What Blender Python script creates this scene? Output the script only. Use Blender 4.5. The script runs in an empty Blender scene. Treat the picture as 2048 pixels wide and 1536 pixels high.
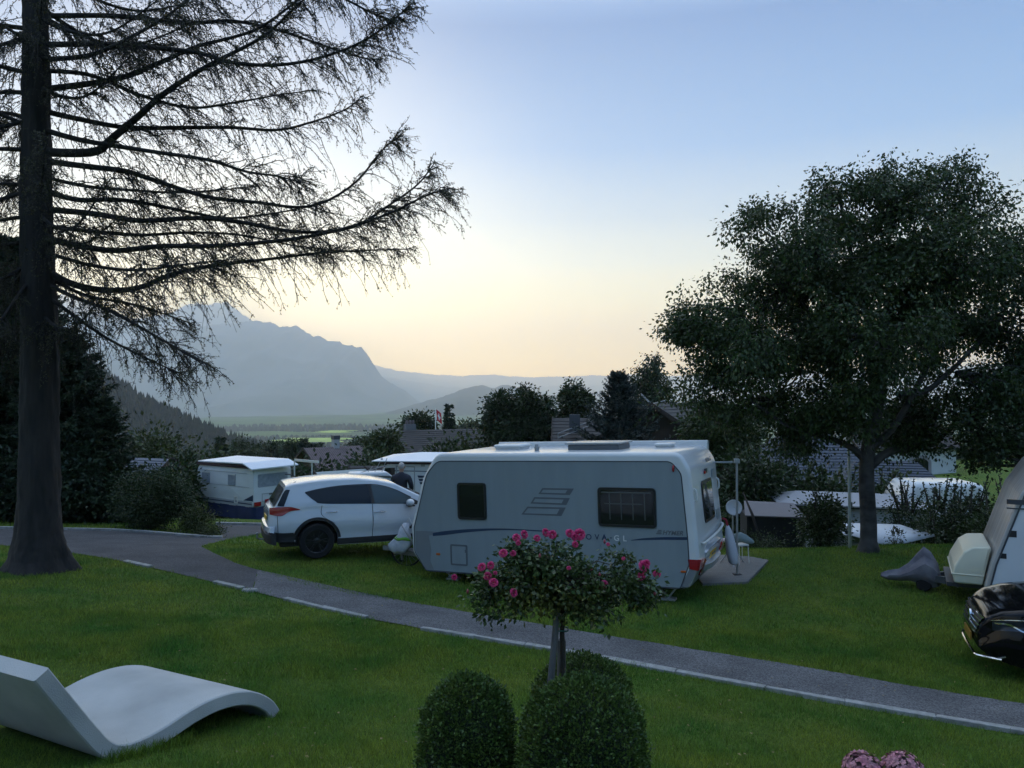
import bpy, bmesh, math, random
import numpy as np
from mathutils import Vector, Matrix, noise as mnoise
R = math.radians
rng = np.random.default_rng(7)
random.seed(7)
C = bpy.context.scene.collection
SC = bpy.context.scene
# ------------------------------------------------------------------ camera, sky, sun, exposure
CAMZ = 3.5                      # eye height; the lawn under the caravan lies at z = 0
F = 1560.0                      # focal length in pixels of the 2048 px wide photograph
PITCH = math.atan2(22, F)
cam = bpy.data.objects.new('camera', bpy.data.cameras.new('camera')); C.objects.link(cam)
cam.location = (0, 0, CAMZ); cam.rotation_euler = (R(90) + PITCH, 0, 0)
cam.data.sensor_width = 36; cam.data.lens = 36 * F / 2048
cam.data.clip_start = 0.05; cam.data.clip_end = 120000
SC.camera = cam
SUN_EL, SUN_AZ = R(5.3), R(-20.8)     # azimuth from +Y towards +X
world = bpy.data.worlds.new('World'); SC.world = world; world.use_nodes = True
nt = world.node_tree; nt.nodes.clear()
wo = nt.nodes.new('ShaderNodeOutputWorld'); bg = nt.nodes.new('ShaderNodeBackground')
sky = nt.nodes.new('ShaderNodeTexSky'); sky.sky_type = 'NISHITA'; sky.sun_disc = False
sky.sun_elevation = SUN_EL; sky.sun_rotation = SUN_AZ; sky.altitude = 900
sky.air_density = 1.0; sky.dust_density = 0.8; sky.ozone_density = 1.6
bg.inputs['Strength'].default_value = 0.10
# the evening sky: the Nishita sky, evened out by a ramp over elevation (orange at the horizon, blue above, brightness added overhead out of view to light the ground),
# dimmer and tinted bluer in the unseen east, with the glow round the place where the sun has gone down
def wn(t, **k):
    n_ = nt.nodes.new(t)
    for a_, b_ in k.items(): setattr(n_, a_, b_)
    return n_
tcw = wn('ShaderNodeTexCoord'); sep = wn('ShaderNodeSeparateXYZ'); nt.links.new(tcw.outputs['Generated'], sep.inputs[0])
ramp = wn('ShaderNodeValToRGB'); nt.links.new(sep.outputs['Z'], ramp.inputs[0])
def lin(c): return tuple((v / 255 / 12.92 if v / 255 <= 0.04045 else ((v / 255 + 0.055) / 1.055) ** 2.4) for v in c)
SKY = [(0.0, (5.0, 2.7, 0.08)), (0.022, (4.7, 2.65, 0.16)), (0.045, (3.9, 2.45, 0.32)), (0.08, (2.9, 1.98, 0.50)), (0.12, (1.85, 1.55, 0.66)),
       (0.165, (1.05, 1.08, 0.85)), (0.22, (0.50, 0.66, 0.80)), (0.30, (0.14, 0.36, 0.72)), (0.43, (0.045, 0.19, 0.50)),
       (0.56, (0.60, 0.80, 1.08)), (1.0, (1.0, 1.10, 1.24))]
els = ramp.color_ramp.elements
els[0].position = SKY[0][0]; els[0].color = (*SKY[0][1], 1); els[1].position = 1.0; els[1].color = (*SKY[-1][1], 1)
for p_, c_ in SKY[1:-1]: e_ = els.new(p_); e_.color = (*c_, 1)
def dotdir(v):
    d_ = wn('ShaderNodeVectorMath', operation='DOT_PRODUCT'); nt.links.new(tcw.outputs['Generated'], d_.inputs[0]); d_.inputs[1].default_value = v; return d_.outputs['Value']
def mrange(src, a0, a1, b0, b1):
    m_ = wn('ShaderNodeMapRange', interpolation_type='SMOOTHSTEP'); nt.links.new(src, m_.inputs[0])
    for i_, v_ in enumerate((a0, a1, b0, b1)): m_.inputs[i_ + 1].default_value = v_
    return m_.outputs[0]
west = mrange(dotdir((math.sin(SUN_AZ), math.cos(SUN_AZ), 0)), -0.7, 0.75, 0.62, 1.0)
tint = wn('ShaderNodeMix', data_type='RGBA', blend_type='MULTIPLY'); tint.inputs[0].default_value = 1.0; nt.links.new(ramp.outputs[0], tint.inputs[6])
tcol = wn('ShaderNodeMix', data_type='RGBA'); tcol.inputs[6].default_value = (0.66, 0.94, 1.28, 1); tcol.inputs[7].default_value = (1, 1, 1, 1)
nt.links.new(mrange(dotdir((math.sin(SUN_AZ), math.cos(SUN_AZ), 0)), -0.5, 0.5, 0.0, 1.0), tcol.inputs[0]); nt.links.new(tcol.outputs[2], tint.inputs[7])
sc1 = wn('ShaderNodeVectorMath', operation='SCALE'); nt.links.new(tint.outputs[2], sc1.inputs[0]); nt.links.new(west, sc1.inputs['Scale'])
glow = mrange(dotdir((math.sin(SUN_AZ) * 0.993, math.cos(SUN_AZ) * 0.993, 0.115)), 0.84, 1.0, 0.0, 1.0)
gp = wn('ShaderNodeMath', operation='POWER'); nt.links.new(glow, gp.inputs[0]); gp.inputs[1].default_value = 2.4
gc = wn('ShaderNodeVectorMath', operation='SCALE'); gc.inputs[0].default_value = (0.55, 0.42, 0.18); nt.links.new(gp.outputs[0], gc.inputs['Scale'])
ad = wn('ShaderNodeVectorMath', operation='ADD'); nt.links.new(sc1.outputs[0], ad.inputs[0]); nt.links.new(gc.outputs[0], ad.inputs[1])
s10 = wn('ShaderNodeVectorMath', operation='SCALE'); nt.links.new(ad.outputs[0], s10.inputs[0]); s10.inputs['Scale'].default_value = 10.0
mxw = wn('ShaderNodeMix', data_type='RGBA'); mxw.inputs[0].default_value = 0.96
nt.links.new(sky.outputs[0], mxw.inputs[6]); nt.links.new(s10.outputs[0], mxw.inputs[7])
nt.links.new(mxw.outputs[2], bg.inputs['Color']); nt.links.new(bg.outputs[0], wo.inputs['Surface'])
sun = bpy.data.objects.new('sun', bpy.data.lights.new('sun', 'SUN')); C.objects.link(sun)
sun.data.energy = 2.2; sun.data.angle = R(0.5); sun.data.color = (1.0, 0.78, 0.5)
sv = Vector((math.sin(SUN_AZ) * math.cos(SUN_EL), math.cos(SUN_AZ) * math.cos(SUN_EL), math.sin(SUN_EL)))
sun.rotation_euler = sv.to_track_quat('Z', 'Y').to_euler()
SC.view_settings.view_transform = 'Standard'; SC.view_settings.look = 'None'
SC.view_settings.gamma = 1.0; SC.view_settings.use_curve_mapping = False
SC.view_settings.exposure = 0.38
SC.cycles.volume_bounces = 2; SC.cycles.max_bounces = 8; SC.cycles.transparent_max_bounces = 16
SC.cycles.volume_step_rate = 4.0
SC.cycles.use_denoising = True

# ------------------------------------------------------------------ projection helpers
CP, SP = math.cos(PITCH), math.sin(PITCH)
def ray(px, py):
    xr, yr = (px - 1024) / F, (768 - py) / F
    return np.array([xr, CP - yr * SP, SP + yr * CP])
def at(px, py, d):
    """the point on the line of sight of pixel (px, py) whose world Y is d"""
    r = ray(px, py); return Vector(r * (d / r[1])) + Vector((0, 0, CAMZ))
def hpx(py, d):
    return at(1024, py, d).z
def plane_hit(px, py, M, axis, val):
    """local coordinates, in the frame M, where the sight line meets the plane axis = val"""
    Mi = M.inverted(); o = Mi @ Vector((0, 0, CAMZ)); q = Mi.to_3x3() @ Vector(ray(px, py))
    t = (val - o[axis]) / q[axis]; return o + q * t

# ------------------------------------------------------------------ tagging
def tag(o, label=None, cat=None, group=None, kind=None):
    if label: o['label'] = label
    if cat: o['category'] = cat
    if group: o['group'] = group
    if kind: o['kind'] = kind
    return o
def thing(name, label, cat, loc=(0, 0, 0), rz=0.0, group=None, ry=0.0, rx=0.0):
    o = bpy.data.objects.new(name, None); C.objects.link(o)
    o.location = loc; o.rotation_euler = (rx, ry, rz); o.empty_display_size = 0.1
    return tag(o, label, cat, group)
def frame_of(o):
    return Matrix.Translation(o.location) @ o.rotation_euler.to_matrix().to_4x4()

# ------------------------------------------------------------------ materials
MATS = {}
def mat(name, col, rough=0.6, metal=0.0, noise=0.0, nscale=5.0, col2=None, bump=0.0, bscale=20.0, spec=0.5,
        coat=0.0, island=0.0, trans=0.0, alpha=1.0, stretch=None, emit=None, sheen=0.0):
    if name in MATS: return MATS[name]
    m = bpy.data.materials.new(name); m.use_nodes = True; MATS[name] = m
    n, l = m.node_tree.nodes, m.node_tree.links
    b = n['Principled BSDF']
    b.inputs['Base Color'].default_value = (*col, 1); b.inputs['Roughness'].default_value = rough
    b.inputs['Metallic'].default_value = metal; b.inputs['Specular IOR Level'].default_value = spec
    b.inputs['Coat Weight'].default_value = coat; b.inputs['Coat Roughness'].default_value = 0.05
    if trans: b.inputs['Transmission Weight'].default_value = trans
    if alpha < 1: b.inputs['Alpha'].default_value = alpha
    if emit: b.inputs['Emission Color'].default_value = (*emit[0], 1); b.inputs['Emission Strength'].default_value = emit[1]
    src = None
    tc = n.new('ShaderNodeTexCoord'); mp = n.new('ShaderNodeMapping'); l.new(tc.outputs['Object'], mp.inputs['Vector'])
    if stretch: mp.inputs['Scale'].default_value = stretch
    if noise > 0 or col2:
        t = n.new('ShaderNodeTexNoise'); t.inputs['Scale'].default_value = nscale; t.inputs['Detail'].default_value = 6
        l.new(mp.outputs[0], t.inputs['Vector'])
        mr = n.new('ShaderNodeMapRange'); mr.inputs[1].default_value = 0.3; mr.inputs[2].default_value = 0.7
        l.new(t.outputs[0], mr.inputs[0])
        mx = n.new('ShaderNodeMix'); mx.data_type = 'RGBA'; l.new(mr.outputs[0], mx.inputs[0])
        c2 = col2 if col2 else tuple(c * (1 - noise) for c in col)
        mx.inputs[6].default_value = (*col, 1); mx.inputs[7].default_value = (*c2, 1)
        src = mx.outputs[2]; l.new(src, b.inputs['Base Color'])
    if island > 0:
        g = n.new('ShaderNodeNewGeometry'); mr2 = n.new('ShaderNodeMapRange')
        mr2.inputs[3].default_value = 1 - island; mr2.inputs[4].default_value = 1 + island
        l.new(g.outputs['Random Per Island'], mr2.inputs[0])
        vm = n.new('ShaderNodeVectorMath'); vm.operation = 'SCALE'
        if src: l.new(src, vm.inputs[0])
        else: vm.inputs[0].default_value = col
        l.new(mr2.outputs[0], vm.inputs['Scale']); l.new(vm.outputs[0], b.inputs['Base Color'])
    if bump > 0:
        t2 = n.new('ShaderNodeTexNoise'); t2.inputs['Scale'].default_value = bscale; t2.inputs['Detail'].default_value = 8
        l.new(mp.outputs[0], t2.inputs['Vector'])
        bp = n.new('ShaderNodeBump'); bp.inputs['Strength'].default_value = bump; bp.inputs['Distance'].default_value = 0.02
        l.new(t2.outputs[0], bp.inputs['Height']); l.new(bp.outputs[0], b.inputs['Normal'])
    return m
def leafmat(name, col, col2, nscale=1.0, island=0.35, rough=0.45, tr=0.25):
    """leaf: glossy-ish diffuse with some light passing through"""
    m = mat(name, col, rough, col2=col2, nscale=nscale, island=island, spec=0.4)
    n, l = m.node_tree.nodes, m.node_tree.links
    if len([x for x in n if x.type == 'MIX_SHADER']): return m
    b = n['Principled BSDF']; o = n['Material Output']
    t = n.new('ShaderNodeBsdfTranslucent'); mx = n.new('ShaderNodeMixShader'); mx.inputs[0].default_value = tr
    if b.inputs['Base Color'].is_linked: l.new(b.inputs['Base Color'].links[0].from_socket, t.inputs['Color'])
    else: t.inputs['Color'].default_value = (*col, 1)
    l.new(b.outputs[0], mx.inputs[1]); l.new(t.outputs[0], mx.inputs[2]); l.new(mx.outputs[0], o.inputs['Surface'])
    return m

# ------------------------------------------------------------------ mesh helpers
class MB:
    """collects shapes; build() links them as one mesh object"""
    def __init__(s): s.v = []; s.f = []; s.m = []; s.n = 0
    def add(s, v, f, m=0):
        o = s.n; s.v.extend([tuple(p) for p in v]); s.n += len(v)
        s.f.extend([tuple(i + o for i in q) for q in f]); s.m.extend([m] * len(f)); return s
    def box(s, c, d, rz=0, m=0, taper=1.0):
        x, y, z = d[0] / 2, d[1] / 2, d[2] / 2; co, si = math.cos(rz), math.sin(rz); v = []
        for k in (-1, 1):
            t = taper if k > 0 else 1
            for a, b in ((-1, -1), (1, -1), (1, 1), (-1, 1)):
                X, Y = a * x * t, b * y * t
                v.append((c[0] + X * co - Y * si, c[1] + X * si + Y * co, c[2] + k * z))
        return s.add(v, [(0, 3, 2, 1), (4, 5, 6, 7), (0, 1, 5, 4), (1, 2, 6, 5), (2, 3, 7, 6), (3, 0, 4, 7)], m)
    def bar(s, a, b, w, h=None, m=0):
        a, b = Vector(a), Vector(b); h = h or w; d = (b - a).normalized()
        u = d.cross(Vector((0, 0, 1)));  u = Vector((1, 0, 0)) if u.length < 1e-4 else u.normalized(); t = u.cross(d)
        v = [p + u * i * w / 2 + t * j * h / 2 for p in (a, b) for i, j in ((-1, -1), (1, -1), (1, 1), (-1, 1))]
        return s.add(v, [(0, 3, 2, 1), (4, 5, 6, 7), (0, 1, 5, 4), (1, 2, 6, 5), (2, 3, 7, 6), (3, 0, 4, 7)], m)
    def tube(s, pts, r, n=8, m=0, cap=True):
        pts = [Vector(p) for p in pts]; K = len(pts)
        rs = [r] * K if not hasattr(r, '__len__') else list(r)
        v = []; f = []; u = None
        for i, p in enumerate(pts):
            d = (pts[min(i + 1, K - 1)] - pts[max(i - 1, 0)]).normalized()
            if u is None:
                u = d.orthogonal().normalized()
            else:
                u = (u - d * u.dot(d)); u = u.normalized() if u.length > 1e-6 else d.orthogonal().normalized()
            w = d.cross(u)
            for k in range(n):
                a = 2 * math.pi * k / n; v.append(p + (u * math.cos(a) + w * math.sin(a)) * rs[i])
        for i in range(K - 1):
            for k in range(n):
                k2 = (k + 1) % n; f.append((i * n + k, i * n + k2, (i + 1) * n + k2, (i + 1) * n + k))
        if cap: f.append(tuple(range(n - 1, -1, -1))); f.append(tuple((K - 1) * n + k for k in range(n)))
        return s.add(v, f, m)
    def lathe(s, prof, c=(0, 0, 0), axis='z', n=24, m=0, cap=True):
        v = []; f = []
        for r, z in prof:
            for k in range(n):
                a = 2 * math.pi * k / n; x, y = r * math.cos(a), r * math.sin(a)
                p = (x, y, z) if axis == 'z' else ((x, z, y) if axis == 'y' else (z, x, y))
                v.append((c[0] + p[0], c[1] + p[1], c[2] + p[2]))
        for i in range(len(prof) - 1):
            for k in range(n):
                k2 = (k + 1) % n; f.append((i * n + k, i * n + k2, (i + 1) * n + k2, (i + 1) * n + k))
        if cap: f.append(tuple(range(n - 1, -1, -1))); f.append(tuple((len(prof) - 1) * n + k for k in range(n)))
        return s.add(v, f, m)
    def loft(s, loops, m=0, cap=True, closed=True):
        v = []; f = []; n = len(loops[0])
        for L in loops: v.extend(L)
        for i in range(len(loops) - 1):
            for k in range(n if closed else n - 1):
                k2 = (k + 1) % n; f.append((i * n + k, i * n + k2, (i + 1) * n + k2, (i + 1) * n + k))
        if cap and closed: f.append(tuple(range(n - 1, -1, -1))); f.append(tuple((len(loops) - 1) * n + k for k in range(n)))
        return s.add(v, f, m)
    def prism(s, poly, a, b, plane='xz', m=0):
        """polygon in a plane, swept from a to b along the third axis"""
        def P(p, t): return (p[0], t, p[1]) if plane == 'xz' else ((p[0], p[1], t) if plane == 'xy' else (t, p[0], p[1]))
        n = len(poly); v = [P(p, a) for p in poly] + [P(p, b) for p in poly]
        f = [tuple(range(n)), tuple(range(2 * n - 1, n - 1, -1))] + [(i, (i + 1) % n, n + (i + 1) % n, n + i) for i in range(n)]
        return s.add(v, f, m)
    def sphere(s, c, r, n=10, m=0):
        r = (r, r, r) if not hasattr(r, '__len__') else r
        v = []; f = []
        for i in range(n + 1):
            t = math.pi * i / n
            for k in range(2 * n):
                a = math.pi * k / n
                v.append((c[0] + r[0] * math.sin(t) * math.cos(a), c[1] + r[1] * math.sin(t) * math.sin(a), c[2] + r[2] * math.cos(t)))
        for i in range(n):
            for k in range(2 * n):
                k2 = (k + 1) % (2 * n); f.append((i * 2 * n + k, (i + 1) * 2 * n + k, (i + 1) * 2 * n + k2, i * 2 * n + k2))
        return s.add(v, f, m)
    def build(s, name, ms, parent=None, smooth=False, bevel=0.0, label=None, fix=True, sub=0, auto=None):
        me = bpy.data.meshes.new(name); me.from_pydata([tuple(p) for p in s.v], [], s.f)
        ms = ms if isinstance(ms, (list, tuple)) else [ms]
        for q in ms: me.materials.append(q)
        if len(ms) > 1: me.polygons.foreach_set('material_index', s.m)
        if fix:
            bm = bmesh.new(); bm.from_mesh(me)
            if smooth or auto: bmesh.ops.remove_doubles(bm, verts=bm.verts, dist=1e-5)
            bmesh.ops.recalc_face_normals(bm, faces=bm.faces); bm.to_mesh(me); bm.free()
        if smooth or auto: me.polygons.foreach_set('use_smooth', [True] * len(me.polygons))
        me.update()
        o = bpy.data.objects.new(name, me); C.objects.link(o)
        if auto:
            bm = bmesh.new(); bm.from_mesh(me)
            for e in bm.edges:
                if len(e.link_faces) == 2 and e.calc_face_angle(0) > R(auto): e.smooth = False
            bm.to_mesh(me); bm.free()
        if parent: o.parent = parent
        if bevel:
            b = o.modifiers.new('bevel', 'BEVEL'); b.width = bevel; b.segments = 2; b.limit_method = 'ANGLE'; b.angle_limit = R(35)
        if sub:
            b = o.modifiers.new('sub', 'SUBSURF'); b.levels = sub; b.render_levels = sub
        if label: o['label'] = label
        return o
def np_mesh(name, V, Fc, ms, parent=None, smooth=False, mi=None):
    """fast mesh from arrays; Fc is (n, 3) or (n, 4)"""
    V = np.asarray(V, np.float32); Fc = np.asarray(Fc, np.int32); k = Fc.shape[1]
    me = bpy.data.meshes.new(name); me.vertices.add(len(V)); me.vertices.foreach_set('co', V.ravel())
    me.loops.add(Fc.size); me.loops.foreach_set('vertex_index', Fc.ravel())
    me.polygons.add(len(Fc)); me.polygons.foreach_set('loop_start', np.arange(0, Fc.size, k, dtype=np.int32))
    me.polygons.foreach_set('loop_total', np.full(len(Fc), k, np.int32))
    if smooth: me.polygons.foreach_set('use_smooth', np.ones(len(Fc), bool))
    ms = ms if isinstance(ms, (list, tuple)) else [ms]
    for q in ms: me.materials.append(q)
    if mi is not None: me.polygons.foreach_set('material_index', np.asarray(mi, np.int32))
    me.update(calc_edges=True); me.validate()
    o = bpy.data.objects.new(name, me); C.objects.link(o)
    if parent: o.parent = parent
    return o
def text_mesh(txt, size, depth=0.004, shear=0.0, spacing=1.0, bold=0.0):
    cu = bpy.data.curves.new('lettering', 'FONT'); cu.body = txt; cu.size = size; cu.extrude = depth / 2
    cu.shear = shear; cu.space_character = spacing; cu.offset = bold
    o = bpy.data.objects.new('lettering_tmp', cu); C.objects.link(o)
    dg = bpy.context.evaluated_depsgraph_get(); me = bpy.data.meshes.new_from_object(o.evaluated_get(dg))
    bpy.data.objects.remove(o); bpy.data.curves.remove(cu); return me

# ------------------------------------------------------------------ terrain height (metres below the eye)
_cp = np.array([
 (-9, 2, 2.2), (-3, 2, 2.3), (0, 2, 2.3), (5, 2, 2.3), (9, 3, 2.5), (-9, 6, 2.6), (0, 4.5, 2.55), (2.5, 4.5, 2.6), (-2, 4.5, 2.5),
 (-2.33, 7.8, 3.18), (-3.25, 6.2, 2.88), (0, 7, 3.02), (3, 5.6, 2.9), (-6, 9, 3.0), (-9, 11, 3.0),
 (-6.8, 14.8, 3.30), (0.24, 10.3, 3.334), (5, 7.6, 3.30), (-3.2, 12.4, 3.354), (3, 8.7, 3.318),
 (3.1, 12.9, 3.50), (-1.7, 15, 3.57), (0, 13, 3.50), (-0.5, 17, 3.66), (-4.09, 16.4, 3.46), (-7, 17.5, 3.42),
 (-8.8, 14.5, 3.2), (-10.5, 16, 3.28), (-10.9, 22, 3.78), (-8, 21.5, 3.93), (-15, 17, 3.25), (-22, 22, 3.6),
 (-8.5, 27, 4.46), (-12, 36, 5.72), (-15, 26, 4.2), (-2.9, 20.5, 3.7), (-3, 25, 4.5),
 (7.5, 16.5, 3.28), (5, 17.5, 3.46), (9, 17.5, 3.36), (12, 16, 3.3), (10, 12, 3.4), (6.7, 12.2, 3.44), (6, 9.6, 3.42), (4.3, 15.4, 3.45), (9, 9, 3.3), (14, 10, 3.2),
 (5, 21, 4.7), (9, 21, 4.7), (13, 21, 4.6), (1, 22, 4.3), (6, 26, 5.55), (12, 26, 5.4), (20, 20, 4.4), (0, 28, 5.0), (5, 36, 6.5), (15, 36, 6.2), (30, 36, 5.6),
 (-22, 45, 7.2), (-3, 42, 7.1), (-40, 40, 6.5), (-3, 60, 10), (-22, 80, 15), (0, 100, 16), (14, 60, 7.4), (28, 70, 7.1), (45, 70, 5.5), (60, 120, 6.0), (30, 120, 10), (-40, 80, 14),
 (-30, 5, 2.0), (30, 5, 2.2), (0, -20, 2.0), (40, -20, 2.0), (-40, -20, 1.8)], float)
def _phi(r): return np.sqrt(r * r + 1.5)
_K = _phi(np.hypot(_cp[:, None, 0] - _cp[None, :, 0], _cp[:, None, 1] - _cp[None, :, 1])) + 0.0 * np.eye(len(_cp))
_P = np.c_[np.ones(len(_cp)), _cp[:, :2]]
_A = np.block([[_K, _P], [_P.T, np.zeros((3, 3))]]); _W = np.linalg.solve(_A, np.r_[_cp[:, 2], 0, 0, 0])
def _ss(a, b, x): t = np.clip((x - a) / (b - a), 0, 1); return t * t * (3 - 2 * t)
def ground(x, y):
    """terrain height z for arrays or floats"""
    x = np.asarray(x, float); y = np.asarray(y, float); sh = np.broadcast(x, y).shape
    X = np.broadcast_to(x, sh).ravel(); Y = np.broadcast_to(y, sh).ravel()
    h = np.empty(len(X))
    for i in range(0, len(X), 20000):
        a, b = X[i:i + 20000], Y[i:i + 20000]
        h[i:i + 20000] = _phi(np.hypot(a[:, None] - _cp[None, :, 0], b[:, None] - _cp[None, :, 1])) @ _W[:-3] + _W[-3] + _W[-2] * a + _W[-1] * b
    r = np.hypot(X, Y)
    far = 12 + (r - 80) * 0.16
    far = np.where(Y > 0, np.minimum(far, 153), 12 - (r - 80) * 0.05)
    far = np.where(Y > 0, 153 - 141 * np.exp(-np.maximum(r - 80, 0) / 500), far)
    # the right flank stays higher for the first few hundred metres
    flank = _ss(0.15, 0.5, X / np.maximum(Y, 1)) * (1 - _ss(150, 900, r)); far = far * (1 - 0.35 * flank)
    w = _ss(70, 160, r); h = h * (1 - w) + far * w
    z = CAMZ - h
    return z.reshape(sh) if sh else float(z[0])
def gz(x, y): return float(ground(float(x), float(y)))
def on_ground(px, py, d0=2.0, d1=160.0):
    """where the line of sight meets the terrain"""
    ds = np.geomspace(d0, d1, 900); r = ray(px, py); t = ds / r[1]
    z = CAMZ + r[2] * t; g = ground(r[0] * t, ds)
    i = int(np.argmax(z <= g)); i = i if z[i] <= g[i] else len(ds) - 1
    a, b = ds[max(i - 1, 0)], ds[i]
    for _ in range(20):
        m = (a + b) / 2; tt = m / r[1]
        if CAMZ + r[2] * tt <= gz(r[0] * tt, m): b = m
        else: a = m
    tt = b / r[1]; return Vector((r[0] * tt, b, gz(r[0] * tt, b)))
def sit(px, d):
    """ground point at image column px and distance d"""
    x = (px - 1024) / F * d; return Vector((x, d, gz(x, d)))
def resample(pts, step):
    pts = [Vector(p) for p in pts]; out = [pts[0]]
    for a, b in zip(pts[:-1], pts[1:]):
        k = max(1, int(math.ceil((b - a).length / step)))
        for i in range(1, k + 1): out.append(a.lerp(b, i / k))
    return out
def catmull(pts, n):
    P = [np.array(p, float) for p in pts]; P = [2 * P[0] - P[1]] + P + [2 * P[-1] - P[-2]]; out = []
    S = len(P) - 3
    for j in range(n):
        t = j / (n - 1) * S; i = min(int(t), S - 1); t -= i
        a, b, c, d = P[i:i + 4]
        out.append(0.5 * ((2 * b) + (c - a) * t + (2 * a - 5 * b + 4 * c - d) * t * t + (3 * b - a - 3 * c + d) * t ** 3))
    return np.array(out)
# ------------------------------------------------------------------ ground sheet
def grass_mat(name, base, base2, dirt):
    m = mat(name, base, 0.9, col2=base2, nscale=0.55, spec=0.15)
    n, l = m.node_tree.nodes, m.node_tree.links; b = n['Principled BSDF']
    src = b.inputs['Base Color'].links[0].from_socket
    tc = n.new('ShaderNodeTexCoord')
    def layer(src, scale, c, lo, hi, amt, detail=4):
        t = n.new('ShaderNodeTexNoise'); t.inputs['Scale'].default_value = scale; t.inputs['Detail'].default_value = detail
        l.new(tc.outputs['Object'], t.inputs['Vector'])
        r = n.new('ShaderNodeMapRange'); r.inputs[1].default_value = lo; r.inputs[2].default_value = hi; r.inputs[4].default_value = amt
        l.new(t.outputs[0], r.inputs[0]); x = n.new('ShaderNodeMix'); x.data_type = 'RGBA'
        l.new(r.outputs[0], x.inputs[0]); l.new(src, x.inputs[6]); x.inputs[7].default_value = (*c, 1); return x.outputs[2]
    src = layer(src, 9, tuple(c * 0.45 for c in base), 0.45, 0.75, 0.7)
    src = layer(src, 60, tuple(c * 0.4 for c in base), 0.45, 0.65, 0.8)
    src = layer(src, 1.7, dirt, 0.62, 0.75, 0.5)
    l.new(src, b.inputs['Base Color'])
    t = n.new('ShaderNodeTexNoise'); t.inputs['Scale'].default_value = 90; t.inputs['Detail'].default_value = 5
    l.new(tc.outputs['Object'], t.inputs['Vector'])
    bp = n.new('ShaderNodeBump'); bp.inputs['Strength'].default_value = 0.9; bp.inputs['Distance'].default_value = 0.03
    l.new(t.outputs[0], bp.inputs['Height']); l.new(bp.outputs[0], b.inputs['Normal'])
    return m
M_LAWN = grass_mat('lawn_turf', (0.070, 0.145, 0.018), (0.140, 0.180, 0.028), (0.150, 0.140, 0.045))
rr = np.concatenate([np.linspace(0.6, 3, 14), np.geomspace(3.1, 220, 300), np.geomspace(225, 19500, 110)])
aa = np.concatenate([np.linspace(-50, 50, 260), np.linspace(52, 308, 90)]); aa = np.radians(aa)
RRg, AAg = np.meshgrid(rr, aa, indexing='ij')
GX, GY = RRg * np.sin(AAg), RRg * np.cos(AAg)
GZ = ground(GX.ravel(), GY.ravel()).reshape(GX.shape)
# gentle rolling of the valley floor
und = np.array([mnoise.fractal(Vector((x / 900, y / 900, 0.3)), 1.0, 2.0, 4) for x, y in zip(GX[RRg > 300], GY[RRg > 300])])
GZ[RRg > 300] += und * 14 * _ss(300, 1500, RRg[RRg > 300])
na, nr = len(aa), len(rr)
V = np.c_[GX.ravel(), GY.ravel(), GZ.ravel()]
idx = np.arange(nr * na).reshape(nr, na)
i0 = idx[:-1, :]; i1 = idx[1:, :]
Fg = np.stack([i0, np.roll(i0, -1, 1), np.roll(i1, -1, 1), i1], -1).reshape(-1, 4)[:, ::-1]
V = np.vstack([V, [[0, 0, gz(0, 0)]]])
M_VALLEY = mat('valley_fields', (0.13, 0.20, 0.040), 0.95, col2=(0.020, 0.042, 0.018), nscale=0.005, spec=0.1)
rf = RRg[:-1, :].ravel()
gobj = np_mesh('ground', V, Fg, [M_LAWN, M_VALLEY], smooth=True, mi=(rf > 140).astype(int))
cap = MB(); ring = [tuple(V[i]) for i in range(na)]; cap.add(ring + [tuple(V[-1])], [(i, (i + 1) % na, na) for i in range(na)])
bm = bmesh.new(); bm.from_mesh(gobj.data); bmesh.ops.recalc_face_normals(bm, faces=bm.faces)
bm.verts.ensure_lookup_table()
for i in range(na):
    try: bm.faces.new((bm.verts[len(V) - 1], bm.verts[i], bm.verts[(i + 1) % na]))
    except Exception: pass
bmesh.ops.recalc_face_normals(bm, faces=bm.faces)
up = sum(f.normal.z for f in bm.faces)
if up < 0: bmesh.ops.reverse_faces(bm, faces=bm.faces)
bm.to_mesh(gobj.data); bm.free()
tag(gobj, kind='structure')

# ------------------------------------------------------------------ mountains
def mountain(name, pix, D, front, back, m, rough, nu=220, floor=-150.0, nv=36, jag=0.0, seed=0.0, concave=1.4):
    """a real ridge: crest at distance D, long slopes to both sides; pix = crest outline"""
    pxs = [p[0] for p in pix]; xs = np.linspace(pxs[0], pxs[-1], nu)
    pys = np.interp(xs, pxs, [p[1] for p in pix]); V = []
    Ds = np.interp(xs, pxs, [p[2] if len(p) > 2 else D for p in pix])
    ts = np.concatenate([np.linspace(-1, 0, nv), np.linspace(0, 1, nv // 2)[1:]])
    for x, y, d in zip(xs, pys, Ds):
        p = at(x, y, d); top = p.z + jag * mnoise.fractal(Vector((x * 0.06, seed, 1)), 0.6, 2.1, 5)
        for t in ts:
            run = front if t < 0 else back; yy = p.y + t * run; a = 1 - abs(t)
            z = floor - 30 + (top - floor + 30) * (a ** concave)
            nz = mnoise.fractal(Vector((p.x / rough, yy / rough, seed)), 0.75, 2.1, 6)
            nz2 = abs(mnoise.fractal(Vector((p.x / rough * 2.2, yy / rough * 0.6, seed + 5)), 0.9, 2.0, 4))
            amp = (top - floor) * min(1.0, abs(t) * 5) * (0.22 if t < 0 else 0.1)
            V.append((p.x, yy, z + amp * (nz * 0.6 - nz2 * 0.8 + 0.1)))
    k = len(ts); I = np.arange(nu * k).reshape(nu, k)
    Fm = np.stack([I[:-1, :-1], I[1:, :-1], I[1:, 1:], I[:-1, 1:]], -1).reshape(-1, 4)
    o = np_mesh(name, V, Fm, m, smooth=True)
    return tag(o, kind='structure')
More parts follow.
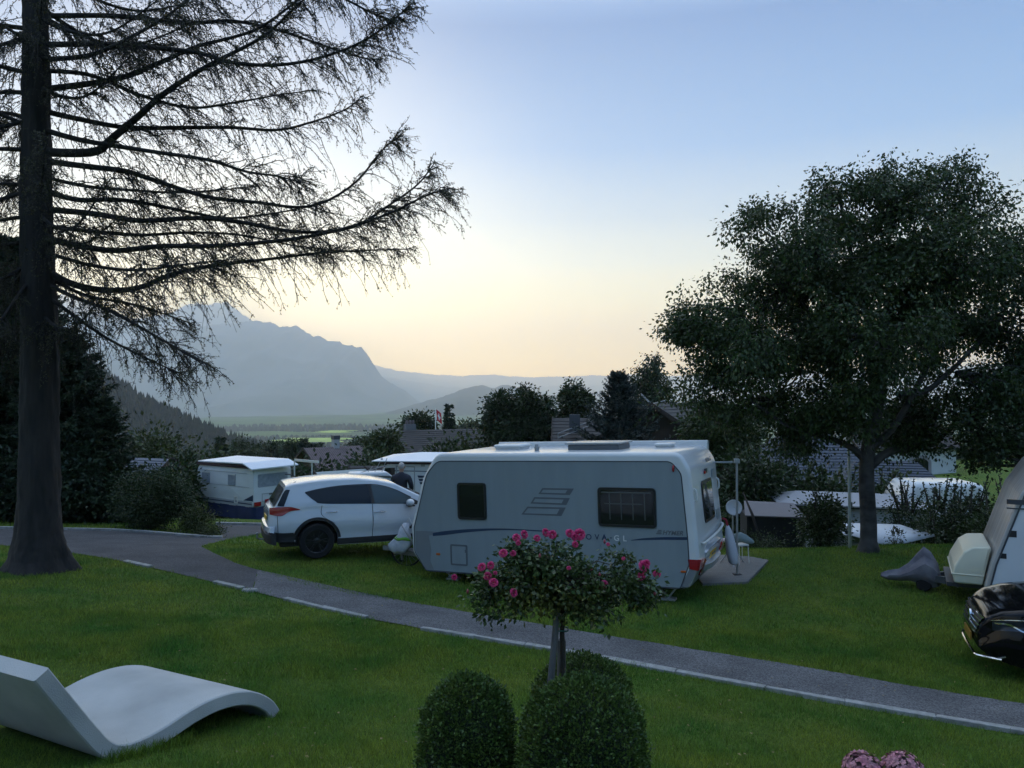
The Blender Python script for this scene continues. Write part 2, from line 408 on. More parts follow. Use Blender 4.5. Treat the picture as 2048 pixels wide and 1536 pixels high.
M_FOREST = mat('slope_forest', (0.006, 0.013, 0.015), 0.95, col2=(0.012, 0.023, 0.020), nscale=0.06, bump=1.0, bscale=0.05, spec=0.1)
M_ROCK = mat('mountain_rock', (0.26, 0.26, 0.24), 0.95, col2=(0.13, 0.15, 0.12), nscale=0.0015, spec=0.1)
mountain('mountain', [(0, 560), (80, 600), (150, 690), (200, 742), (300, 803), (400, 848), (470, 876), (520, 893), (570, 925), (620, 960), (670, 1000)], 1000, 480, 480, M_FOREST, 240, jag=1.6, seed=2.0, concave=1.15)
mountain('mountain', [(-700, 640), (-300, 560), (-80, 600), (100, 640), (190, 700), (260, 690), (330, 668), (390, 655), (420, 650), (470, 645), (500, 642), (530, 643), (560, 652), (590, 652), (620, 668), (660, 682), (700, 690), (722, 696), (738, 712), (750, 735), (770, 760), (800, 776), (830, 800), (870, 826), (930, 852)],
         9000, 3600, 2500, M_ROCK, 1700, nu=340, jag=26, seed=4.0, concave=1.1)
mountain('mountain', [(-900, 600), (-300, 560), (150, 590), (260, 640), (340, 628), (375, 608), (405, 606), (418, 612), (432, 607), (450, 603), (468, 615), (490, 632), (540, 660), (640, 700)],
         14000, 4000, 4000, M_ROCK, 2500, jag=40, seed=7.0, concave=1.1)
mountain('ridge', [(560, 700), (700, 722), (750, 731), (800, 742), (860, 748), (920, 752), (950, 750), (985, 749), (1020, 752), (1060, 755), (1090, 753), (1150, 753), (1180, 750), (1220, 752), (1260, 749), (1320, 752), (1400, 750), (1550, 742), (1800, 735), (2300, 720)],
         17500, 3500, 2000, M_ROCK, 2500, jag=25, seed=9.0, nu=300, concave=1.0)
mountain('ridge', [(560, 760), (760, 752), (900, 775), (1100, 772), (1300, 768), (1600, 765), (2300, 750)],
         14500, 3500, 3000, M_ROCK, 2500, jag=40, seed=19.0, nu=240, concave=1.0)
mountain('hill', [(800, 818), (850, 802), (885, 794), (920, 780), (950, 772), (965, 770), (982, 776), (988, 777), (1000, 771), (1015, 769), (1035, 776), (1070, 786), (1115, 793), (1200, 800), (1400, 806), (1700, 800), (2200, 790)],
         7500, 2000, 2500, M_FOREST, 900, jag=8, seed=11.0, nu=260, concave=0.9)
def slope_trees(n, seed):
    g = np.random.default_rng(seed); V = []; Fq = []; px_ = [150, 200, 300, 400, 470, 520]; py_ = [690, 742, 803, 848, 876, 893]
    for i in range(n):
        px = g.uniform(110, 540); top = np.interp(px, px_, py_); t = g.uniform(0, 1) ** 1.3; p = at(px, top, 1000); yy = 1000 - 480 * t * 0.9; zz = -180 + (p.z + 180) * (1 - t * 0.9) ** 1.15 - (p.z + 150) * min(1, t * 4.5) * 0.02; hh = g.uniform(5, 11); w = hh * 0.24; b = len(V)
        for ww, z_ in ((1.0, -4), (0.9, 0.15 * hh), (0.02, hh)):
            for k in range(5): a = k * 1.2566 + g.uniform(-.2, .2); V.append((p.x + w * ww * math.cos(a), yy + w * ww * math.sin(a), zz + z_))
        for lv in range(2):
            for k in range(5): k2 = (k + 1) % 5; Fq.append((b + lv * 5 + k, b + lv * 5 + k2, b + lv * 5 + 5 + k2, b + lv * 5 + 5 + k))
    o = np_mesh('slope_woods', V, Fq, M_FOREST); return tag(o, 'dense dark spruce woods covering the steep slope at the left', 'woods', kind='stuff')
slope_trees(9000, 77)
# far woods and fields on the valley floor
def far_wood(cx, cy, rx, ry, n, h, seed):
    g = np.random.default_rng(seed); V = []; Fq = []
    for i in range(n):
        a = g.uniform(0, 2 * math.pi); q = math.sqrt(g.uniform()); x, y = cx + rx * q * math.cos(a), cy + ry * q * math.sin(a)
        hh = h * g.uniform(0.6, 1.2); w = hh * g.uniform(0.25, 0.45); z = gz(x, y) - 1; b = len(V)
        for lv, (ww, zz) in enumerate(((0.7, 0.0), (1.0, 0.35), (0.7, 0.75), (0.1, 1.0))):
            for k in range(6):
                t = k * math.pi / 3 + g.uniform(-.3, .3); u = w * ww * g.uniform(0.8, 1.2)
                V.append((x + u * math.cos(t), y + u * math.sin(t), z + hh * zz))
        for lv in range(3):
            for k in range(6):
                k2 = (k + 1) % 6; Fq.append((b + lv * 6 + k, b + lv * 6 + k2, b + lv * 6 + 6 + k2, b + lv * 6 + 6 + k))
    return V, Fq
Vw, Fw = [], []
for i, (px, d, rx, ry, n, h) in enumerate([(480, 1900, 260, 60, 260, 16), (590, 2300, 300, 50, 300, 16), (700, 2600, 420, 60, 320, 18), (640, 1500, 120, 40, 110, 13), (760, 1700, 160, 50, 140, 14), (430, 1200, 130, 50, 120, 14), (520, 900, 50, 20, 40, 12), (600, 3300, 600, 80, 350, 20), (760, 3600, 700, 80, 350, 20)]):
    x = (px - 1024) / F * d; a, b = far_wood(x, d, rx, ry, n, h, 50 + i)
    Fw += [tuple(q + len(Vw) for q in t) for t in b]; Vw += a
w = np_mesh('far_woods', Vw, Fw, M_FOREST, smooth=True); tag(w, 'dark woods scattered over the hazy valley floor', 'woods', kind='stuff')
M_FIELD_SUNLIT = mat('meadow_painted_sun', (0.50, 0.60, 0.08), 0.95, noise=0.35, nscale=0.02)  # sunlight on the meadow strips is put into this bright yellow-green colour
for px0, px1, d, dd in ((560, 690, 2350, 230), (470, 600, 1700, 120), (640, 700, 2900, 200)):
    xa, xb = (px0 - 1024) / F * d, (px1 - 1024) / F * d; mb = MB(); N = 16; rows = []
    for j in range(6):
        yy = d + dd * (j / 5 - 0.5); off = 25 * math.sin(j * 1.9 + px0)
        rows.append([(xa + (xb - xa) * i / N + off, yy, gz(xa + (xb - xa) * i / N, yy) + 14 + 3) for i in range(N + 1)])
    mb.loft(rows, cap=False, closed=False); tag(mb.build('meadow', M_FIELD_SUNLIT), kind='structure')

# haze
def haze(x0, x1, y0, y1, z0, z1, dens, col):
    mb = MB(); mb.box(((x0 + x1) / 2, (y0 + y1) / 2, (z0 + z1) / 2), (x1 - x0, y1 - y0, z1 - z0))
    m = bpy.data.materials.new('haze_air'); m.use_nodes = True; n = m.node_tree.nodes; n.clear()
    o = n.new('ShaderNodeOutputMaterial'); v = n.new('ShaderNodeVolumePrincipled')
    v.inputs['Density'].default_value = dens; v.inputs['Color'].default_value = (*col, 1); v.inputs['Anisotropy'].default_value = 0.6
    m.node_tree.links.new(v.outputs[0], o.inputs['Volume'])
    return tag(mb.build('haze', m), 'pale evening haze lying over the valley', 'haze', kind='stuff')
haze(-20000, 20000, -20000, 20000, -460, 1690, 1.45e-4, (0.93, 0.96, 1.0))
# ------------------------------------------------------------------ road, path, kerbs, slab
def pip(poly, X, Y):
    poly = np.array([(p[0], p[1]) for p in poly]); X = np.asarray(X); Y = np.asarray(Y); ins = np.zeros(X.shape, bool)
    for (x1, y1), (x2, y2) in zip(poly, np.roll(poly, -1, 0)):
        c = ((y1 > Y) != (y2 > Y)); t = (x2 - x1) * (Y - y1) / ((y2 - y1) if y2 != y1 else 1e-9) + x1
        ins ^= c & (X < t)
    return ins
def sheet(name, poly, m, lift=0.012, maxe=0.5, wob=0.0):
    bm = bmesh.new(); pts = resample([Vector((p[0], p[1], 0)) for p in poly] + [Vector((poly[0][0], poly[0][1], 0))], 0.18)[:-1]
    if wob: pts = [p + Vector((mnoise.noise(p * 2.3) * wob, mnoise.noise(p * 2.3 + Vector((9, 9, 9))) * wob, 0)) for p in pts]
    f = bm.faces.new([bm.verts.new(p) for p in pts]); bmesh.ops.triangulate(bm, faces=[f])
    for _ in range(7):
        es = [e for e in bm.edges if e.calc_length() > maxe]
        if not es: break
        bmesh.ops.subdivide_edges(bm, edges=es, cuts=1); bmesh.ops.triangulate(bm, faces=bm.faces)
    co = np.array([v.co[:2] for v in bm.verts]); z = ground(co[:, 0], co[:, 1])
    for v, q in zip(bm.verts, z): v.co.z = q + lift
    bmesh.ops.recalc_face_normals(bm, faces=bm.faces)
    if sum(f.normal.z * f.calc_area() for f in bm.faces) < 0: bmesh.ops.reverse_faces(bm, faces=bm.faces)
    me = bpy.data.meshes.new(name); bm.to_mesh(me); bm.free(); me.materials.append(m)
    me.polygons.foreach_set('use_smooth', [True] * len(me.polygons))
    o = bpy.data.objects.new(name, me); C.objects.link(o); return o, pts
def gravel_mat(name, a, b, sc, bumpd=0.02):
    m = mat(name, a, 0.95, col2=b, nscale=1.4, spec=0.2)
    n, l = m.node_tree.nodes, m.node_tree.links; p = n['Principled BSDF']; src = p.inputs['Base Color'].links[0].from_socket
    tc = n.new('ShaderNodeTexCoord'); vo = n.new('ShaderNodeTexVoronoi'); vo.inputs['Scale'].default_value = sc
    l.new(tc.outputs['Object'], vo.inputs['Vector'])
    sp = n.new('ShaderNodeSeparateColor'); l.new(vo.outputs['Color'], sp.inputs[0])
    mr = n.new('ShaderNodeMapRange'); mr.inputs[3].default_value = 0.5; mr.inputs[4].default_value = 1.5; l.new(sp.outputs[0], mr.inputs[0])
    vm = n.new('ShaderNodeVectorMath'); vm.operation = 'SCALE'; l.new(src, vm.inputs[0]); l.new(mr.outputs[0], vm.inputs['Scale'])
    l.new(vm.outputs[0], p.inputs['Base Color'])
    bp = n.new('ShaderNodeBump'); bp.inputs['Distance'].default_value = bumpd; bp.inputs['Strength'].default_value = 0.8
    l.new(vo.outputs['Distance'], bp.inputs['Height']); l.new(bp.outputs[0], p.inputs['Normal']); return m
M_ASPH = gravel_mat('old_asphalt', (0.088, 0.086, 0.090), (0.058, 0.057, 0.060), 90, 0.004)
M_GRAV = gravel_mat('grey_gravel', (0.140, 0.137, 0.140), (0.088, 0.086, 0.088), 75, 0.008)
M_KERB = mat('kerb_stone', (0.34, 0.335, 0.32), 0.85, col2=(0.19, 0.19, 0.175), nscale=9, bump=0.5, bscale=60)
M_SLAB = mat('weathered_boards', (0.20, 0.19, 0.18), 0.85, col2=(0.13, 0.125, 0.12), nscale=4, stretch=(1, 14, 1), bump=0.4, bscale=12)
PXN = [(150, 1108), (310, 1138), (500, 1183), (720, 1235), (1060, 1295), (1530, 1380), (2048, 1467), (2400, 1526)]
near = [on_ground(*p, 5, 40) for p in PXN]
near = [Vector(q) for q in catmull(near, 60)]
left = [on_ground(-500, 1078, 8, 40), on_ground(-120, 1086, 8, 40), on_ground(0, 1091, 8, 40)]
PXF = [(470, 1127), (560, 1155), (640, 1179), (830, 1209), (1010, 1238), (1195, 1270), (1400, 1303), (1700, 1352), (1880, 1384), (2048, 1410), (2400, 1466)]
far = [Vector(q) for q in catmull([on_ground(*p, 5, 40) for p in PXF], 60)]
split_n = near[17]; split_f = far[3]
tip = [on_ground(*p, 8, 60) for p in [(560, 1063), (520, 1068), (470, 1077), (430, 1086), (402, 1094), (425, 1106)]]
back = [on_ground(*p, 8, 60) for p in [(-500, 1050), (0, 1058), (150, 1061), (250, 1063), (445, 1077), (440, 1066), (432, 1050), (560, 1052), (640, 1056)]]
road_poly = left + near[:18] + far[:4][::-1] + tip[::-1] + back[::-1]
road, _ = sheet('road', road_poly, M_ASPH, 0.012); tag(road, kind='structure')
path_poly = near[17:] + far[3:][::-1]
path, _ = sheet('path', path_poly, M_GRAV, 0.018, 0.35, wob=0.05); tag(path, kind='structure')
def kerb(name, pts, w, h, sl, gap=0.012, jitter=0.0, skip=None, sink=0.06):
    pts = resample(pts, 0.05); L = np.cumsum([0] + [(b - a).length for a, b in zip(pts[:-1], pts[1:])]); mb = MB(); s = 0; k = 0
    g = np.random.default_rng(3)
    def P(t): return Vector([np.interp(t, L, [p[i] for p in pts]) for i in range(3)])
    while s + 0.1 < L[-1]:
        ln = sl * g.uniform(0.8, 1.2); a, b = P(s), P(min(s + ln - gap, L[-1])); k += 1
        if not (skip and skip(k)):
            a.z = gz(a.x, a.y); b.z = gz(b.x, b.y); d = (b - a); yaw = math.atan2(d.y, d.x); n_ = Vector((-math.sin(yaw), math.cos(yaw), 0)) * w / 2
            j = lambda: Vector((g.normal(0, jitter), g.normal(0, jitter), g.normal(0, jitter)))
            v = [p + q * s_ + Vector((0, 0, zz)) + j() for p in (a, b) for (q, s_, zz) in ((n_, -1, -sink), (n_, 1, -sink), (n_, 1, h), (n_, -1, h))]
            mb.add(v, [(0, 1, 2, 3), (7, 6, 5, 4), (0, 4, 5, 1), (1, 5, 6, 2), (2, 6, 7, 3), (3, 7, 4, 0)])
        s += ln
    return tag(mb.build(name, M_KERB, bevel=0.008), kind='structure')
kerb('kerb', near[3:], 0.095, 0.045, 0.95, jitter=0.006, skip=lambda k: k in (1, 3, 4, 6, 9))
kerb('kerb', back[:5], 0.10, 0.07, 1.0, jitter=0.004)
kerb('kerb', back[6:], 0.12, 0.09, 1.0, jitter=0.004)
slab_px = [(1405, 1172), (1495, 1168), (1537, 1124), (1500, 1117), (1415, 1112), (1380, 1135)]
slab_pts = [on_ground(*p, 8, 30) for p in slab_px]
mb = MB(); n_ = len(slab_pts)
mb.add([p + Vector((0, 0, 0.045)) for p in slab_pts] + [p - Vector((0, 0, 0.05)) for p in slab_pts],
       [tuple(range(n_)), tuple(range(2 * n_ - 1, n_ - 1, -1))] + [(i, n_ + i, n_ + (i + 1) % n_, (i + 1) % n_) for i in range(n_)])
slab = tag(mb.build('patio_platform', M_SLAB, bevel=0.006), 'low weathered grey boarded platform on the grass behind the large caravan', 'platform')
# flat stones by the path
mb = MB()
for i, (px, py, r) in enumerate([(500, 1183, 0.11)]):
    p = on_ground(px, py, 8, 30); s = MB(); s.lathe([(r, 0), (r * 1.05, 0.02), (r * 0.9, 0.045), (0.01, 0.05)], (0, 0, 0), n=9)
    o = s.build('stone', M_KERB, smooth=False); o.location = p; o.scale = (1.3, 0.8, 1); tag(o, 'small flat pale stone lying at the edge of the gravel path', 'stone')

# ------------------------------------------------------------------ concrete lounger
M_CONC = mat('pale_concrete', (0.47, 0.47, 0.455), 0.8, col2=(0.33, 0.335, 0.325), nscale=1.6, bump=0.35, bscale=120, spec=0.3)
LF = Vector((-2.33, 7.75, 0)); lu = Vector((-0.46, -0.887, 0)).normalized(); lw = Vector((-0.887, 0.46, 0)).normalized()
prof = [(0.0, 0.02), (0.07, 0.16), (0.20, 0.285), (0.36, 0.34), (0.54, 0.325), (0.72, 0.25), (0.90, 0.135), (1.06, 0.06), (1.20, 0.045), (1.31, 0.10), (1.42, 0.27), (1.55, 0.50), (1.68, 0.735)]
pc = catmull([(a_ * 1.39, b_ * (0.76 if a_ < 1.25 else 1.03)) for a_, b_ in prof], 72); top = []; bot = []
for i, p in enumerate(pc):
    t = pc[min(i + 1, 71)] - pc[max(i - 1, 0)]; t /= np.linalg.norm(t); n_ = np.array([-t[1], t[0]]); top.append(p + n_ * 0.068); bot.append(p - n_ * 0.068)
loop2 = [tuple(p) for p in top] + [tuple(p) for p in bot[::-1]]
mb = MB(); loops = []
Lw = 1.55
for wv, ins in ((0, 0.012), (0.012, 0.0), (Lw - 0.012, 0.0), (Lw, 0.012)):
    L = []
    for k, (s, z) in enumerate(loop2):
        c = pc[k] if k < 72 else pc[143 - k]; q = np.array([s, z]); d = c - q; d = d / np.linalg.norm(d); s2, z2 = q + d * ins
        g0 = gz(*(LF + lu * 0.0)[:2]) * (1 - s2 / 1.8) + gz(*(LF + lu * 1.8)[:2]) * (s2 / 1.8)
        P = LF + lu * s2 + lw * wv; P.z = g0 + z2 + 0.0; L.append(tuple(P))
    loops.append(L)
mb.loft(loops, cap=False)
# side caps as quads along the profile
v0 = len(loop2)
for li in (0, 3):
    mb.f += [tuple(li * v0 + q for q in (k, k + 1, v0 - 2 - k, v0 - 1 - k)) for k in range(71)]; mb.m += [0] * 71
lounger = tag(mb.build('lounger', M_CONC, auto=40), 'wave shaped pale concrete double lounger standing on the lawn', 'lounger')

# ------------------------------------------------------------------ grass blades (they only lie where the camera side sees single blades)
def blades(n, d0, d1, x0, x1, hmin, hmax, wid, power=1.0):
    g = np.random.default_rng(11 + n)
    d = (g.uniform(0, 1, n) * (d1 ** power - d0 ** power) + d0 ** power) ** (1 / power)
    px = g.uniform(x0, x1, n); X = (px - 1024) / F * d; Y = d
    keep = ~(pip(road_poly, X, Y) | pip(path_poly, X, Y) | pip(slab_pts, X, Y))
    rel = np.c_[X - LF.x, Y - LF.y]; su = rel @ np.array(lu[:2]); sw = rel @ np.array(lw[:2])
    keep &= ~((su > 1.38) & (su < 1.85) & (sw > 0.02) & (sw < Lw - 0.02))
    X, Y = X[keep], Y[keep]; m = len(X); Z = ground(X, Y)
    cl = 0.5 + 0.17 * (np.sin(X * 2.1 + 1.3 * np.sin(Y * 1.7)) + np.sin(Y * 3.3 - X * 1.1 + 2 * np.sin(X * 0.9)) + np.sin(X * 7.1 + Y * 5.3)); hh = g.uniform(hmin, hmax, m) * (0.75 + 0.5 * g.random(m)) * (0.6 + 0.9 * np.clip(cl, 0, 1.1)); a = g.uniform(0, 2 * math.pi, m); ln = g.normal(0, 0.45, (m, 2)) * hh[:, None]
    w = wid * g.uniform(0.6, 1.3, m); dx, dy = np.cos(a) * w, np.sin(a) * w
    V = np.empty((m, 3, 3)); V[:, 0] = np.c_[X - dx, Y - dy, Z - 0.005]; V[:, 1] = np.c_[X + dx, Y + dy, Z - 0.005]; V[:, 2] = np.c_[X + ln[:, 0], Y + ln[:, 1], Z + hh]
    return V
M_BLADE = leafmat('grass_blades', (0.048, 0.150, 0.016), (0.215, 0.255, 0.028), nscale=1.1, island=0.5, rough=0.6, tr=0.3)
Vb = np.concatenate([blades(330000, 4.0, 11.5, -160, 2200, 0.022, 0.05, 0.0032, 1.6), blades(240000, 9.0, 18.5, -120, 2200, 0.03, 0.06, 0.0055, 1.7), blades(30000, 18, 28, -120, 1100, 0.05, 0.09, 0.012, 1.5)])
# longer tufts where the mower does not reach: at the lounger's foot and under the trees
tf = []
g = np.random.default_rng(5)
def tuft(x, y, n, r, h):
    X = x + g.normal(0, r, n); Y = y + g.normal(0, r, n); Z = ground(X, Y); hh = h * g.uniform(0.5, 1.1, n); a = g.uniform(0, 6.28, n); l = g.normal(0, 0.35, (n, 2)) * hh[:, None]; w = 0.0035
    V = np.empty((n, 3, 3)); V[:, 0] = np.c_[X - np.cos(a) * w, Y - np.sin(a) * w, Z]; V[:, 1] = np.c_[X + np.cos(a) * w, Y + np.sin(a) * w, Z]; V[:, 2] = np.c_[X + l[:, 0], Y + l[:, 1], Z + hh]; tf.append(V)
for t in np.linspace(1.1, 1.85, 30):
    p = LF + lu * t - lw * 0.04; tuft(p.x, p.y, 26, 0.035, 0.12)
for t in np.linspace(-0.02, 1.5, 14):
    p = LF + lu * 0.0 + lw * t - lu * 0.03; tuft(p.x, p.y, 14, 0.03, 0.09)
for p in near[4::2] + far[4::2]:
    if p.y < 20: tuft(p.x, p.y, 22, 0.05, 0.07)
Vb = np.concatenate([Vb] + tf)
nb = len(Vb); gr = np_mesh('grass', Vb.reshape(-1, 3), np.arange(nb * 3).reshape(-1, 3), M_BLADE); tag(gr, 'short green lawn grass sloping down towards the path and caravans', 'grass', kind='stuff')
gl = np.random.default_rng(17); nl_ = 700; dl = gl.uniform(4.5, 17, nl_); pl0 = gl.uniform(-100, 2150, nl_); XL = (pl0 - 1024) / F * dl; kk = ~(pip(road_poly, XL, dl)); XL, dl = XL[kk], dl[kk]; ZL = ground(XL, dl) + 0.03; al = gl.uniform(0, 6.28, len(XL)); sl = gl.uniform(0.008, 0.02, len(XL))
VL = np.empty((len(XL), 4, 3)); 
for q_, (u_, v_) in enumerate(((-1, 0), (0, -0.6), (1, 0), (0, 0.6))): VL[:, q_] = np.c_[XL + sl * (u_ * np.cos(al) - v_ * np.sin(al)), dl + sl * (u_ * np.sin(al) + v_ * np.cos(al)), ZL + gl.uniform(-0.006, 0.008, len(XL))]
lt = np_mesh('leaf_litter', VL.reshape(-1, 3), np.arange(len(XL) * 4).reshape(-1, 4), mat('dry_leaf', (0.24, 0.17, 0.06), 0.8, col2=(0.12, 0.10, 0.04), nscale=3, island=0.5)); tag(lt, 'scattered small dry leaves lying in the lawn grass and on the path', 'leaves', kind='stuff')
# ------------------------------------------------------------------ caravans
M_WHITE = mat('white_gelcoat', (0.62, 0.63, 0.63), 0.22, noise=0.08, nscale=2.0, spec=0.5, coat=0.3, bump=0.02, bscale=4)
M_GREYP = mat('grey_side_panel', (0.225, 0.265, 0.285), 0.42, noise=0.09, nscale=2.2, stretch=(2.5, 1, 0.35), bump=0.04, bscale=3)
M_SKIRT = mat('dark_grey_skirt', (0.17, 0.185, 0.20), 0.4)
M_TRIM = mat('dark_trim', (0.05, 0.055, 0.065), 0.5)
M_BLUE = mat('blue_stripe', (0.016, 0.036, 0.080), 0.4)
M_DECAL = mat('grey_decal', (0.10, 0.11, 0.125), 0.5)
M_GLASSD = mat('dark_window', (0.012, 0.013, 0.014), 0.06, spec=0.6)
M_FRAME = mat('window_rubber', (0.010, 0.011, 0.012), 0.35)
M_RED = mat('red_lens', (0.30, 0.010, 0.014), 0.15, coat=0.5)
M_ORANGE = mat('orange_lens', (0.48, 0.10, 0.012), 0.3)
M_CHROME = mat('chrome', (0.65, 0.66, 0.68), 0.12, metal=1.0)
M_STEEL = mat('galvanised_steel', (0.36, 0.37, 0.38), 0.5, metal=0.8)
M_RUB = mat('tyre_rubber', (0.007, 0.007, 0.008), 0.9)
M_PLATE = mat('yellow_plate', (0.62, 0.38, 0.02), 0.5)
M_NIGHT = mat('navy_canvas', (0.010, 0.022, 0.085), 0.75, noise=0.3, nscale=3)
M_CREAM = mat('cream_box', (0.62, 0.60, 0.47), 0.4)
M_BLACKP = mat('black_plastic', (0.016, 0.016, 0.018), 0.6)
M_WPLAS = mat('white_plastic', (0.62, 0.62, 0.60), 0.45)
def arc(cx, cz, r, a0, a1, n=8):
    return [(cx + r * math.cos(R(a0 + (a1 - a0) * i / n)), cz + r * math.sin(R(a0 + (a1 - a0) * i / n))) for i in range(n + 1)]
def rounded(poly, rs, n=7):
    """round the corners of a polygon; rs one radius per corner"""
    out = []; K = len(poly)
    for i in range(K):
        p = Vector(poly[i]).to_2d() if len(poly[i]) == 2 else Vector(poly[i]); a = Vector(poly[i - 1]); b = Vector(poly[(i + 1) % K]); p = Vector(poly[i])
        r = rs[i] if hasattr(rs, '__len__') else rs
        if r <= 0: out.append(tuple(p)); continue
        u = (a - p).normalized(); w = (b - p).normalized(); ang = math.acos(max(-1, min(1, u.dot(w)))); t = min(r / math.tan(ang / 2), (a - p).length * 0.49, (b - p).length * 0.49)
        P0, P1 = p + u * t, p + w * t
        for k in range(n + 1):
            s = k / n; out.append(tuple(P0 * (1 - s) ** 2 + p * 2 * s * (1 - s) + P1 * s * s))
    return out
def inset(poly, d):
    K = len(poly); P = [Vector(p) for p in poly]; A = sum(P[i].x * P[(i + 1) % K].y - P[(i + 1) % K].x * P[i].y for i in range(K)); sg = 1 if A > 0 else -1; out = []
    for i in range(K):
        a, b, c = P[i - 1], P[i], P[(i + 1) % K]; e1 = (b - a); e2 = (c - b)
        e1 = e1.normalized() if e1.length > 1e-7 else e2.normalized(); e2 = e2.normalized() if e2.length > 1e-7 else e1
        n1 = Vector((-e1.y, e1.x)) * sg; n2 = Vector((-e2.y, e2.x)) * sg; m = (n1 + n2); m = m.normalized() if m.length > 1e-6 else n1
        out.append(tuple(b + m * d / max(0.5, m.dot(n1))))
    return out
def shell(mb, poly, w0, w1, r, m=0, n=5, flip=False):
    """pillow-edged extrusion of an xz polygon between y = w0 and y = w1"""
    loops = []
    for k in range(n + 1):
        a = math.pi / 2 * k / n; q = inset(poly, r * (1 - math.sin(a))); y = w0 + r * (1 - math.cos(a)); loops.append([(p[0], y, p[1]) for p in q])
    for k in range(n, -1, -1):
        a = math.pi / 2 * k / n; q = inset(poly, r * (1 - math.sin(a))); y = w1 - r * (1 - math.cos(a)); loops.append([(p[0], y, p[1]) for p in q])
    mb.loft(loops, m)
def ring_panel(mb, outer, inner, y, t, m=0):
    """flat ring between two like polygons, standing t proud towards -y"""
    n = len(outer); v = [(p[0], y, p[1]) for p in outer] + [(p[0], y, p[1]) for p in inner] + [(p[0], y - t, p[1]) for p in outer] + [(p[0], y - t, p[1]) for p in inner]
    f = []
    for i in range(n):
        j = (i + 1) % n; f += [(2 * n + i, 2 * n + j, 3 * n + j, 3 * n + i), (i, j, 2 * n + j, 2 * n + i), (n + i, 3 * n + i, 3 * n + j, n + j)]
    mb.add(v, f, m)
def window(t, quad, y, r=0.06, fw=0.045, name='window', bars=False, side=-1):
    """caravan window on the side wall y; quad = (x0, z0, x1, z1)"""
    x0, z0, x1, z1 = quad; outer = rounded([(x0, z0), (x1, z0), (x1, z1), (x0, z1)], r); inner = inset(outer, fw)
    fr = MB(); ring_panel(fr, outer, inner, y - 0.001, 0.022); f = fr.build(name, M_FRAME, t, auto=40)
    pn = MB(); pn.prism(inner, y - 0.016, y - 0.002); p = pn.build('pane', M_GLASSD, f)
    if bars:
        b = MB(); xx = x0 + fw; W = x1 - x0 - 2 * fw
        for k in (0.18, 0.40, 0.62, 0.84): b.box((xx + W * k, y - 0.0175, (z0 + z1) / 2 + 0.01), (0.012, 0.003, (z1 - z0) * 0.66))
        b.box((xx + W * 0.44, y - 0.0195, (z0 + z1) / 2 + 0.06), (W * 0.72, 0.003, 0.012)); b.build('blind', mat('blind_grey', (0.10, 0.11, 0.10), 0.6), f)
        c = MB(); c.box(((x0 + x1) / 2, y - 0.0195, z1 - fw - 0.04), (W * 0.94, 0.003, 0.018)); c.build('rail', mat('blind_grey', (0.1, 0.1, 0.1)), f)
    return f
def wheel(t, c, r, w, name='wheel', rimcol=None, spokes=5, side=-1, n=32):
    """tyre with tread shoulders, rim with spokes; axis along y; side is the outer face"""
    mb = MB(); mb.lathe([(r * 0.66, -w / 2), (r * 0.93, -w / 2 - 0.004), (r * 0.985, -w / 2 + 0.02), (r, -w / 2 + 0.045), (r, w / 2 - 0.045), (r * 0.985, w / 2 - 0.02), (r * 0.93, w / 2 + 0.004), (r * 0.66, w / 2)], axis='y', n=n, cap=False)
    wh = mb.build('tyre', M_RUB, None, auto=35); e = bpy.data.objects.new(name, None); C.objects.link(e); e.empty_display_size = 0.05; e.parent = t; e.location = c; wh.parent = e
    rm = MB(); rm.lathe([(r * 0.68, -w / 2), (r * 0.68, w / 2)], axis='y', n=n, cap=False)
    yo = side * (w / 2 - 0.02)
    rm.lathe([(r * 0.68, yo - side * 0.10), (0.03, yo - side * 0.10)], axis='y', n=n, cap=False)
    rm.lathe([(r * 0.70, yo + side * 0.012), (r * 0.68, yo + side * 0.016), (r * 0.63, yo), (r * 0.62, yo - side * 0.03)], axis='y', n=n, cap=False)
    for k in range(spokes):
        for o_ in (-0.10, 0.10):
            a = 2 * math.pi * k / spokes; a2 = a + o_ * 1.6
            rm.bar((0.05 * math.cos(a), yo - side * 0.02, 0.05 * math.sin(a)), (r * 0.65 * math.cos(a2), yo - side * 0.012, r * 0.65 * math.sin(a2)), 0.035, 0.03)
    rm.lathe([(0.075, yo - side * 0.04), (0.075, yo - side * 0.005), (0.05, yo + side * 0.004), (0.012, yo + side * 0.004)], axis='y', n=16, cap=False)
    rm.build('rim', rimcol or M_STEEL, e, auto=35); return e
def lettering(t, name, txt, size, x, y, z, m, shear=0.0, spacing=1.0, bold=0.0, rot=(R(90), 0, 0), depth=0.003):
    me = text_mesh(txt, size, depth, shear, spacing, bold); me.materials.append(m); o = bpy.data.objects.new(name, me); C.objects.link(o)
    o.parent = t; o.location = (x, y, z); o.rotation_euler = rot; return o
def plane_text(t, name, txt, size, pos, m, Mx, **k):
    o = lettering(t, name, txt, size, 0, 0, 0, m, **k); o.location = pos; return o

# ---- the big caravan
YAW = math.atan2(12.9 - 15.2, 3.1 + 1.74)
L0, W0 = 5.62, 2.2
ex = Vector((math.cos(YAW), math.sin(YAW), 0)); ey = Vector((-math.sin(YAW), math.cos(YAW), 0))
near_rear = Vector((3.1, 12.9, 0)); base = near_rear - ex * (L0 / 2 - 0.02) + ey * (W0 / 2); base.z = (CAMZ - 3.225 - 0.30 + CAMZ - 3.41 - 0.30) / 2
hero = thing('caravan', 'large white and grey touring caravan parked on the grass behind the rose', 'caravan', base, YAW, ry=R(-2.0))
HM = frame_of(hero); yS = -W0 / 2
def hp(px, py, off=0.0): p = plane_hit(px, py, HM, 1, yS - off); return (p.x, p.z)
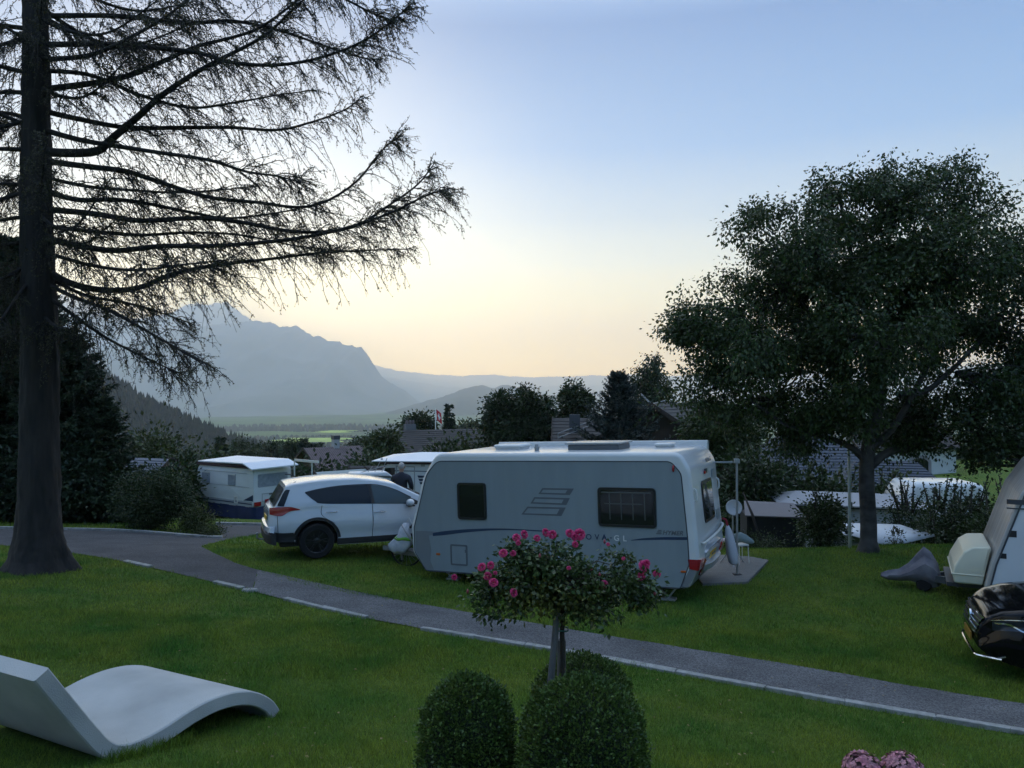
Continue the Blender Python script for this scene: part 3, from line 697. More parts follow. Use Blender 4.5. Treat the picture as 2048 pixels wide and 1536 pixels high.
# side outline, x from front to rear
xf, xr = -L0 / 2, L0 / 2
P0 = [(xf + 0.30, 0.30), (xf + 0.03, 0.62), (xf + 0.0, 1.13), (xf + 0.30, 2.10), (xf + 0.62, 2.57), (xr - 0.26, 2.57), (xr - 0.10, 2.30), (xr - 0.02, 1.15), (xr + 0.0, 0.72), (xr - 0.20, 0.30)]
prof_c = rounded(P0, [0.10, 0.14, 0.10, 0.35, 0.30, 0.20, 0.3, 0.3, 0.12, 0.12], 6)
mb = MB(); shell(mb, prof_c, -W0 / 2, W0 / 2, 0.075, n=6); mb.build('body', M_WHITE, hero, auto=30)
# side wall panel, set a little proud, and the dark seam round it
Ps = [(xf + 0.34, 0.32), (xf + 0.10, 0.66), (xf + 0.10, 1.12), (xf + 0.42, 2.16), (xf + 0.66, 2.41), (xr - 0.42, 2.41), (xr - 0.26, 2.22), (xr - 0.19, 1.15), (xr - 0.18, 0.72), (xr - 0.34, 0.32)]
side_o = rounded(Ps, [0.04, 0.1, 0.1, 0.3, 0.25, 0.16, 0.2, 0.3, 0.1, 0.04], 6)
mb = MB(); mb.prism(side_o, yS - 0.004, yS + 0.03); mb.build('side_panel', M_GREYP, hero)
mb = MB(); ring_panel(mb, inset(side_o, -0.018), side_o, yS + 0.0, 0.008); mb.build('seam', M_TRIM, hero)
# darker corner skirts
fs = [(xf + 0.32, 0.325), (xf + 0.12, 0.66), (xf + 0.12, 1.06), (xf + 0.36, 1.07), (xf + 0.85, 1.05), (xf + 0.42, 0.98), (xf + 0.47, 0.72), (xf + 0.44, 0.5), (xf + 0.52, 0.325)]
mb = MB(); mb.prism(fs, yS - 0.0065, yS - 0.003); mb.build('corner_skirt', M_SKIRT, hero)
lowf = [p for p in prof_c if p[0] < xf + 0.9 and p[1] < 1.10]; loc = sorted(lowf, key=lambda p: p[1])
mb = MB(); loops = []
for yv in np.linspace(-W0 / 2 + 0.01, W0 / 2 - 0.01, 12):
    e = 0.0 if abs(yv) < W0 / 2 - 0.1 else 0.05 * ((abs(yv) - (W0 / 2 - 0.1)) / 0.09) ** 2
    loops.append([(p[0] - 0.004 + e, yv, p[1]) for p in loc])
mb.loft(loops, cap=False, closed=False); mb.build('front_skirt', M_SKIRT, hero, auto=40)
rs_ = [p for p in prof_c if p[0] > xr - 0.6 and p[1] < 0.80]; rs_ = sorted(rs_, key=lambda p: -p[1])
mb = MB(); loops = []
for yv in np.linspace(-W0 / 2 + 0.005, W0 / 2 - 0.005, 16):
    e = 0.0 if abs(yv) < W0 / 2 - 0.1 else 0.05 * ((abs(yv) - (W0 / 2 - 0.1)) / 0.095) ** 2
    loops.append([(p[0] + 0.006 - e, yv, p[1] - 0.003) for p in rs_])
mb.loft(loops, cap=False, closed=False); mb.build('rear_skirt', M_SKIRT, hero, auto=40)
mb = MB(); mb.prism([(xr - 0.34, 0.325), (xr - 0.20, 0.34), (xr - 0.05, 0.60), (xr - 0.05, 0.74), (xr - 0.17, 0.74), (xr - 0.18, 0.62)], yS - 0.001, yS + 0.03); mb.build('corner_skirt', M_SKIRT, hero)
mb = MB(); mb.box((0, yS + 0.02, 0.31), (L0 - 0.75, 0.045, 0.035)); mb.build('sill_rail', M_TRIM, hero)
# windows on the side
a = hp(917, 1038); b = hp(972, 966); window(hero, (a[0], a[1], b[0], b[1]), yS - 0.004, 0.07)
a = hp(1198, 1052); b = hp(1311, 975); window(hero, (a[0], a[1], b[0], b[1] - 0.01), yS - 0.004, 0.07, bars=True)
# service hatch
x0, z1 = hp(901, 1088); x1, z0 = hp(936, 1132); o_ = rounded([(x0, z0), (x1, z0), (x1, z1), (x0, z1)], 0.03); i_ = inset(o_, 0.032)
mb = MB(); ring_panel(mb, o_, i_, yS - 0.004, 0.01); sh_ = mb.build('service_hatch', M_DECAL, hero)
mb = MB(); mb.prism(i_, yS - 0.008, yS - 0.004); mb.build('flap', M_GREYP, sh_)
mb = MB(); mb.box((x1 - 0.035, yS - 0.013, z1 - 0.12), (0.03, 0.008, 0.06)); mb.build('lock', M_DECAL, sh_)
# three slanted outline marks
for (a, b, c, d) in (((1085, 976), (1148, 977), (1140, 990), (1077, 988)), ((1069, 994), (1140, 996), (1133, 1010), (1061, 1007)), ((1055, 1013), (1132, 1015), (1123, 1032), (1043, 1029))):
    q = [hp(*p) for p in (a, b, c, d)]; mb = MB()
    inn = inset(q, 0.03); inn[1] = (inn[1][0] - 0.07, inn[1][1]); inn[2] = (inn[2][0] - 0.07, inn[2][1])
    ring_panel(mb, q, inn, yS - 0.0042, 0.003); mb.build('slanted_mark', M_DECAL, hero)
# blue swooshes
def ribbon(name, topc, botc, m, off=0.0035, n=40):
    t_ = catmull([(*hp(*p), 0) for p in topc], n); b_ = catmull([(*hp(*p), 0) for p in botc], n); mb = MB()
    mb.loft([[(p[0], yS - 0.004 - off, p[1]) for p in t_], [(p[0], yS - 0.004 - off, p[1]) for p in b_]], cap=False, closed=False); return mb.build(name, m, hero)
ribbon('blue_stripe', [(866, 1066), (890, 1062), (940, 1058), (1010, 1057), (1105, 1062)], [(866, 1072), (890, 1070), (940, 1064), (1010, 1060), (1105, 1064)], M_BLUE)
ribbon('blue_stripe', [(1262, 1080), (1290, 1076), (1330, 1074), (1376, 1074)], [(1262, 1081), (1290, 1080), (1330, 1079.5), (1374, 1080)], M_BLUE)
for ch, px_, py_, m_ in (('N', 1155, 1078, M_BLUE), ('O', 1172, 1078.5, M_BLUE), ('V', 1190, 1079, M_BLUE), ('A', 1204, 1079.5, M_BLUE), ('-', 1220, 1079, M_BLUE), ('G', 1228, 1081, M_WPLAS), ('L', 1246, 1082, M_WPLAS)):
    x, z = hp(px_, py_); lettering(hero, 'lettering', ch, 0.135, x, yS - 0.008, z, m_, bold=0.002)
x, z = hp(1325, 1069); lettering(hero, 'lettering', 'HYMER', 0.105, x, yS - 0.008, z, M_DECAL, shear=0.3, spacing=1.05, bold=0.002)
mb = MB(); x, z = hp(1312, 1068)
for k in range(3): mb.add([(x + 0.015 * k, yS - 0.008, z + 0.028 * k), (x + 0.09 + 0.0 * k, yS - 0.008, z + 0.028 * k), (x + 0.105, yS - 0.008, z + 0.028 * k + 0.018), (x + 0.015 * k + 0.015, yS - 0.008, z + 0.028 * k + 0.018)], [(0, 1, 2, 3)])
mb.build('emblem', M_DECAL, hero)
# marker lamps
for (px, py, wd, hh, m) in ((877, 1108, 0.085, 0.04, M_ORANGE), (1367, 1143, 0.09, 0.032, M_ORANGE)):
    x, z = hp(px, py); mb = MB(); mb.prism(rounded([(x - wd / 2, z - hh / 2), (x + wd / 2, z - hh / 2), (x + wd / 2, z + hh / 2), (x - wd / 2, z + hh / 2)], 0.014, 4), yS - 0.02, yS - 0.003); mb.build('marker_lamp', m, hero, bevel=0.004)
x, z = hp(1347, 937); mb = MB(); mb.sphere((x, yS - 0.02, z), (0.022, 0.025, 0.06), 7); mb.build('clearance_lamp', M_RED, hero, smooth=True)
# rear wall: fittings lie on a surface x = rear(z)
rz_ = sorted([(p[1], p[0]) for p in prof_c if p[0] > 0.5 and p[1] > 0.31])
def rearx(z): return float(np.interp(z, [q[0] for q in rz_], [q[1] for q in rz_]))
def rear_poly(name, yz, m, proud=0.012, parent=None, zoff=0.0, t=0.01):
    n = len(yz); mb = MB(); v = [(rearx(z) + proud, y, z) for y, z in yz] + [(rearx(z) + proud - t, y, z) for y, z in yz]
    mb.add(v, [tuple(range(n)), tuple(range(2 * n - 1, n - 1, -1))] + [(i, (i + 1) % n, n + (i + 1) % n, n + i) for i in range(n)]); return mb.build(name, m, parent or hero)
def grid_poly(quad, r, nz=10): return rounded([(quad[0], quad[1]), (quad[2], quad[1]), (quad[2], quad[3]), (quad[0], quad[3])], r, 6)
wq = grid_poly((-0.42, 1.30, 0.42, 2.02), 0.09)
wf = rear_poly('rear_window', wq, M_FRAME, 0.02, t=0.03); rear_poly('pane', inset(wq, 0.05), M_GLASSD, 0.026, wf)
# lamps, moulded bumper and plate
for sg in (-1, 1):
    q = [(sg * 1.085, 0.80), (sg * 0.80, 0.78), (sg * 0.66, 0.72), (sg * 0.62, 0.45), (sg * 0.70, 0.46), (sg * 0.82, 0.60), (sg * 1.085, 0.62)]
    rear_poly('tail_lamp', q, M_RED, 0.03, t=0.06)
mb = MB(); mb.prism([(xr - 0.19, 0.80), (xr - 0.02, 0.80), (xr - 0.03, 0.62), (xr - 0.17, 0.64)], yS - 0.008, yS + 0.04); mb.build('lamp_side', M_RED, hero)
mb = MB(); loops = []
for k in range(21):
    y = -0.64 + 1.28 * k / 20; c = 1 - (y / 0.64) ** 4; zt = 0.83 + 0.10 * c; zb = 0.50; xo = 0.02 + 0.075 * c
    loops.append([(rearx(0.7) - 0.03, y, zb), (rearx(0.6) + xo, y, zb + 0.02), (rearx(0.6) + xo + 0.015, y, zb + 0.08), (rearx(0.7) + xo - 0.01, y, zb + 0.13), (rearx(0.7) + 0.0, y, zb + 0.16), (rearx(0.8) + 0.0, y, zt - 0.08), (rearx(0.8) + xo, y, zt), (rearx(0.8) - 0.03, y, zt + 0.04)])
mb.loft(loops); mb.build('bumper', mat('silver_bumper', (0.5, 0.52, 0.55), 0.25, metal=0.5), hero, auto=35)
pl = rear_poly('number_plate', [(-0.26, 0.665), (0.26, 0.665), (0.26, 0.775), (-0.26, 0.775)], M_PLATE, 0.02)
rear_poly('plate_mark', [(-0.16, 0.705), (-0.02, 0.705), (-0.02, 0.745), (-0.16, 0.745)], M_DECAL, 0.022, pl, t=0.001); rear_poly('plate_mark', [(0.03, 0.705), (0.16, 0.705), (0.16, 0.745), (0.03, 0.745)], M_DECAL, 0.022, pl, t=0.001)
# long grab rail sweeping up across the rear
mb = MB(); pts = [(rearx(1.03) + 0.01, -0.86, 1.03), (rearx(1.03) + 0.055, -0.80, 1.035), (rearx(1.03) + 0.065, -0.3, 1.04), (rearx(1.05) + 0.065, 0.4, 1.06), (rearx(1.08) + 0.055, 0.84, 1.10), (rearx(1.1) + 0.01, 0.9, 1.12)]
mb.tube(catmull(pts, 28), 0.022, 8); mb.build('grab_rail', M_WPLAS, hero, auto=40)
for sg in (-1, 1):
    mb = MB(); y = sg * 0.97; pts = [(rearx(2.0) - 0.02, y, 1.96), (rearx(2) + 0.04, y, 1.92), (rearx(1.9) + 0.04, y, 1.78), (rearx(1.9) - 0.0, y, 1.74)]; mb.tube(catmull(pts, 12), 0.016, 7); mb.build('grab_handle', M_WPLAS, hero, auto=40)
mb = MB(); mb.box((rearx(2.16) + 0.02, -0.02, 2.15), (0.035, 0.17, 0.05)); hl = mb.build('high_lamp', M_RED, hero, bevel=0.01); mb = MB(); mb.box((rearx(2.2) + 0.025, 0.0, 2.19), (0.04, 0.12, 0.045)); mb.build('lamp_cap', M_TRIM, hl, bevel=0.008)
rear_poly('vent_grille', grid_poly((0.62, 1.22, 0.92, 1.40), 0.02), M_GREYP, 0.012); rear_poly('vent_grille', grid_poly((0.55, 2.0, 0.92, 2.15), 0.02), M_GREYP, 0.012)
o_ = lettering(hero, 'lettering', 'NOVA-GL', 0.11, rearx(2.33) + 0.02, 0.20, 2.31, M_DECAL, rot=(R(90), 0, R(90)), bold=0.001)
o_.rotation_euler = (R(90 - 8), 0, R(90))
# roof fittings
zr = 2.57
def roof_box(name, px0, px1, y0, y1, h, m, ns=6):
    mb = MB(); cx = (px0 + px1) / 2; q = rounded([(px0, y0), (px1, y0), (px1, y1), (px0, y1)], 0.06, 4); q2 = inset(q, 0.03)
    mb.loft([[(p[0], p[1], zr - 0.01) for p in q2], [(p[0], p[1], zr + h * 0.35) for p in q2], [(p[0], p[1], zr + h * 0.45) for p in q], [(p[0], p[1], zr + h * 0.8) for p in q], [(p[0], p[1], zr + h) for p in q2]]); return mb.build(name, m, hero, auto=35)
roof_box('roof_vent', -1.45, -0.85, -0.10, 0.45, 0.10, M_WHITE); roof_box('roof_vent', 1.72, 2.08, 0.30, 0.66, 0.08, M_WHITE)
sk = MB(); sk.box((0.72, 0.10, zr + 0.045), (1.00, 0.74, 0.10)); so = sk.build('skylight', mat('smoked_frame', (0.10, 0.11, 0.12), 0.3), hero, bevel=0.02)
sk = MB(); sk.box((0.72, 0.10, zr + 0.118), (1.10, 0.80, 0.035)); sk.build('lid', mat('skylight_lid', (0.33, 0.34, 0.34), 0.25), so, bevel=0.012)
mb = MB(); mb.lathe([(0.045, zr - 0.01), (0.045, zr + 0.05), (0.06, zr + 0.05), (0.06, zr + 0.07), (0.035, zr + 0.07), (0.035, zr + 0.12), (0.01, zr + 0.125)], (-0.35, -0.42, 0), n=14); mb.build('flue', mat('flue_grey', (0.3, 0.31, 0.32), 0.5), hero, auto=40)
mb = MB(); q = rounded([(W0 / 2 - 0.13, 2.50), (W0 / 2 + 0.02, 2.48), (W0 / 2 + 0.02, 2.66), (W0 / 2 - 0.11, 2.67)], 0.03, 3); mb.prism(q, xf + 0.95, xr - 0.22, 'yz'); mb.build('awning_case', M_WHITE, hero, bevel=0.004)
# running gear
wheel(hero, (0.10, yS + 0.17, 0.30), 0.31, 0.18)
wheel(hero, (0.10, -yS - 0.17, 0.30), 0.31, 0.18, side=1)
mb = MB()
for sg in (-1, 1): mb.bar((xf - 1.15, 0, 0.42), (0.2, sg * 0.75, 0.36), 0.06, 0.12)
mb.box((xf - 1.25, 0, 0.47), (0.30, 0.09, 0.09)); dr = mb.build('drawbar', M_STEEL, hero)
mb = MB(); mb.tube([(xf - 0.95, 0.0, 0.62), (xf - 0.95, 0.0, 0.12)], 0.024, 8); mb.tube([(xf - 0.95, 0, 0.62), (xf - 0.95, 0.10, 0.65)], 0.012, 6); jw = mb.build('jockey_stand', M_STEEL, hero)
mb = MB(); mb.lathe([(0.03, -0.03), (0.10, -0.03), (0.11, 0), (0.10, 0.03), (0.03, 0.03)], (xf - 0.97, 0, 0.13), 'y', 16); mb.build('jockey_wheel', M_RUB, hero, auto=35)
for x, sgn in ((xr - 0.65, 1), (xf + 0.75, -1)):
    for sg in (-1, 1):
        zb = gz(*(HM @ Vector((x + 0.0, sg * 0.85, 0)))[:2]) - base.z - x * math.sin(R(2)); mb = MB()
        mb.bar((x - 0.25 * sgn, sg * 0.85, 0.33), (x + 0.05 * sgn, sg * 0.85, zb + 0.06), 0.045, 0.04); mb.bar((x + 0.25 * sgn, sg * 0.85, 0.33), (x + 0.05, sg * 0.85, zb + 0.06), 0.03); mb.box((x + 0.05, sg * 0.85, zb + 0.035), (0.24, 0.15, 0.04)); mb.build('corner_steady', M_STEEL, hero)
# ------------------------------------------------------------------ other caravans
def caravan(label, base, yaw, L, W, H, cover=None, skirt=None, zb=0.32, front=0.45, body=None, roundness=0.12, name='caravan'):
    t = thing(name, label, 'caravan', base, yaw); f, r = -L / 2, L / 2
    P = [(f + front * 0.55, zb), (f, zb + 0.45), (f + front, H - 0.25), (f + front + 0.25, H), (r - 0.12, H), (r, H - 0.25), (r + 0.0, zb + 0.25), (r - 0.08, zb)]
    prof = rounded(P, [0.08, 0.2, 0.25, 0.15, 0.12, 0.2, 0.1, 0.06], 5); mb = MB(); shell(mb, prof, -W / 2, W / 2, roundness * 0.5, n=4); mb.build('body', body or M_WHITE, t, auto=30)
    return t
def quad_prism(t, name, quads, m, bevel=0.0, th=0.02, smooth=False):
    """thick sheet(s) over listed corner loops (lists of points), thickened downwards"""
    mb = MB()
    for q in quads:
        n = len(q); v = [tuple(p) for p in q] + [(p[0], p[1], p[2] - th) for p in q]
        mb.add(v, [tuple(range(n)), tuple(range(2 * n - 1, n - 1, -1))] + [(i, n + i, n + (i + 1) % n, (i + 1) % n) for i in range(n)])
    return mb.build(name, m, t, bevel=bevel)
M_OLDW = mat('old_white_panel', (0.66, 0.68, 0.70), 0.4, noise=0.08, nscale=2)
M_GREYBAND = mat('grey_band', (0.33, 0.34, 0.36), 0.5)
M_ROOFC = mat('roof_cover', (0.74, 0.76, 0.80), 0.35, noise=0.06, nscale=1.2)
M_MAROON = mat('maroon_fringe', (0.045, 0.02, 0.025), 0.7)
# left caravan, seen from its rear corner
LY = math.atan2(-0.57, 0.82); c1 = at(507, 1038, 36); c1.z = gz(c1.x, c1.y)
e1, e2 = Vector((math.cos(LY), math.sin(LY), 0)), Vector((-math.sin(LY), math.cos(LY), 0)); Ll, Wl = 4.7, 2.15
b1 = c1 - e1 * (Ll / 2) + e2 * (Wl / 2)
lc = caravan('white caravan with blue skirt and tent-like roof cover beside the round bush', b1, LY, Ll, Wl, 2.42, zb=0.5, front=0.35, body=M_OLDW)
b1z = (at(507, 1038, 36).z); lc.location.z = b1z
LM = frame_of(lc); y = -Wl / 2
def lp(px, py): p = plane_hit(px, py, LM, 1, y); return p.x, p.z
mb = MB(); mb.box((0.03, y - 0.006, 0.64), (Ll - 0.3, 0.012, 0.26)); mb.build('grey_band', M_GREYBAND, lc)
mb = MB(); mb.box((0.03, y - 0.014, 0.66), (Ll - 0.3, 0.012, 0.045)); mb.build('blue_stripe', M_BLUE, lc)
mb = MB(); mb.box((-0.05, y - 0.01, 2.05), (Ll - 0.85, 0.01, 0.02)); mb.box((-0.02, y - 0.01, 1.42), (Ll - 0.55, 0.01, 0.012)); mb.build('seam', M_GREYBAND, lc)
for wx0, wx1 in ((-1.62, -1.0), (0.45, 1.0)):
    o_ = rounded([(wx0, 1.45), (wx1, 1.45), (wx1, 2.0), (wx0, 2.0)], 0.05, 4); mb = MB(); mb.prism(o_, y - 0.03, y + 0.01); w_ = mb.build('window', mat('frosted_pane', (0.30, 0.34, 0.40), 0.35, noise=0.3, nscale=6), lc)
    mb = MB(); mb.prism([(wx0 - 0.02, 1.93), (wx1 + 0.02, 1.93), (wx1 + 0.02, 2.0), (wx0 - 0.02, 2.0)], y - 0.036, y - 0.03); mb.build('curtain', M_WPLAS, w_)
mb = MB(); ring_panel(mb, [(0.93, 0.62), (1.2, 0.62), (1.2, 0.95), (0.93, 0.95)], [(0.98, 0.67), (1.15, 0.67), (1.15, 0.90), (0.98, 0.90)], y - 0.006, 0.02); mb.build('service_hatch', M_WPLAS, lc)
xr_ = Ll / 2
mb = MB(); mb.prism(rounded([(-0.85, 1.42), (0.85, 1.42), (0.85, 2.02), (-0.85, 2.02)], 0.06, 4), xr_ - 0.02, xr_ + 0.012, 'yz'); mb.build('rear_window', mat('frosted_pane', (0.3, 0.34, 0.4)), lc)
mb = MB(); ring_panel(mb, [(-0.62, 0.75), (0.62, 0.75), (0.62, 1.12), (-0.62, 1.12)], [(-0.59, 0.78), (0.59, 0.78), (0.59, 1.09), (-0.59, 1.09)], 0, 0.01); o_ = mb.build('rear_panel', M_GREYBAND, lc); o_.location = (xr_ + 0.004, 0, 0); o_.rotation_euler = (0, 0, R(90))
mb = MB(); mb.box((xr_ + 0.02, 0.0, 1.06), (0.03, 0.42, 0.05)); mb.build('grip', M_BLACKP, lc)
for sg in (-1, 1):
    mb = MB(); mb.box((xr_ + 0.01, sg * 0.86, 0.66), (0.05, 0.36, 0.19)); mb.build('tail_lamp', M_RED, lc, bevel=0.01)
mb = MB(); mb.add([(xr_ - 0.75, y - 0.01, 0.80), (xr_ - 0.03, y - 0.01, 0.80), (xr_ - 0.03, y - 0.01, 1.1)], [(0, 1, 2)]); mb.build('blue_flash', M_BLUE, lc)
mb = MB(); nseg = 26; per = [(-Ll / 2 + 0.25, -Wl / 2 - 0.01), (Ll / 2 + 0.02, -Wl / 2 - 0.01), (Ll / 2 + 0.02, Wl / 2 + 0.01)]
P_ = resample([Vector((p[0], p[1], 0)) for p in per], 0.22)
mb.loft([[(p.x + random.uniform(-.015, .015), p.y + random.uniform(-.015, .015), 0.53) for p in P_], [(p.x + random.uniform(-.04, .04), p.y + random.uniform(-.04, .04), 0.28) for p in P_], [(p.x + random.uniform(-.05, .05), p.y + random.uniform(-.05, .05), -0.08) for p in P_]], cap=False, closed=False)
mb.build('canvas_skirt', M_NIGHT, lc, smooth=True)
rh = 2.56; LMi = LM.inverted()
cw = lambda px, py, d: tuple(LMi @ at(px, py, d))
NL_, NR_, FR_, FL_, B1_, B2_ = cw(396, 921, 38.7), cw(485, 926, 36.0), cw(577, 917, 37.7), cw(474, 911, 40.5), cw(503, 938.5, 35.75), cw(597, 928.5, 37.4)
quad_prism(lc, 'roof_cover', [[NL_, NR_, FR_, FL_], [NR_, B1_, B2_, FR_]], M_ROOFC, th=0.05)
mb = MB(); mb.box((0.05, -Wl / 2 - 0.02, 2.36), (Ll - 0.5, 0.05, 0.14)); mb.build('fringe', M_MAROON, lc)
# awning frame with two thin posts beside it
aw = thing('awning', 'thin white awning beam on two posts beside the blue skirted caravan', 'awning', sit(640, 34))
aw.location.z = 0
mb = MB(); pA, pB = at(590, 920, 35), at(637, 924, 33.5); mb.bar(pA, pB, 0.07, 0.10); o_ = mb.build('beam', M_WPLAS, aw); o_.location = -Vector(aw.location)
for px, d, py in ((589, 34.9, 921), (624, 33.9, 923)):
    p = at(px, py, d); mb = MB(); mb.tube([p, (p.x, p.y, gz(p.x, p.y))], 0.035, 6); o_ = mb.build('post', M_WPLAS, aw); o_.location = -Vector(aw.location)

# second caravan behind the white car
cb = at(900, 915, 24); b2 = Vector((cb.x - 0.15, 25.0, 0)); p_l = at(757, 915, 24)
Y2 = math.atan2(-0.10, 0.98); L2 = 5.4; e1, e2 = Vector((math.cos(Y2), math.sin(Y2), 0)), Vector((-math.sin(Y2), math.cos(Y2), 0))
b2 = p_l + e1 * (L2 / 2) + e2 * 1.1; b2.z = hpx(917, 24) - 2.52
c2 = caravan('white caravan with striped blue logo behind the person and white car', b2, Y2, L2, 2.2, 2.45, zb=0.3, front=0.12, body=M_OLDW)
M2 = frame_of(c2); y = -1.1
def cp2(px, py): p = plane_hit(px, py, M2, 1, y); return p.x, p.z
def patch(t, name, fn, pxs, m, y, off=0.008, th=0.01):
    mb = MB(); mb.prism([fn(*p) for p in pxs], y - off, y - off + th); return mb.build(name, m, t)
patch(c2, 'window', cp2, [(770, 936), (790, 935), (790, 975), (770, 975)], M_GLASSD, y, 0.02)
mb = MB(); q = [cp2(*p) for p in ((792, 931), (830, 933), (830, 995), (792, 995))]; ring_panel(mb, q, inset(q, 0.03), y - 0.002, 0.012); mb.build('door', M_GREYBAND, c2)
patch(c2, 'vent', cp2, [(842, 928), (850, 928), (850, 933), (842, 933)], M_GREYBAND, y, 0.015)
patch(c2, 'seam', cp2, [(757, 940), (900, 943), (900, 944.5), (757, 941.5)], M_BLUE, y, 0.008)
for k in range(3): patch(c2, 'logo_stripe', cp2, [(835 + 2 * k, 951 + 6.5 * k), (858 + 3 * k, 951.5 + 6.5 * k), (862 + 3 * k, 955 + 6.5 * k), (837 + 2 * k, 955.5 + 6.5 * k)], M_BLUE, y, 0.012)
mb = MB(); x_, z_ = cp2(764, 922); mb.box((x_, y - 0.02, z_), (0.06, 0.04, 0.16)); mb.build('lamp', M_TRIM, c2)
A = [(-L2 / 2 - 0.15, -1.32, 2.47), (L2 / 2 + 0.2, -1.32, 2.47), (L2 / 2 + 0.2, 1.35, 2.47), (-L2 / 2 - 0.15, 1.35, 2.47)]; T1, T2 = (-L2 / 2 + 1.1, 0.1, 2.64), (L2 / 2 - 0.3, 0.1, 2.64)
quad_prism(c2, 'roof_cover', [[A[0], A[1], T2, T1], [A[1], A[2], T2], [A[2], A[3], T1, T2], [A[3], A[0], T1]], M_ROOFC, th=0.03)
mb = MB(); mb.box((0, -1.13, 2.40), (L2, 0.04, 0.09)); mb.build('fringe', M_MAROON, c2)

# grey roofed caravan beyond the crest on the right
M_GREYC = mat('faded_grey_caravan', (0.34, 0.35, 0.37), 0.55, noise=0.1, nscale=2); M_GREYR = mat('taupe_roof_cover', (0.27, 0.27, 0.29), 0.6, noise=0.08, nscale=1.5)
Y3 = R(-11); L3 = 4.9; pl = at(1520, 1030, 25.3); e1, e2 = Vector((math.cos(Y3), math.sin(Y3), 0)), Vector((-math.sin(Y3), math.cos(Y3), 0))
b3 = pl + e1 * (L3 / 2) + e2 * 1.1; b3.z = hpx(995, 24.8) - 2.62
c3 = caravan('grey caravan with overhanging taupe roof cover behind the birch trunk', b3, Y3, L3, 2.2, 2.4, zb=0.3, front=0.95, body=M_GREYC)
M3 = frame_of(c3); y = -1.1
def cp3(px, py): p = plane_hit(px, py, M3, 1, y); return p.x, p.z
patch(c3, 'window', cp3, [(1600, 1012), (1628, 1013), (1628, 1035), (1600, 1035)], M_GLASSD, y, 0.02)
patch(c3, 'window', cp3, [(1660, 1014), (1690, 1016), (1690, 1036), (1660, 1036)], mat('pale_blind', (0.3, 0.36, 0.38), 0.5), y, 0.02)
A = [(-L3 / 2 + 0.55, -1.25, 2.40), (L3 / 2 - 0.1, -1.25, 2.34), (L3 / 2 + 1.0, -0.9, 2.0), (L3 / 2 + 1.3, 1.0, 2.15), (L3 / 2 - 0.1, 1.3, 2.4), (-L3 / 2 + 0.55, 1.3, 2.40)]
T1, T2 = (-L3 / 2 + 1.3, 0, 2.68), (L3 / 2 - 0.5, 0.1, 2.62)
quad_prism(c3, 'roof_cover', [[A[0], A[1], T2, T1], [A[1], A[2], T2], [A[2], A[3], T2], [A[3], A[4], T2], [A[4], A[5], T1, T2], [A[5], A[0], T1]], M_GREYR, th=0.04)
mb = MB(); mb.box((-0.2, -1.13, 2.31), (L3 - 0.9, 0.05, 0.10)); mb.build('fringe', M_TRIM, c3)

# rounded white camper behind the shrubs
p = at(1895, 1040, 27); Y4 = R(-6); b4 = Vector((p.x, 28, hpx(966, 26.9) - 2.62))
c4 = thing('camper', 'long white camper half hidden by the shrubs on the right', 'camper', b4, Y4); L4 = 3.0
q = rounded([(-L4 / 2, 0.35), (-L4 / 2 - 0.1, 1.4), (-L4 / 2 + 0.25, 2.2), (-L4 / 2 + 0.5, 2.6), (L4 / 2 - 0.25, 2.6), (L4 / 2, 2.2), (L4 / 2 + 0.05, 0.35)], [0.1, 0.3, 0.3, 0.3, 0.3, 0.3, 0.1], 6)
mb = MB(); shell(mb, q, -1.05, 1.05, 0.22, n=6); mb.build('body', M_WHITE, c4, auto=30)
mb = MB(); mb.prism(rounded([(-1.15, 1.5), (-0.5, 1.5), (-0.5, 1.98), (-1.15, 1.98)], 0.08, 4), -1.07, -1.03); mb.build('window', M_GLASSD, c4)
mb = MB(); mb.box((0, -1.055, 1.25), (L4 - 0.3, 0.02, 0.05)); mb.build('blue_stripe', M_BLUE, c4)
# white awning sheet pulled to a point
M_TARP = mat('white_tarpaulin', (0.46, 0.50, 0.55), 0.5, noise=0.05, nscale=3)
aw2 = thing('awning', 'white awning sheet pulled out to a sharp corner right of the birch trunk', 'awning', sit(1760, 20.5)); o0 = Vector(aw2.location)
def sheet3(t, name, grid, m, th=0.012):
    rows = [[Vector(p) - o0 for p in r] for r in grid]; mb = MB(); mb.loft([[tuple(p) for p in r] for r in rows], cap=False, closed=False); o = mb.build(name, m, t, smooth=True)
    s = o.modifiers.new('thick', 'SOLIDIFY'); s.thickness = th; return o
ra = [at(1590, 1046, 22.5), at(1665, 1045, 22), at(1740, 1047, 21.6), at(1800, 1049, 21.2), at(1835, 1060, 20.8), at(1873, 1069.5, 20.4)]
rb_ = [at(1592, 1058, 21), at(1665, 1058, 20.8), at(1722, 1060, 20.4), at(1763, 1066, 20), at(1812, 1070, 20.2), at(1872, 1071, 20.38)]
rc = [at(1596, 1068, 20), at(1665, 1068, 19.8), at(1700, 1070, 19.6), at(1765, 1088, 19.2), at(1812, 1086, 19.9), at(1871, 1072, 20.36)]
sheet3(aw2, 'sheet', [ra, rb_, rc], M_TARP)
mb = MB(); P_ = [at(1640, 1071, 19.9), at(1660, 1071, 19.9), at(1680, 1071, 19.8), at(1700, 1072, 19.7), at(1725, 1076, 19.9)]
mb.loft([[tuple(p - o0) for p in P_], [(p.x - o0.x, p.y - o0.y, p.z - o0.z - 0.75) for p in P_]], cap=False, closed=False); w_ = mb.build('side_wall', mat('grey_canvas', (0.33, 0.34, 0.36), 0.7), aw2); s_ = w_.modifiers.new('thick', 'SOLIDIFY'); s_.thickness = 0.01
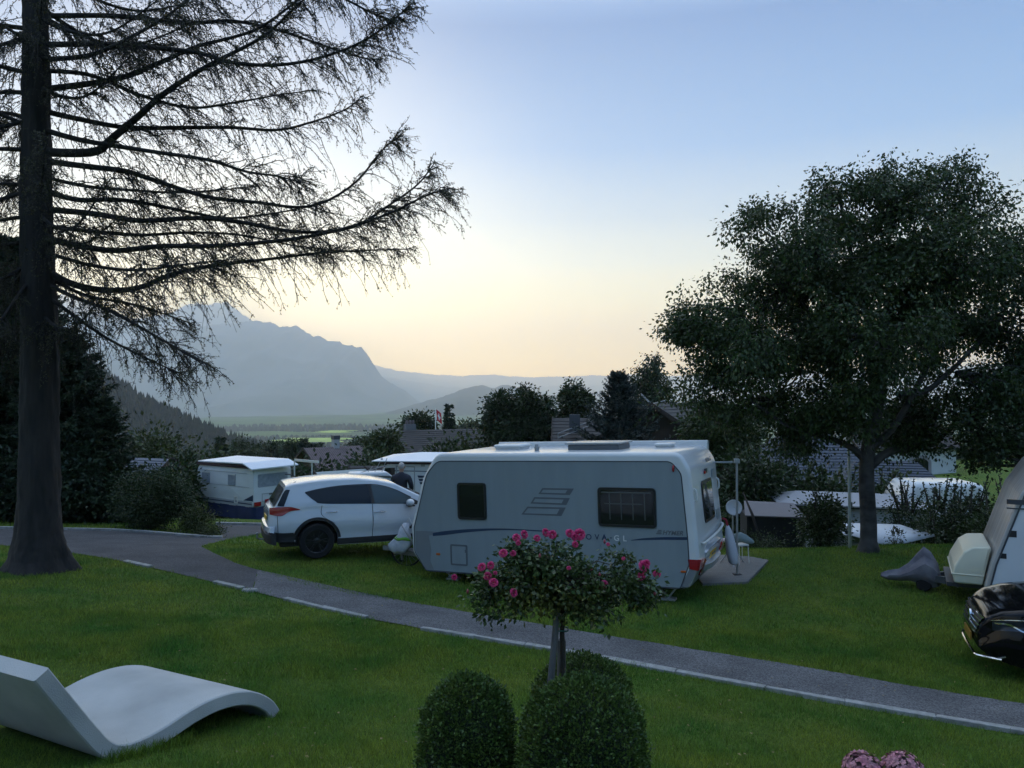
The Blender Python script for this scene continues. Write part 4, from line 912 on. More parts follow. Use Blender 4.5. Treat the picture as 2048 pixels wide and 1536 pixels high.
for px, py, d in ((1871, 1071, 20.4), (1767, 1086, 19.25), (1830, 1062, 20.9)):
    p = at(px, py, d); mb = MB(); mb.tube([p - o0, Vector((p.x, p.y, gz(p.x, p.y))) - o0], 0.018, 6); mb.build('pole', M_STEEL, aw2)
# dark screened box with a pale flat lid, in front of it
p = sit(1542, 20.6); bx = thing('storage_shelter', 'low dark mesh walled shelter with flat greyish lid left of the round shrub', 'shelter', p, R(-8))
zt = hpx(1036, 19.8) - p.z; w2 = 0.72
mb = MB(); mb.box((0, 0, zt / 2), (2 * w2, 1.1, zt)); mb.build('wall', mat('dark_mesh', (0.012, 0.012, 0.016), 0.8), bx)
quad_prism(bx, 'lid', [[(-w2 - 0.05, -0.60, zt + 0.02), (w2 + 0.02, -0.60, zt + 0.0), (w2 + 0.02, 0.9, zt + 0.16), (-w2 + 0.15, 0.9, zt + 0.2)]], mat('lid_taupe', (0.12, 0.11, 0.12), 0.7), th=0.03)
for sx in (-1, 1):
    mb = MB(); mb.box((sx * (w2 - 0.02), -0.56, zt / 2), (0.05, 0.05, zt)); mb.build('corner_post', M_BLACKP, bx)

# caravan at the right edge with its cream box and covered coupling
YE = R(-26.8); LE, WE = 5.2, 2.15; e1, e2 = Vector((math.cos(YE), math.sin(YE), 0)), Vector((-math.sin(YE), math.cos(YE), 0))
pe = at(1969, 1181, 12.2); be = pe + e1 * (LE / 2) + e2 * (WE / 2); be.z = pe.z - 0.42
ce = thing('caravan', 'white caravan cut off by the right edge with cream front box', 'caravan', be, YE); f = -LE / 2
q = rounded([(f, 0.42), (f + 0.10, 0.85), (f + 0.48, 1.95), (f + 0.78, 2.42), (f + 1.2, 2.56), (LE / 2 - 0.2, 2.56), (LE / 2, 2.2), (LE / 2, 0.42)], [0.03, 0.2, 0.3, 0.35, 0.2, 0.2, 0.2, 0.1], 7)
M_SHINY = mat('ribbed_aluminium', (0.50, 0.49, 0.48), 0.25, metal=0.15, noise=0.3, nscale=2.0, stretch=(0.3, 9, 0.3))
mb = MB(); shell(mb, q, -WE / 2, WE / 2, 0.03, n=3); mb.build('body', M_SHINY, ce, auto=25)
qi = inset(q, 0.075); mb = MB(); mb.prism(qi, -WE / 2 - 0.006, -WE / 2 + 0.02); mb.build('side_panel', M_OLDW, ce)
mb = MB(); ring_panel(mb, inset(q, 0.05), qi, -WE / 2 - 0.002, 0.012); mb.build('seam', M_TRIM, ce)
EM = frame_of(ce); yE = -WE / 2
def ep(px, py): p = plane_hit(px, py, EM, 1, yE); return p.x, p.z
x0, z0 = ep(2013, 1003); mb = MB(); mb.box((x0 + LE * 0.42, yE - 0.014, z0), (LE * 0.84, 0.014, 0.075)); mb.box((x0 + LE * 0.42, yE - 0.012, z0 - 0.10), (LE * 0.84, 0.014, 0.02)); mb.build('side_band', M_TRIM, ce)
mb = MB(); mb.box((0.1, yE - 0.012, 0.52), (LE - 0.35, 0.012, 0.05)); mb.build('lower_band', M_TRIM, ce)
mb = MB(); mb.box((0.1, yE + 0.05, 0.36), (LE - 0.3, 0.1, 0.17)); mb.build('chassis_rail', mat('rust_red_chassis', (0.10, 0.012, 0.014), 0.6), ce)
mb = MB(); mb.prism(rounded([(-0.75, 1.25), (0.75, 1.25), (0.75, 1.8), (-0.75, 1.8)], 0.08, 4), 0, 0.03, 'yz'); wfr = mb.build('front_window', M_GLASSD, ce); wfr.location = (f + 0.26 - 0.44, 0, 0); wfr.rotation_euler = (0, R(19), 0)
mb = MB(); mb.box((f + 0.38, yE + 0.03, 1.33), (0.1, 0.08, 0.10)); mb.build('latch', M_BLACKP, ce); mb = MB(); mb.box((f + 0.25, yE + 0.03, 0.98), (0.09, 0.08, 0.08)); mb.build('latch', M_BLACKP, ce)
# cream gas bottle box
gb = [(f - 0.40, 0.45), (f - 0.43, 0.60), (f - 0.40, 0.72), (f - 0.27, 0.96), (f - 0.14, 1.05), (f + 0.12, 1.07), (f + 0.08, 0.9), (f - 0.01, 0.45)]
mb = MB(); shell(mb, rounded(gb, [0.05, 0.06, 0.06, 0.08, 0.1, 0.04, 0, 0.04], 4), -0.88, 0.55, 0.035, n=4); g_ = mb.build('gas_box', M_CREAM, ce, auto=30)
mb = MB(); mb.box((f - 0.215, -0.165, 0.60), (0.45, 1.455, 0.022)); mb.build('lid_seam', M_CREAM, g_, bevel=0.008)
mb = MB()
for sg in (-1, 1): mb.bar((f - 1.05, 0, 0.33), (f + 0.6, sg * 0.65, 0.38), 0.06, 0.11)
mb.box((f - 1.05, 0, 0.33), (0.30, 0.07, 0.07)); mb.box((f - 0.25, 0, 0.38), (0.5, 1.3, 0.06)); mb.build('drawbar', M_TRIM, ce)
zg = gz(*(EM @ Vector((f - 0.85, -0.1, 0)))[:2]) - be.z
mb = MB(); mb.tube([(f - 0.86, -0.02, 0.50), (f - 0.86, -0.12, zg + 0.14)], 0.026, 8); mb.build('jockey_stand', M_TRIM, ce)
mb = MB(); mb.lathe([(0.03, -0.035), (0.10, -0.035), (0.12, 0), (0.10, 0.035), (0.03, 0.035)], (f - 0.82, -0.12, zg + 0.13), 'y', 18); mb.build('jockey_wheel', M_RUB, ce, auto=35)
wheel(ce, (0.2, yE + 0.2, 0.31 + zg), 0.31, 0.18)
# crumpled cover over the coupling
cov = MB(); ringsc = []; cs_ = 0.86; cz_ = -0.16
for s_, w_, zt_, zb_ in ((-1.72, 0.03, 0.52, 0.44), (-1.60, 0.10, 0.58, 0.40), (-1.40, 0.13, 0.62, 0.40), (-1.22, 0.17, 0.74, 0.42), (-1.05, 0.20, 0.94, 0.38), (-0.95, 0.19, 1.05, 0.34), (-0.82, 0.21, 0.97, 0.32), (-0.72, 0.20, 0.80, 0.36), (-0.66, 0.10, 0.55, 0.42)):
    L = []
    for k in range(14):
        a = 2 * math.pi * k / 14; yy = w_ * math.sin(a) * (1 + 0.07 * math.sin(3 * a + s_ * 5)); zz = (zt_ + zb_) / 2 - 0.03 + (zt_ - zb_) / 2 * math.cos(a) * (1 if math.cos(a) > 0 else 1) * (0.94 + 0.05 * math.sin(5 * a + s_ * 4))
        yy *= (0.45 if math.cos(a) > 0.6 else 1); L.append((f + s_ * cs_ + 0.02 * math.sin(4 * a), yy, zz + cz_))
    ringsc.append(L)
cov.loft(ringsc); cvo = cov.build('coupling_cover', mat('grey_cover_cloth', (0.17, 0.165, 0.19), 0.75, col2=(0.085, 0.08, 0.10), nscale=5, bump=0.5, bscale=7), None, auto=32)
cvo.location = be; cvo.rotation_euler = (0, 0, YE); tag(cvo, 'crumpled grey cloth cover over the drawbar coupling of the right hand caravan', 'cover')

# ------------------------------------------------------------------ cars
def car(label, base, yaw, L, P, paint, name='car', ry=0.0, z_sill=0.26, hw=0.92, wheel_x=(0.93, 3.59), wr=0.35, clad=True, rim=None, glassm=None):
    """P: dict of curves over x: top (silhouette), belt (height of the shoulder). x = 0 rear, x = L front"""
    t = thing(name, label, 'car', base, yaw, ry=ry)
    ar = wr + 0.075
    topx, topz = np.array(P['top']).T
    def top(x): return float(np.interp(x, topx, topz))
    ts = np.array(P['top'], float)
    def width(x):
        e = min(x, L - x); fr = P.get('round', 0.45); s = min(1, max(0, e) / fr); tap = P.get('tip', 0.80)
        return hw * (tap + (1 - tap) * (1 - (1 - s) ** 2.4)) * (1 - 0.03 * abs(x / L - 0.5) * 2)
    bx_, bz_ = np.array(P['belt']).T
    def belt(x): return min(float(np.interp(x, bx_, bz_)), top(x) - 0.02)
    def low(x):
        z = np.interp(x, [0, 0.12, 0.6, 0.7, L - 0.5, L - 0.12, L], [0.44, 0.40, 0.38, z_sill, z_sill, 0.27, 0.36])
        for w in wheel_x:
            d = abs(x - w)
            if d < ar: z = max(z, wr + math.sqrt(ar * ar - d * d))
        return z
    def prof_w(x, z):
        """half width of the skin at height z"""
        b = belt(x); w = width(x)
        if z <= b:
            u = (z - z_sill) / max(0.05, b - z_sill); u = max(0, min(1, u)); bulge = 0.955 + 0.045 * math.sin(math.pi * min(1, u * 1.12)) - 0.03 * u ** 3 - 0.035 * math.exp(-((u - 0.28) / 0.16) ** 2) * P.get('dent', 0.5)
            return w * bulge
        T = top(x); u = (z - b) / max(0.05, P.get('roofz', 1.62) - b); u = min(1, u); return w * (0.925 - P.get('tumble', 0.235) * u ** 1.15)
    xs = sorted(set([round(v, 4) for v in np.linspace(0, L, 90)] + [round(w + ar * math.cos(a), 4) for w in wheel_x for a in np.linspace(0, math.pi, 25)] + [w_ + s_ * (ar + 0.003) for w_ in wheel_x for s_ in (-1, 1)] + [0.015, 0.04, 0.08, L - 0.015, L - 0.04, L - 0.08]))
    NL, NG = 12, 8; loops = []
    for x in xs:
        b, T, lo = belt(x), top(x), low(x); lo = min(lo, b - 0.03); pts = []
        for k in range(NL): z = lo + (b - lo) * k / (NL - 1); pts.append((prof_w(x, z), z))
        edge = T - min(0.07, (T - b) * 0.5)
        for k in range(1, NG): z = b + (edge - b) * k / (NG - 1); pts.append((prof_w(x, z), z))
        we = pts[-1][0]
        for a in (20, 40, 60, 75): pts.append((we - (0.09) * (1 - math.cos(R(a))), edge + (T - edge) * 0.80 * math.sin(R(a))))
        for k in range(1, 6): u = k / 5; pts.append((pts[NL + NG + 2][0] * (1 - u), edge + (T - edge) * (0.78 + 0.22 * math.sin(u * math.pi / 2))))
        full = [(x, -p[0], p[1]) for p in pts] + [(x, p[0], p[1]) for p in pts[:-1][::-1]]; loops.append(full)
    mb = MB(); mb.loft(loops, cap=False, closed=False); n = len(loops[0])
    for li in (0, len(loops) - 1):
        L_ = loops[li]; mb.add(L_, [tuple([k, k + 1, n - 2 - k, n - 1 - k]) for k in range(n // 2)])
    body = mb.build('body', paint, t, auto=42)
    # underside and inner wheel wells
    mb = MB(); mb.box((L / 2, 0, 0.36), (L - 0.5, hw * 2 - 0.5, 0.22)); 
    mb.box((L / 2, 0, 0.42), (wheel_x[1] - wheel_x[0] - 2 * ar, hw * 2 - 0.12, 0.24)); mb.build('underbody', M_BLACKP, t)
    for w in wheel_x:
        for sg in (-1, 1):
            mb = MB()
            A = [(w + (ar + 0.004) * math.cos(a), wr + (ar + 0.004) * math.sin(a)) for a in np.linspace(-0.15, math.pi + 0.15, 24)]
            mb.loft([[(p[0], sg * (hw * 0.945), p[1]) for p in A], [(p[0], sg * (hw - 0.42), p[1]) for p in A]], cap=False, closed=False)
            mb.add([(w, sg * (hw - 0.42), wr)] + [(p[0], sg * (hw - 0.42), p[1]) for p in A], [(0, i, i + 1) for i in range(1, 24)])
            mb.build('wheel_arch', M_BLACKP, t)
    for w in wheel_x:
        for sg in (-1, 1): wheel(t, (w, sg * (hw - 0.125), wr), wr, 0.225, rimcol=rim, side=sg, spokes=6)
    def side_strip(name, tc, bc, m, off=0.006, sides=(-1, 1), n=40, parent=None, rows=7):
        """strip on the flanks between an upper and a lower curve given as [(x, z)...]"""
        out = None
        for sg in sides:
            a = catmull([(p[0], p[1], 0) for p in tc], n) if len(tc) > 2 else np.array([[tc[0][0] + (tc[1][0] - tc[0][0]) * i / (n - 1), tc[0][1] + (tc[1][1] - tc[0][1]) * i / (n - 1), 0] for i in range(n)])
            b = catmull([(p[0], p[1], 0) for p in bc], n) if len(bc) > 2 else np.array([[bc[0][0] + (bc[1][0] - bc[0][0]) * i / (n - 1), bc[0][1] + (bc[1][1] - bc[0][1]) * i / (n - 1), 0] for i in range(n)])
            mb = MB(); rows_ = []
            for r in range(rows):
                u = r / (rows - 1); row = []
                for i in range(n):
                    x, z = a[i][0] * (1 - u) + b[i][0] * u, a[i][1] * (1 - u) + b[i][1] * u; row.append((x, sg * (prof_w(x, z) + off), z))
                rows_.append(row)
            mb.loft(rows_, cap=False, closed=False); out = mb.build(name, m, parent or t, smooth=True)
        return out
    def top_patch(name, x0, x1, yf0, yf1, m, off=0.008, n=14, parent=None):
        """pane on the top or end surface; yf = share of the half width"""
        mb = MB(); rows_ = []
        for i in range(n):
            x = x0 + (x1 - x0) * i / (n - 1); T = top(x); dz = (top(x + 0.02) - top(x - 0.02)) / 0.04; nl = 1 / math.sqrt(1 + dz * dz); edge = T - min(0.07, (T - belt(x)) * 0.5); we = prof_w(x, edge) - 0.07
            yf = yf0 + (yf1 - yf0) * i / (n - 1); row = []
            for k in range(13):
                v = -1 + 2 * k / 12; zz = edge + (T - edge) * (0.78 + 0.22 * math.sin((1 - abs(v * yf)) * math.pi / 2)); row.append((x - dz * nl * off, v * yf * we, zz + nl * off))
            rows_.append(row)
        mb.loft(rows_, cap=False, closed=False); return mb.build(name, m, parent or t, smooth=True)
    return t, body, top, width, prof_w, side_strip, top_patch, low
# the white sport utility car
M_CARW = mat('pearl_white_paint', (0.52, 0.56, 0.60), 0.22, coat=1.0, spec=0.5, noise=0.03)
M_CGL = mat('tinted_glass', (0.010, 0.014, 0.020), 0.05, spec=0.28)
M_CGL2 = mat('clear_car_glass', (0.055, 0.08, 0.09), 0.05, spec=0.35)
M_SEAMC = mat('door_gap', (0.02, 0.022, 0.025), 0.7)
HY = R(21.5); LC = 4.57; hv = Vector((math.cos(HY), math.sin(HY), 0)); hn = Vector((-math.sin(HY), math.cos(HY), 0))
wc = at(634, 1118, 16.3); gs = wc.z; base_c = wc - hv * 0.97 + hn * 0.90; base_c.z = gs
topc = [(0.0, 0.80), (0.02, 1.00), (0.12, 1.08), (0.22, 1.26), (0.32, 1.44), (0.345, 1.50), (0.355, 1.53), (0.50, 1.565), (0.9, 1.61), (1.3, 1.635), (1.8, 1.635), (2.3, 1.575), (2.66, 1.495), (3.0, 1.325), (3.4, 1.125), (3.5, 1.085), (3.8, 1.03), (4.1, 0.98), (4.35, 0.91), (4.50, 0.81), (4.55, 0.70), (4.57, 0.60)]
beltc = [(0, 1.02), (0.4, 1.10), (1.0, 1.115), (2.1, 1.065), (3.0, 1.0), (3.7, 0.93), (4.3, 0.86), (4.57, 0.66)]
suv, body, top, wid, pw, strip, tpatch, low = car('white sport utility car parked on the grass beside the caravan', base_c, HY, LC, dict(top=topc, belt=beltc, roofz=1.62, tumble=0.24, dent=1.0, tip=0.80, round=0.5), M_CARW, wheel_x=(0.97, 3.63), wr=0.365, rim=mat('dark_rim', (0.035, 0.037, 0.04), 0.3, metal=0.6))
# side glass: tinted rear part and clear front door
strip('side_window', [(0.74, 1.375), (1.05, 1.43), (1.5, 1.475), (2.05, 1.482)], [(0.74, 1.36), (0.93, 1.20), (1.12, 1.135), (2.12, 1.085)], M_CGL)
strip('side_window', [(2.13, 1.478), (2.38, 1.44), (2.66, 1.345), (2.98, 1.18)], [(2.19, 1.082), (2.5, 1.065), (2.75, 1.05), (3.0, 1.035)], M_CGL2)
strip('window_pillar', [(2.05, 1.482), (2.13, 1.478)], [(2.12, 1.085), (2.19, 1.082)], M_BLACKP, off=0.008, n=5)
strip('quarter_trim', [(2.97, 1.18), (3.24, 1.04)], [(2.99, 1.03), (3.26, 1.01)], M_BLACKP, off=0.008, n=8)
strip('window_seal', [(0.74, 1.385), (1.05, 1.443), (1.5, 1.489), (2.1, 1.493), (2.4, 1.447), (2.68, 1.35), (3.0, 1.185)], [(0.74, 1.372), (1.05, 1.430), (1.5, 1.476), (2.1, 1.480), (2.4, 1.434), (2.67, 1.337), (2.98, 1.172)], M_BLACKP, off=0.009)
strip('door_seam', [(1.07, 1.10), (1.07, 0.90), (1.34, 0.72)], [(1.082, 1.10), (1.082, 0.90), (1.352, 0.72)], M_SEAMC, off=0.004, n=12)
strip('door_seam', [(2.13, 1.08), (2.135, 0.7), (2.12, 0.36)], [(2.143, 1.08), (2.148, 0.7), (2.133, 0.36)], M_SEAMC, off=0.004, n=12)
strip('door_seam', [(3.22, 1.07), (3.26, 0.8), (3.20, 0.36)], [(3.233, 1.07), (3.273, 0.8), (3.213, 0.36)], M_SEAMC, off=0.004, n=12)
strip('tailgate_seam', [(0.17, 1.02), (0.18, 0.75), (0.19, 0.52)], [(0.182, 1.02), (0.192, 0.75), (0.202, 0.52)], M_SEAMC, off=0.004, n=10)
strip('sill_cladding', [(1.40, 0.40), (3.20, 0.40)], [(1.38, 0.27), (3.22, 0.27)], M_BLACKP, off=0.012)
for w_ in (0.97, 3.63):
    A1 = [(w_ + 0.50 * math.cos(a), 0.365 + 0.50 * math.sin(a)) for a in np.linspace(math.pi - 0.12, 0.12, 15)]; A2 = [(w_ + 0.442 * math.cos(a), 0.365 + 0.442 * math.sin(a)) for a in np.linspace(math.pi - 0.12, 0.12, 15)]
    strip('arch_cladding', A1, A2, M_BLACKP, off=0.010, n=36, rows=3)
for sg in (-1,):
    for hx, hz in ((1.27, 0.955), (2.29, 0.91)):
        mb = MB(); q = catmull([(hx - 0.115, sg * (pw(hx, hz) + 0.005), hz), (hx - 0.06, sg * (pw(hx, hz) + 0.042), hz + 0.008), (hx + 0.06, sg * (pw(hx, hz) + 0.042), hz + 0.008), (hx + 0.115, sg * (pw(hx, hz) + 0.005), hz)], 12); mb.tube(q, 0.014, 7); mb.build('door_handle', M_CHROME, suv, auto=40)
# rear glass, lamp, bumper, hitch
tpatch('rear_window', 0.13, 0.325, 0.96, 0.92, M_CGL, off=0.012)
strip('rear_window_side', [(0.19, 1.16), (0.33, 1.42), (0.44, 1.44)], [(0.185, 1.12), (0.27, 1.115), (0.31, 1.115)], M_CGL, off=0.008, n=14)
strip('tail_lamp', [(0.03, 1.085), (0.18, 1.10), (0.42, 1.105), (0.60, 1.055), (0.63, 1.04)], [(0.03, 0.95), (0.16, 0.925), (0.28, 0.93), (0.42, 1.01), (0.63, 1.03)], M_RED, off=0.018, n=20)
mb = MB(); loops = []
for k in range(25):
    v = -1 + 2 * k / 24; y_ = v * (hw_ := 0.90); xo = -0.045 + 0.10 * abs(v) ** 5
    loops.append([(xo + 0.10, y_, 0.33), (xo + 0.0, y_, 0.36), (xo - 0.02, y_, 0.47), (xo - 0.015, y_, 0.55), (xo + 0.10, y_, 0.60)])
mb.loft(loops, closed=True); mb.build('rear_bumper', M_BLACKP, suv, auto=40)
strip('bumper_side', [(0.02, 0.60), (0.25, 0.575), (0.50, 0.575)], [(0.03, 0.40), (0.25, 0.385), (0.52, 0.375)], M_BLACKP, off=0.014)
mb = MB(); loops = []
for k in range(17):
    v = -1 + 2 * k / 16; xo = -0.06 + 0.09 * abs(v) ** 4; loops.append([(xo + 0.08, v * 0.88, 0.585), (xo, v * 0.88, 0.60), (xo + 0.01, v * 0.86, 0.69), (xo + 0.10, v * 0.84, 0.72)])
mb.loft(loops); mb.build('bumper_top', M_CARW, suv, auto=40)
mb = MB(); mb.tube([(0.2, 0, 0.34), (-0.10, 0, 0.33), (-0.16, 0, 0.36), (-0.165, 0, 0.43)], 0.022, 8); mb.sphere((-0.165, 0, 0.45), 0.03, 6); mb.build('tow_ball', M_STEEL, suv, auto=45)
mb = MB(); mb.box((0.02, 0, 0.80), (0.05, 0.52, 0.115)); mb.build('number_plate', M_PLATE, suv, bevel=0.004)
mb = MB(); mb.tube([(0.62, 0, 1.64), (0.50, 0, 1.69), (0.40, 0, 1.70)], 0.012, 6); mb.build('aerial', M_BLACKP, suv)
for sg in (-1, 1):
    mb = MB(); mb.sphere((2.93, sg * 1.00, 1.09), (0.09, 0.12, 0.08), 9); m_ = mb.build('mirror', M_CARW, suv, smooth=True)
    mb = MB(); mb.box((2.95, sg * 0.94, 1.02), (0.16, 0.20, 0.03)); mb.build('mirror_foot', M_BLACKP, m_, bevel=0.01)
tpatch('windscreen', 2.72, 3.42, 0.96, 1.0, M_CGL, off=0.01)
for sg in (-1, 1):
    mb = MB(); mb.box((3.3, sg * 0.35 + 0.1, 1.19), (0.02, 0.5, 0.02)); mb.build('wiper', M_BLACKP, suv)
strip('headlamp', [(4.0, 0.88), (4.25, 0.86), (4.45, 0.82)], [(4.02, 0.80), (4.25, 0.74), (4.45, 0.70)], M_CGL2, off=0.012, n=12)

# black car at the right edge, nose towards the left
HB = math.atan2(0.375, -0.93); LB = 4.6; hv = Vector((math.cos(HB), math.sin(HB), 0)); hn = Vector((-math.sin(HB), math.cos(HB), 0))
nose = at(1944, 1262, 10.05); base_b = nose - hv * (LB - 0.02); base_b.z = gz(6.6, 9.6) - 0.02
M_BLK = mat('black_car_paint', (0.004, 0.004, 0.005), 0.07, coat=0.0, spec=0.30)
topb = [(0.0, 0.80), (0.04, 1.05), (0.4, 1.40), (0.9, 1.46), (1.6, 1.48), (2.3, 1.44), (2.7, 1.33), (3.2, 1.08), (3.45, 0.99), (3.8, 0.965), (4.15, 0.91), (4.35, 0.86), (4.48, 0.78), (4.56, 0.66), (4.60, 0.52)]
beltb = [(0, 0.95), (1.0, 0.96), (2.4, 0.93), (3.4, 0.88), (4.0, 0.80), (4.35, 0.72), (4.6, 0.45)]
blk, body, top, wid, pw, strip, tpatch, low = car('glossy black car with chrome grille at the right edge of the lawn', base_b, HB, LB, dict(top=topb, belt=beltb, roofz=1.48, tumble=0.26, dent=0.6, tip=0.62, round=0.75), M_BLK, wheel_x=(0.9, 3.62), wr=0.33, hw=0.90, z_sill=0.22, rim=M_STEEL)
strip('headlamp', [(3.92, 0.80), (4.15, 0.775), (4.33, 0.745), (4.46, 0.70)], [(3.98, 0.74), (4.15, 0.67), (4.33, 0.635), (4.46, 0.60)], mat('headlamp_glass', (0.05, 0.065, 0.09), 0.10, metal=0.5, noise=0.6, nscale=9), off=0.014, n=20)
strip('headlamp_chrome', [(4.0, 0.735), (4.15, 0.665), (4.3, 0.72), (4.44, 0.70)], [(4.0, 0.725), (4.15, 0.650), (4.3, 0.70), (4.44, 0.685)], M_CHROME, off=0.020, n=20)
strip('bonnet_trim', [(3.9, 0.81), (4.15, 0.79), (4.33, 0.76), (4.47, 0.715)], [(3.9, 0.80), (4.15, 0.782), (4.33, 0.752), (4.47, 0.707)], M_CHROME, off=0.016, n=20)
def nose_x(y_, z_):
    lo_, hi_ = LB - 1.2, LB
    for _ in range(22):
        m_ = (lo_ + hi_) / 2
        if pw(m_, z_) > abs(y_) and top(m_) > z_: lo_ = m_
        else: hi_ = m_
    return lo_
def nose_bar(name, z_, yl, m, r=0.012, off=0.012, parent=None, bend=0.0, n=25):
    mb = MB(); mb.tube([(nose_x(v * yl, z_ + bend * (v * v)) + off, v * yl, z_ + bend * v * v) for v in np.linspace(-1, 1, n)], r, 6); return mb.build(name, m, parent or blk, auto=45)
gr_ = MB(); rows_ = []
for z_ in np.linspace(0.50, 0.70, 6): rows_.append([(nose_x(v * 0.50, z_) + 0.008, v * 0.50 * (0.8 + 0.2 * (z_ - 0.5) / 0.2), z_) for v in np.linspace(-1, 1, 21)])
gr_.loft(rows_, cap=False, closed=False); grl = gr_.build('grille', M_BLACKP, blk, smooth=True)
for z_, wv in ((0.50, 0.40), (0.545, 0.44), (0.60, 0.47), (0.655, 0.49), (0.70, 0.51)): nose_bar('grille_bar', z_, wv, M_CHROME, 0.013, 0.014, grl, bend=0.012)
mb = MB(); mb.lathe([(0.0, -0.01), (0.075, -0.01), (0.075, 0.012), (0.055, 0.015), (0.0, 0.012)], (nose_x(0, 0.62) + 0.03, 0, 0.62), 'x', 20, cap=False); mb.build('badge', M_CHROME, grl, auto=40)
mb = MB(); mb.box((nose_x(0, 0.40) + 0.025, 0, 0.40), (0.02, 0.46, 0.10)); pl_ = mb.build('number_plate', mat('amber_plate', (0.26, 0.15, 0.02), 0.5), blk, bevel=0.003)
nose_bar('bumper_trim', 0.23, 0.72, M_CHROME, 0.016, 0.02, bend=0.05)
for sg in (-1, 1):
    mb = MB(); ys = [(0.58, 0.27), (0.68, 0.28), (0.74, 0.33)]; mb.tube([(nose_x(sg * a_, b_) + 0.012, sg * a_, b_) for a_, b_ in ys], 0.014, 6); mb.build('fog_trim', M_CHROME, blk, auto=45)
tpatch('windscreen', 2.45, 3.35, 0.94, 0.98, M_CGL, off=0.01)
strip('side_window', [(0.7, 1.33), (1.6, 1.37), (2.3, 1.33), (2.9, 1.05)], [(0.7, 1.02), (1.6, 1.0), (2.3, 0.98), (2.95, 0.96)], M_CGL)
strip('door_seam', [(3.05, 0.9), (3.08, 0.6), (3.0, 0.3)], [(3.062, 0.9), (3.092, 0.6), (3.012, 0.3)], M_SEAMC, off=0.004, n=10)

# small white car roof with rack rails further back
p = at(738, 955, 21.5); wcar = thing('roof_box', 'white roof box with slim rack bars showing above the white car roof', 'roof box', p, R(20))
# this stands on a low parked trailer hidden by the car
mb = MB(); q = rounded([(-0.65, 0), (0.65, 0), (0.45, 0.16), (-0.5, 0.16)], 0.05, 4); shell(mb, q, -0.3, 0.3, 0.05, n=3); mb.build('shell', M_OLDW, wcar, auto=35)
mb = MB()
for k in range(4): mb.bar((-0.28 + 0.2 * k, -0.1, 0.12), (-0.12 + 0.2 * k, -0.1, 0.20 + 0.11 * k), 0.015)
mb.bar((-0.35, -0.1, 0.13), (0.60, -0.1, 0.36), 0.018); mb.build('rack', M_STEEL, wcar)
mb = MB(); mb.box((0, 0, -0.55), (1.2, 0.55, 1.1)); mb.build('trailer_bed', M_OLDW, wcar)
p0 = gz(wcar.location.x, wcar.location.y) - wcar.location.z
for sx in (-1, 1):
    mb = MB(); mb.box((sx * 0.5, 0, (p0 - 1.0) / 2), (0.08, 0.5, abs(p0 + 1.1) + 0.02)); mb.build('leg', M_STEEL, wcar)
# ------------------------------------------------------------------ person behind the white car
def skin_body(name, joints, edges, m, parent=None, sub=2, root=0):
    me = bpy.data.meshes.new(name); me.from_pydata([j[:3] for j in joints], edges, []); me.materials.append(m)
    o = bpy.data.objects.new(name, me); C.objects.link(o)
    if parent: o.parent = parent
    sk = o.modifiers.new('skin', 'SKIN'); sk.use_smooth_shade = True
    for i, j in enumerate(joints): me.skin_vertices[0].data[i].radius = (j[3], j[4] if len(j) > 4 else j[3]); me.skin_vertices[0].data[i].use_root = (i == root)
    o.modifiers.new('sub', 'SUBSURF').levels = sub; o.modifiers['sub'].render_levels = sub; return o
pp = sit(803, 20.5); zhead = hpx(924, 20.5); HP = 1.77; pp.z = zhead - HP
M_SKIN = mat('skin', (0.42, 0.24, 0.17), 0.55)
per = thing('person', 'white haired man in a dark navy jacket seen from behind the white car', 'person', pp, R(-14))
# facing away (+y); x to his right
J = [(0, 0, 0.98, .12, .09), (0, 0.0, 1.18, .11, .08), (0, -0.01, 1.36, .12, .08), (0, 0.0, 1.47, .055, .05), (0, 0.01, 1.535, .055, .055), (0, 0.025, 1.60, .075, .09), (0, 0.025, 1.69, .072, .085),
     (0.17, 0, 1.37, .045), (0.25, 0.02, 1.14, .04), (0.20, 0.19, 1.00, .036), (0.16, 0.27, 0.98, .03), (-0.17, 0, 1.37, .045), (-0.25, 0.02, 1.14, .04), (-0.20, 0.19, 1.00, .036), (-0.16, 0.27, 0.98, .03),
     (0.10, 0, 0.90, .09), (0.11, 0.01, 0.50, .06), (0.11, 0, 0.09, .042), (0.12, 0.17, 0.035, .035), (-0.10, 0, 0.90, .09), (-0.11, 0.01, 0.50, .06), (-0.11, 0, 0.09, .042), (-0.12, 0.17, 0.035, .035)]
E_ = [(0, 1), (1, 2), (2, 3), (3, 4), (4, 5), (5, 6), (2, 7), (7, 8), (8, 9), (9, 10), (2, 11), (11, 12), (12, 13), (13, 14), (0, 15), (15, 16), (16, 17), (17, 18), (0, 19), (19, 20), (20, 21), (21, 22)]
bd = skin_body('body', J, E_, M_SKIN, per)
JK = [(0, 0, 0.92, .19, .135), (0, 0, 1.10, .178, .13), (0, -0.01, 1.28, .195, .13), (0, -0.01, 1.40, .185, .12), (0, 0.0, 1.475, .09, .08), (0, 0.005, 1.515, .075, .07), (0.205, 0, 1.40, .085), (0.275, 0.02, 1.14, .068), (0.225, 0.16, 1.02, .055), (-0.205, 0, 1.40, .085), (-0.275, 0.02, 1.14, .068), (-0.225, 0.16, 1.02, .055)]
skin_body('jacket', JK, [(0, 1), (1, 2), (2, 3), (3, 4), (4, 5), (3, 6), (6, 7), (7, 8), (3, 9), (9, 10), (10, 11)], mat('navy_jacket', (0.012, 0.016, 0.032), 0.75), per)
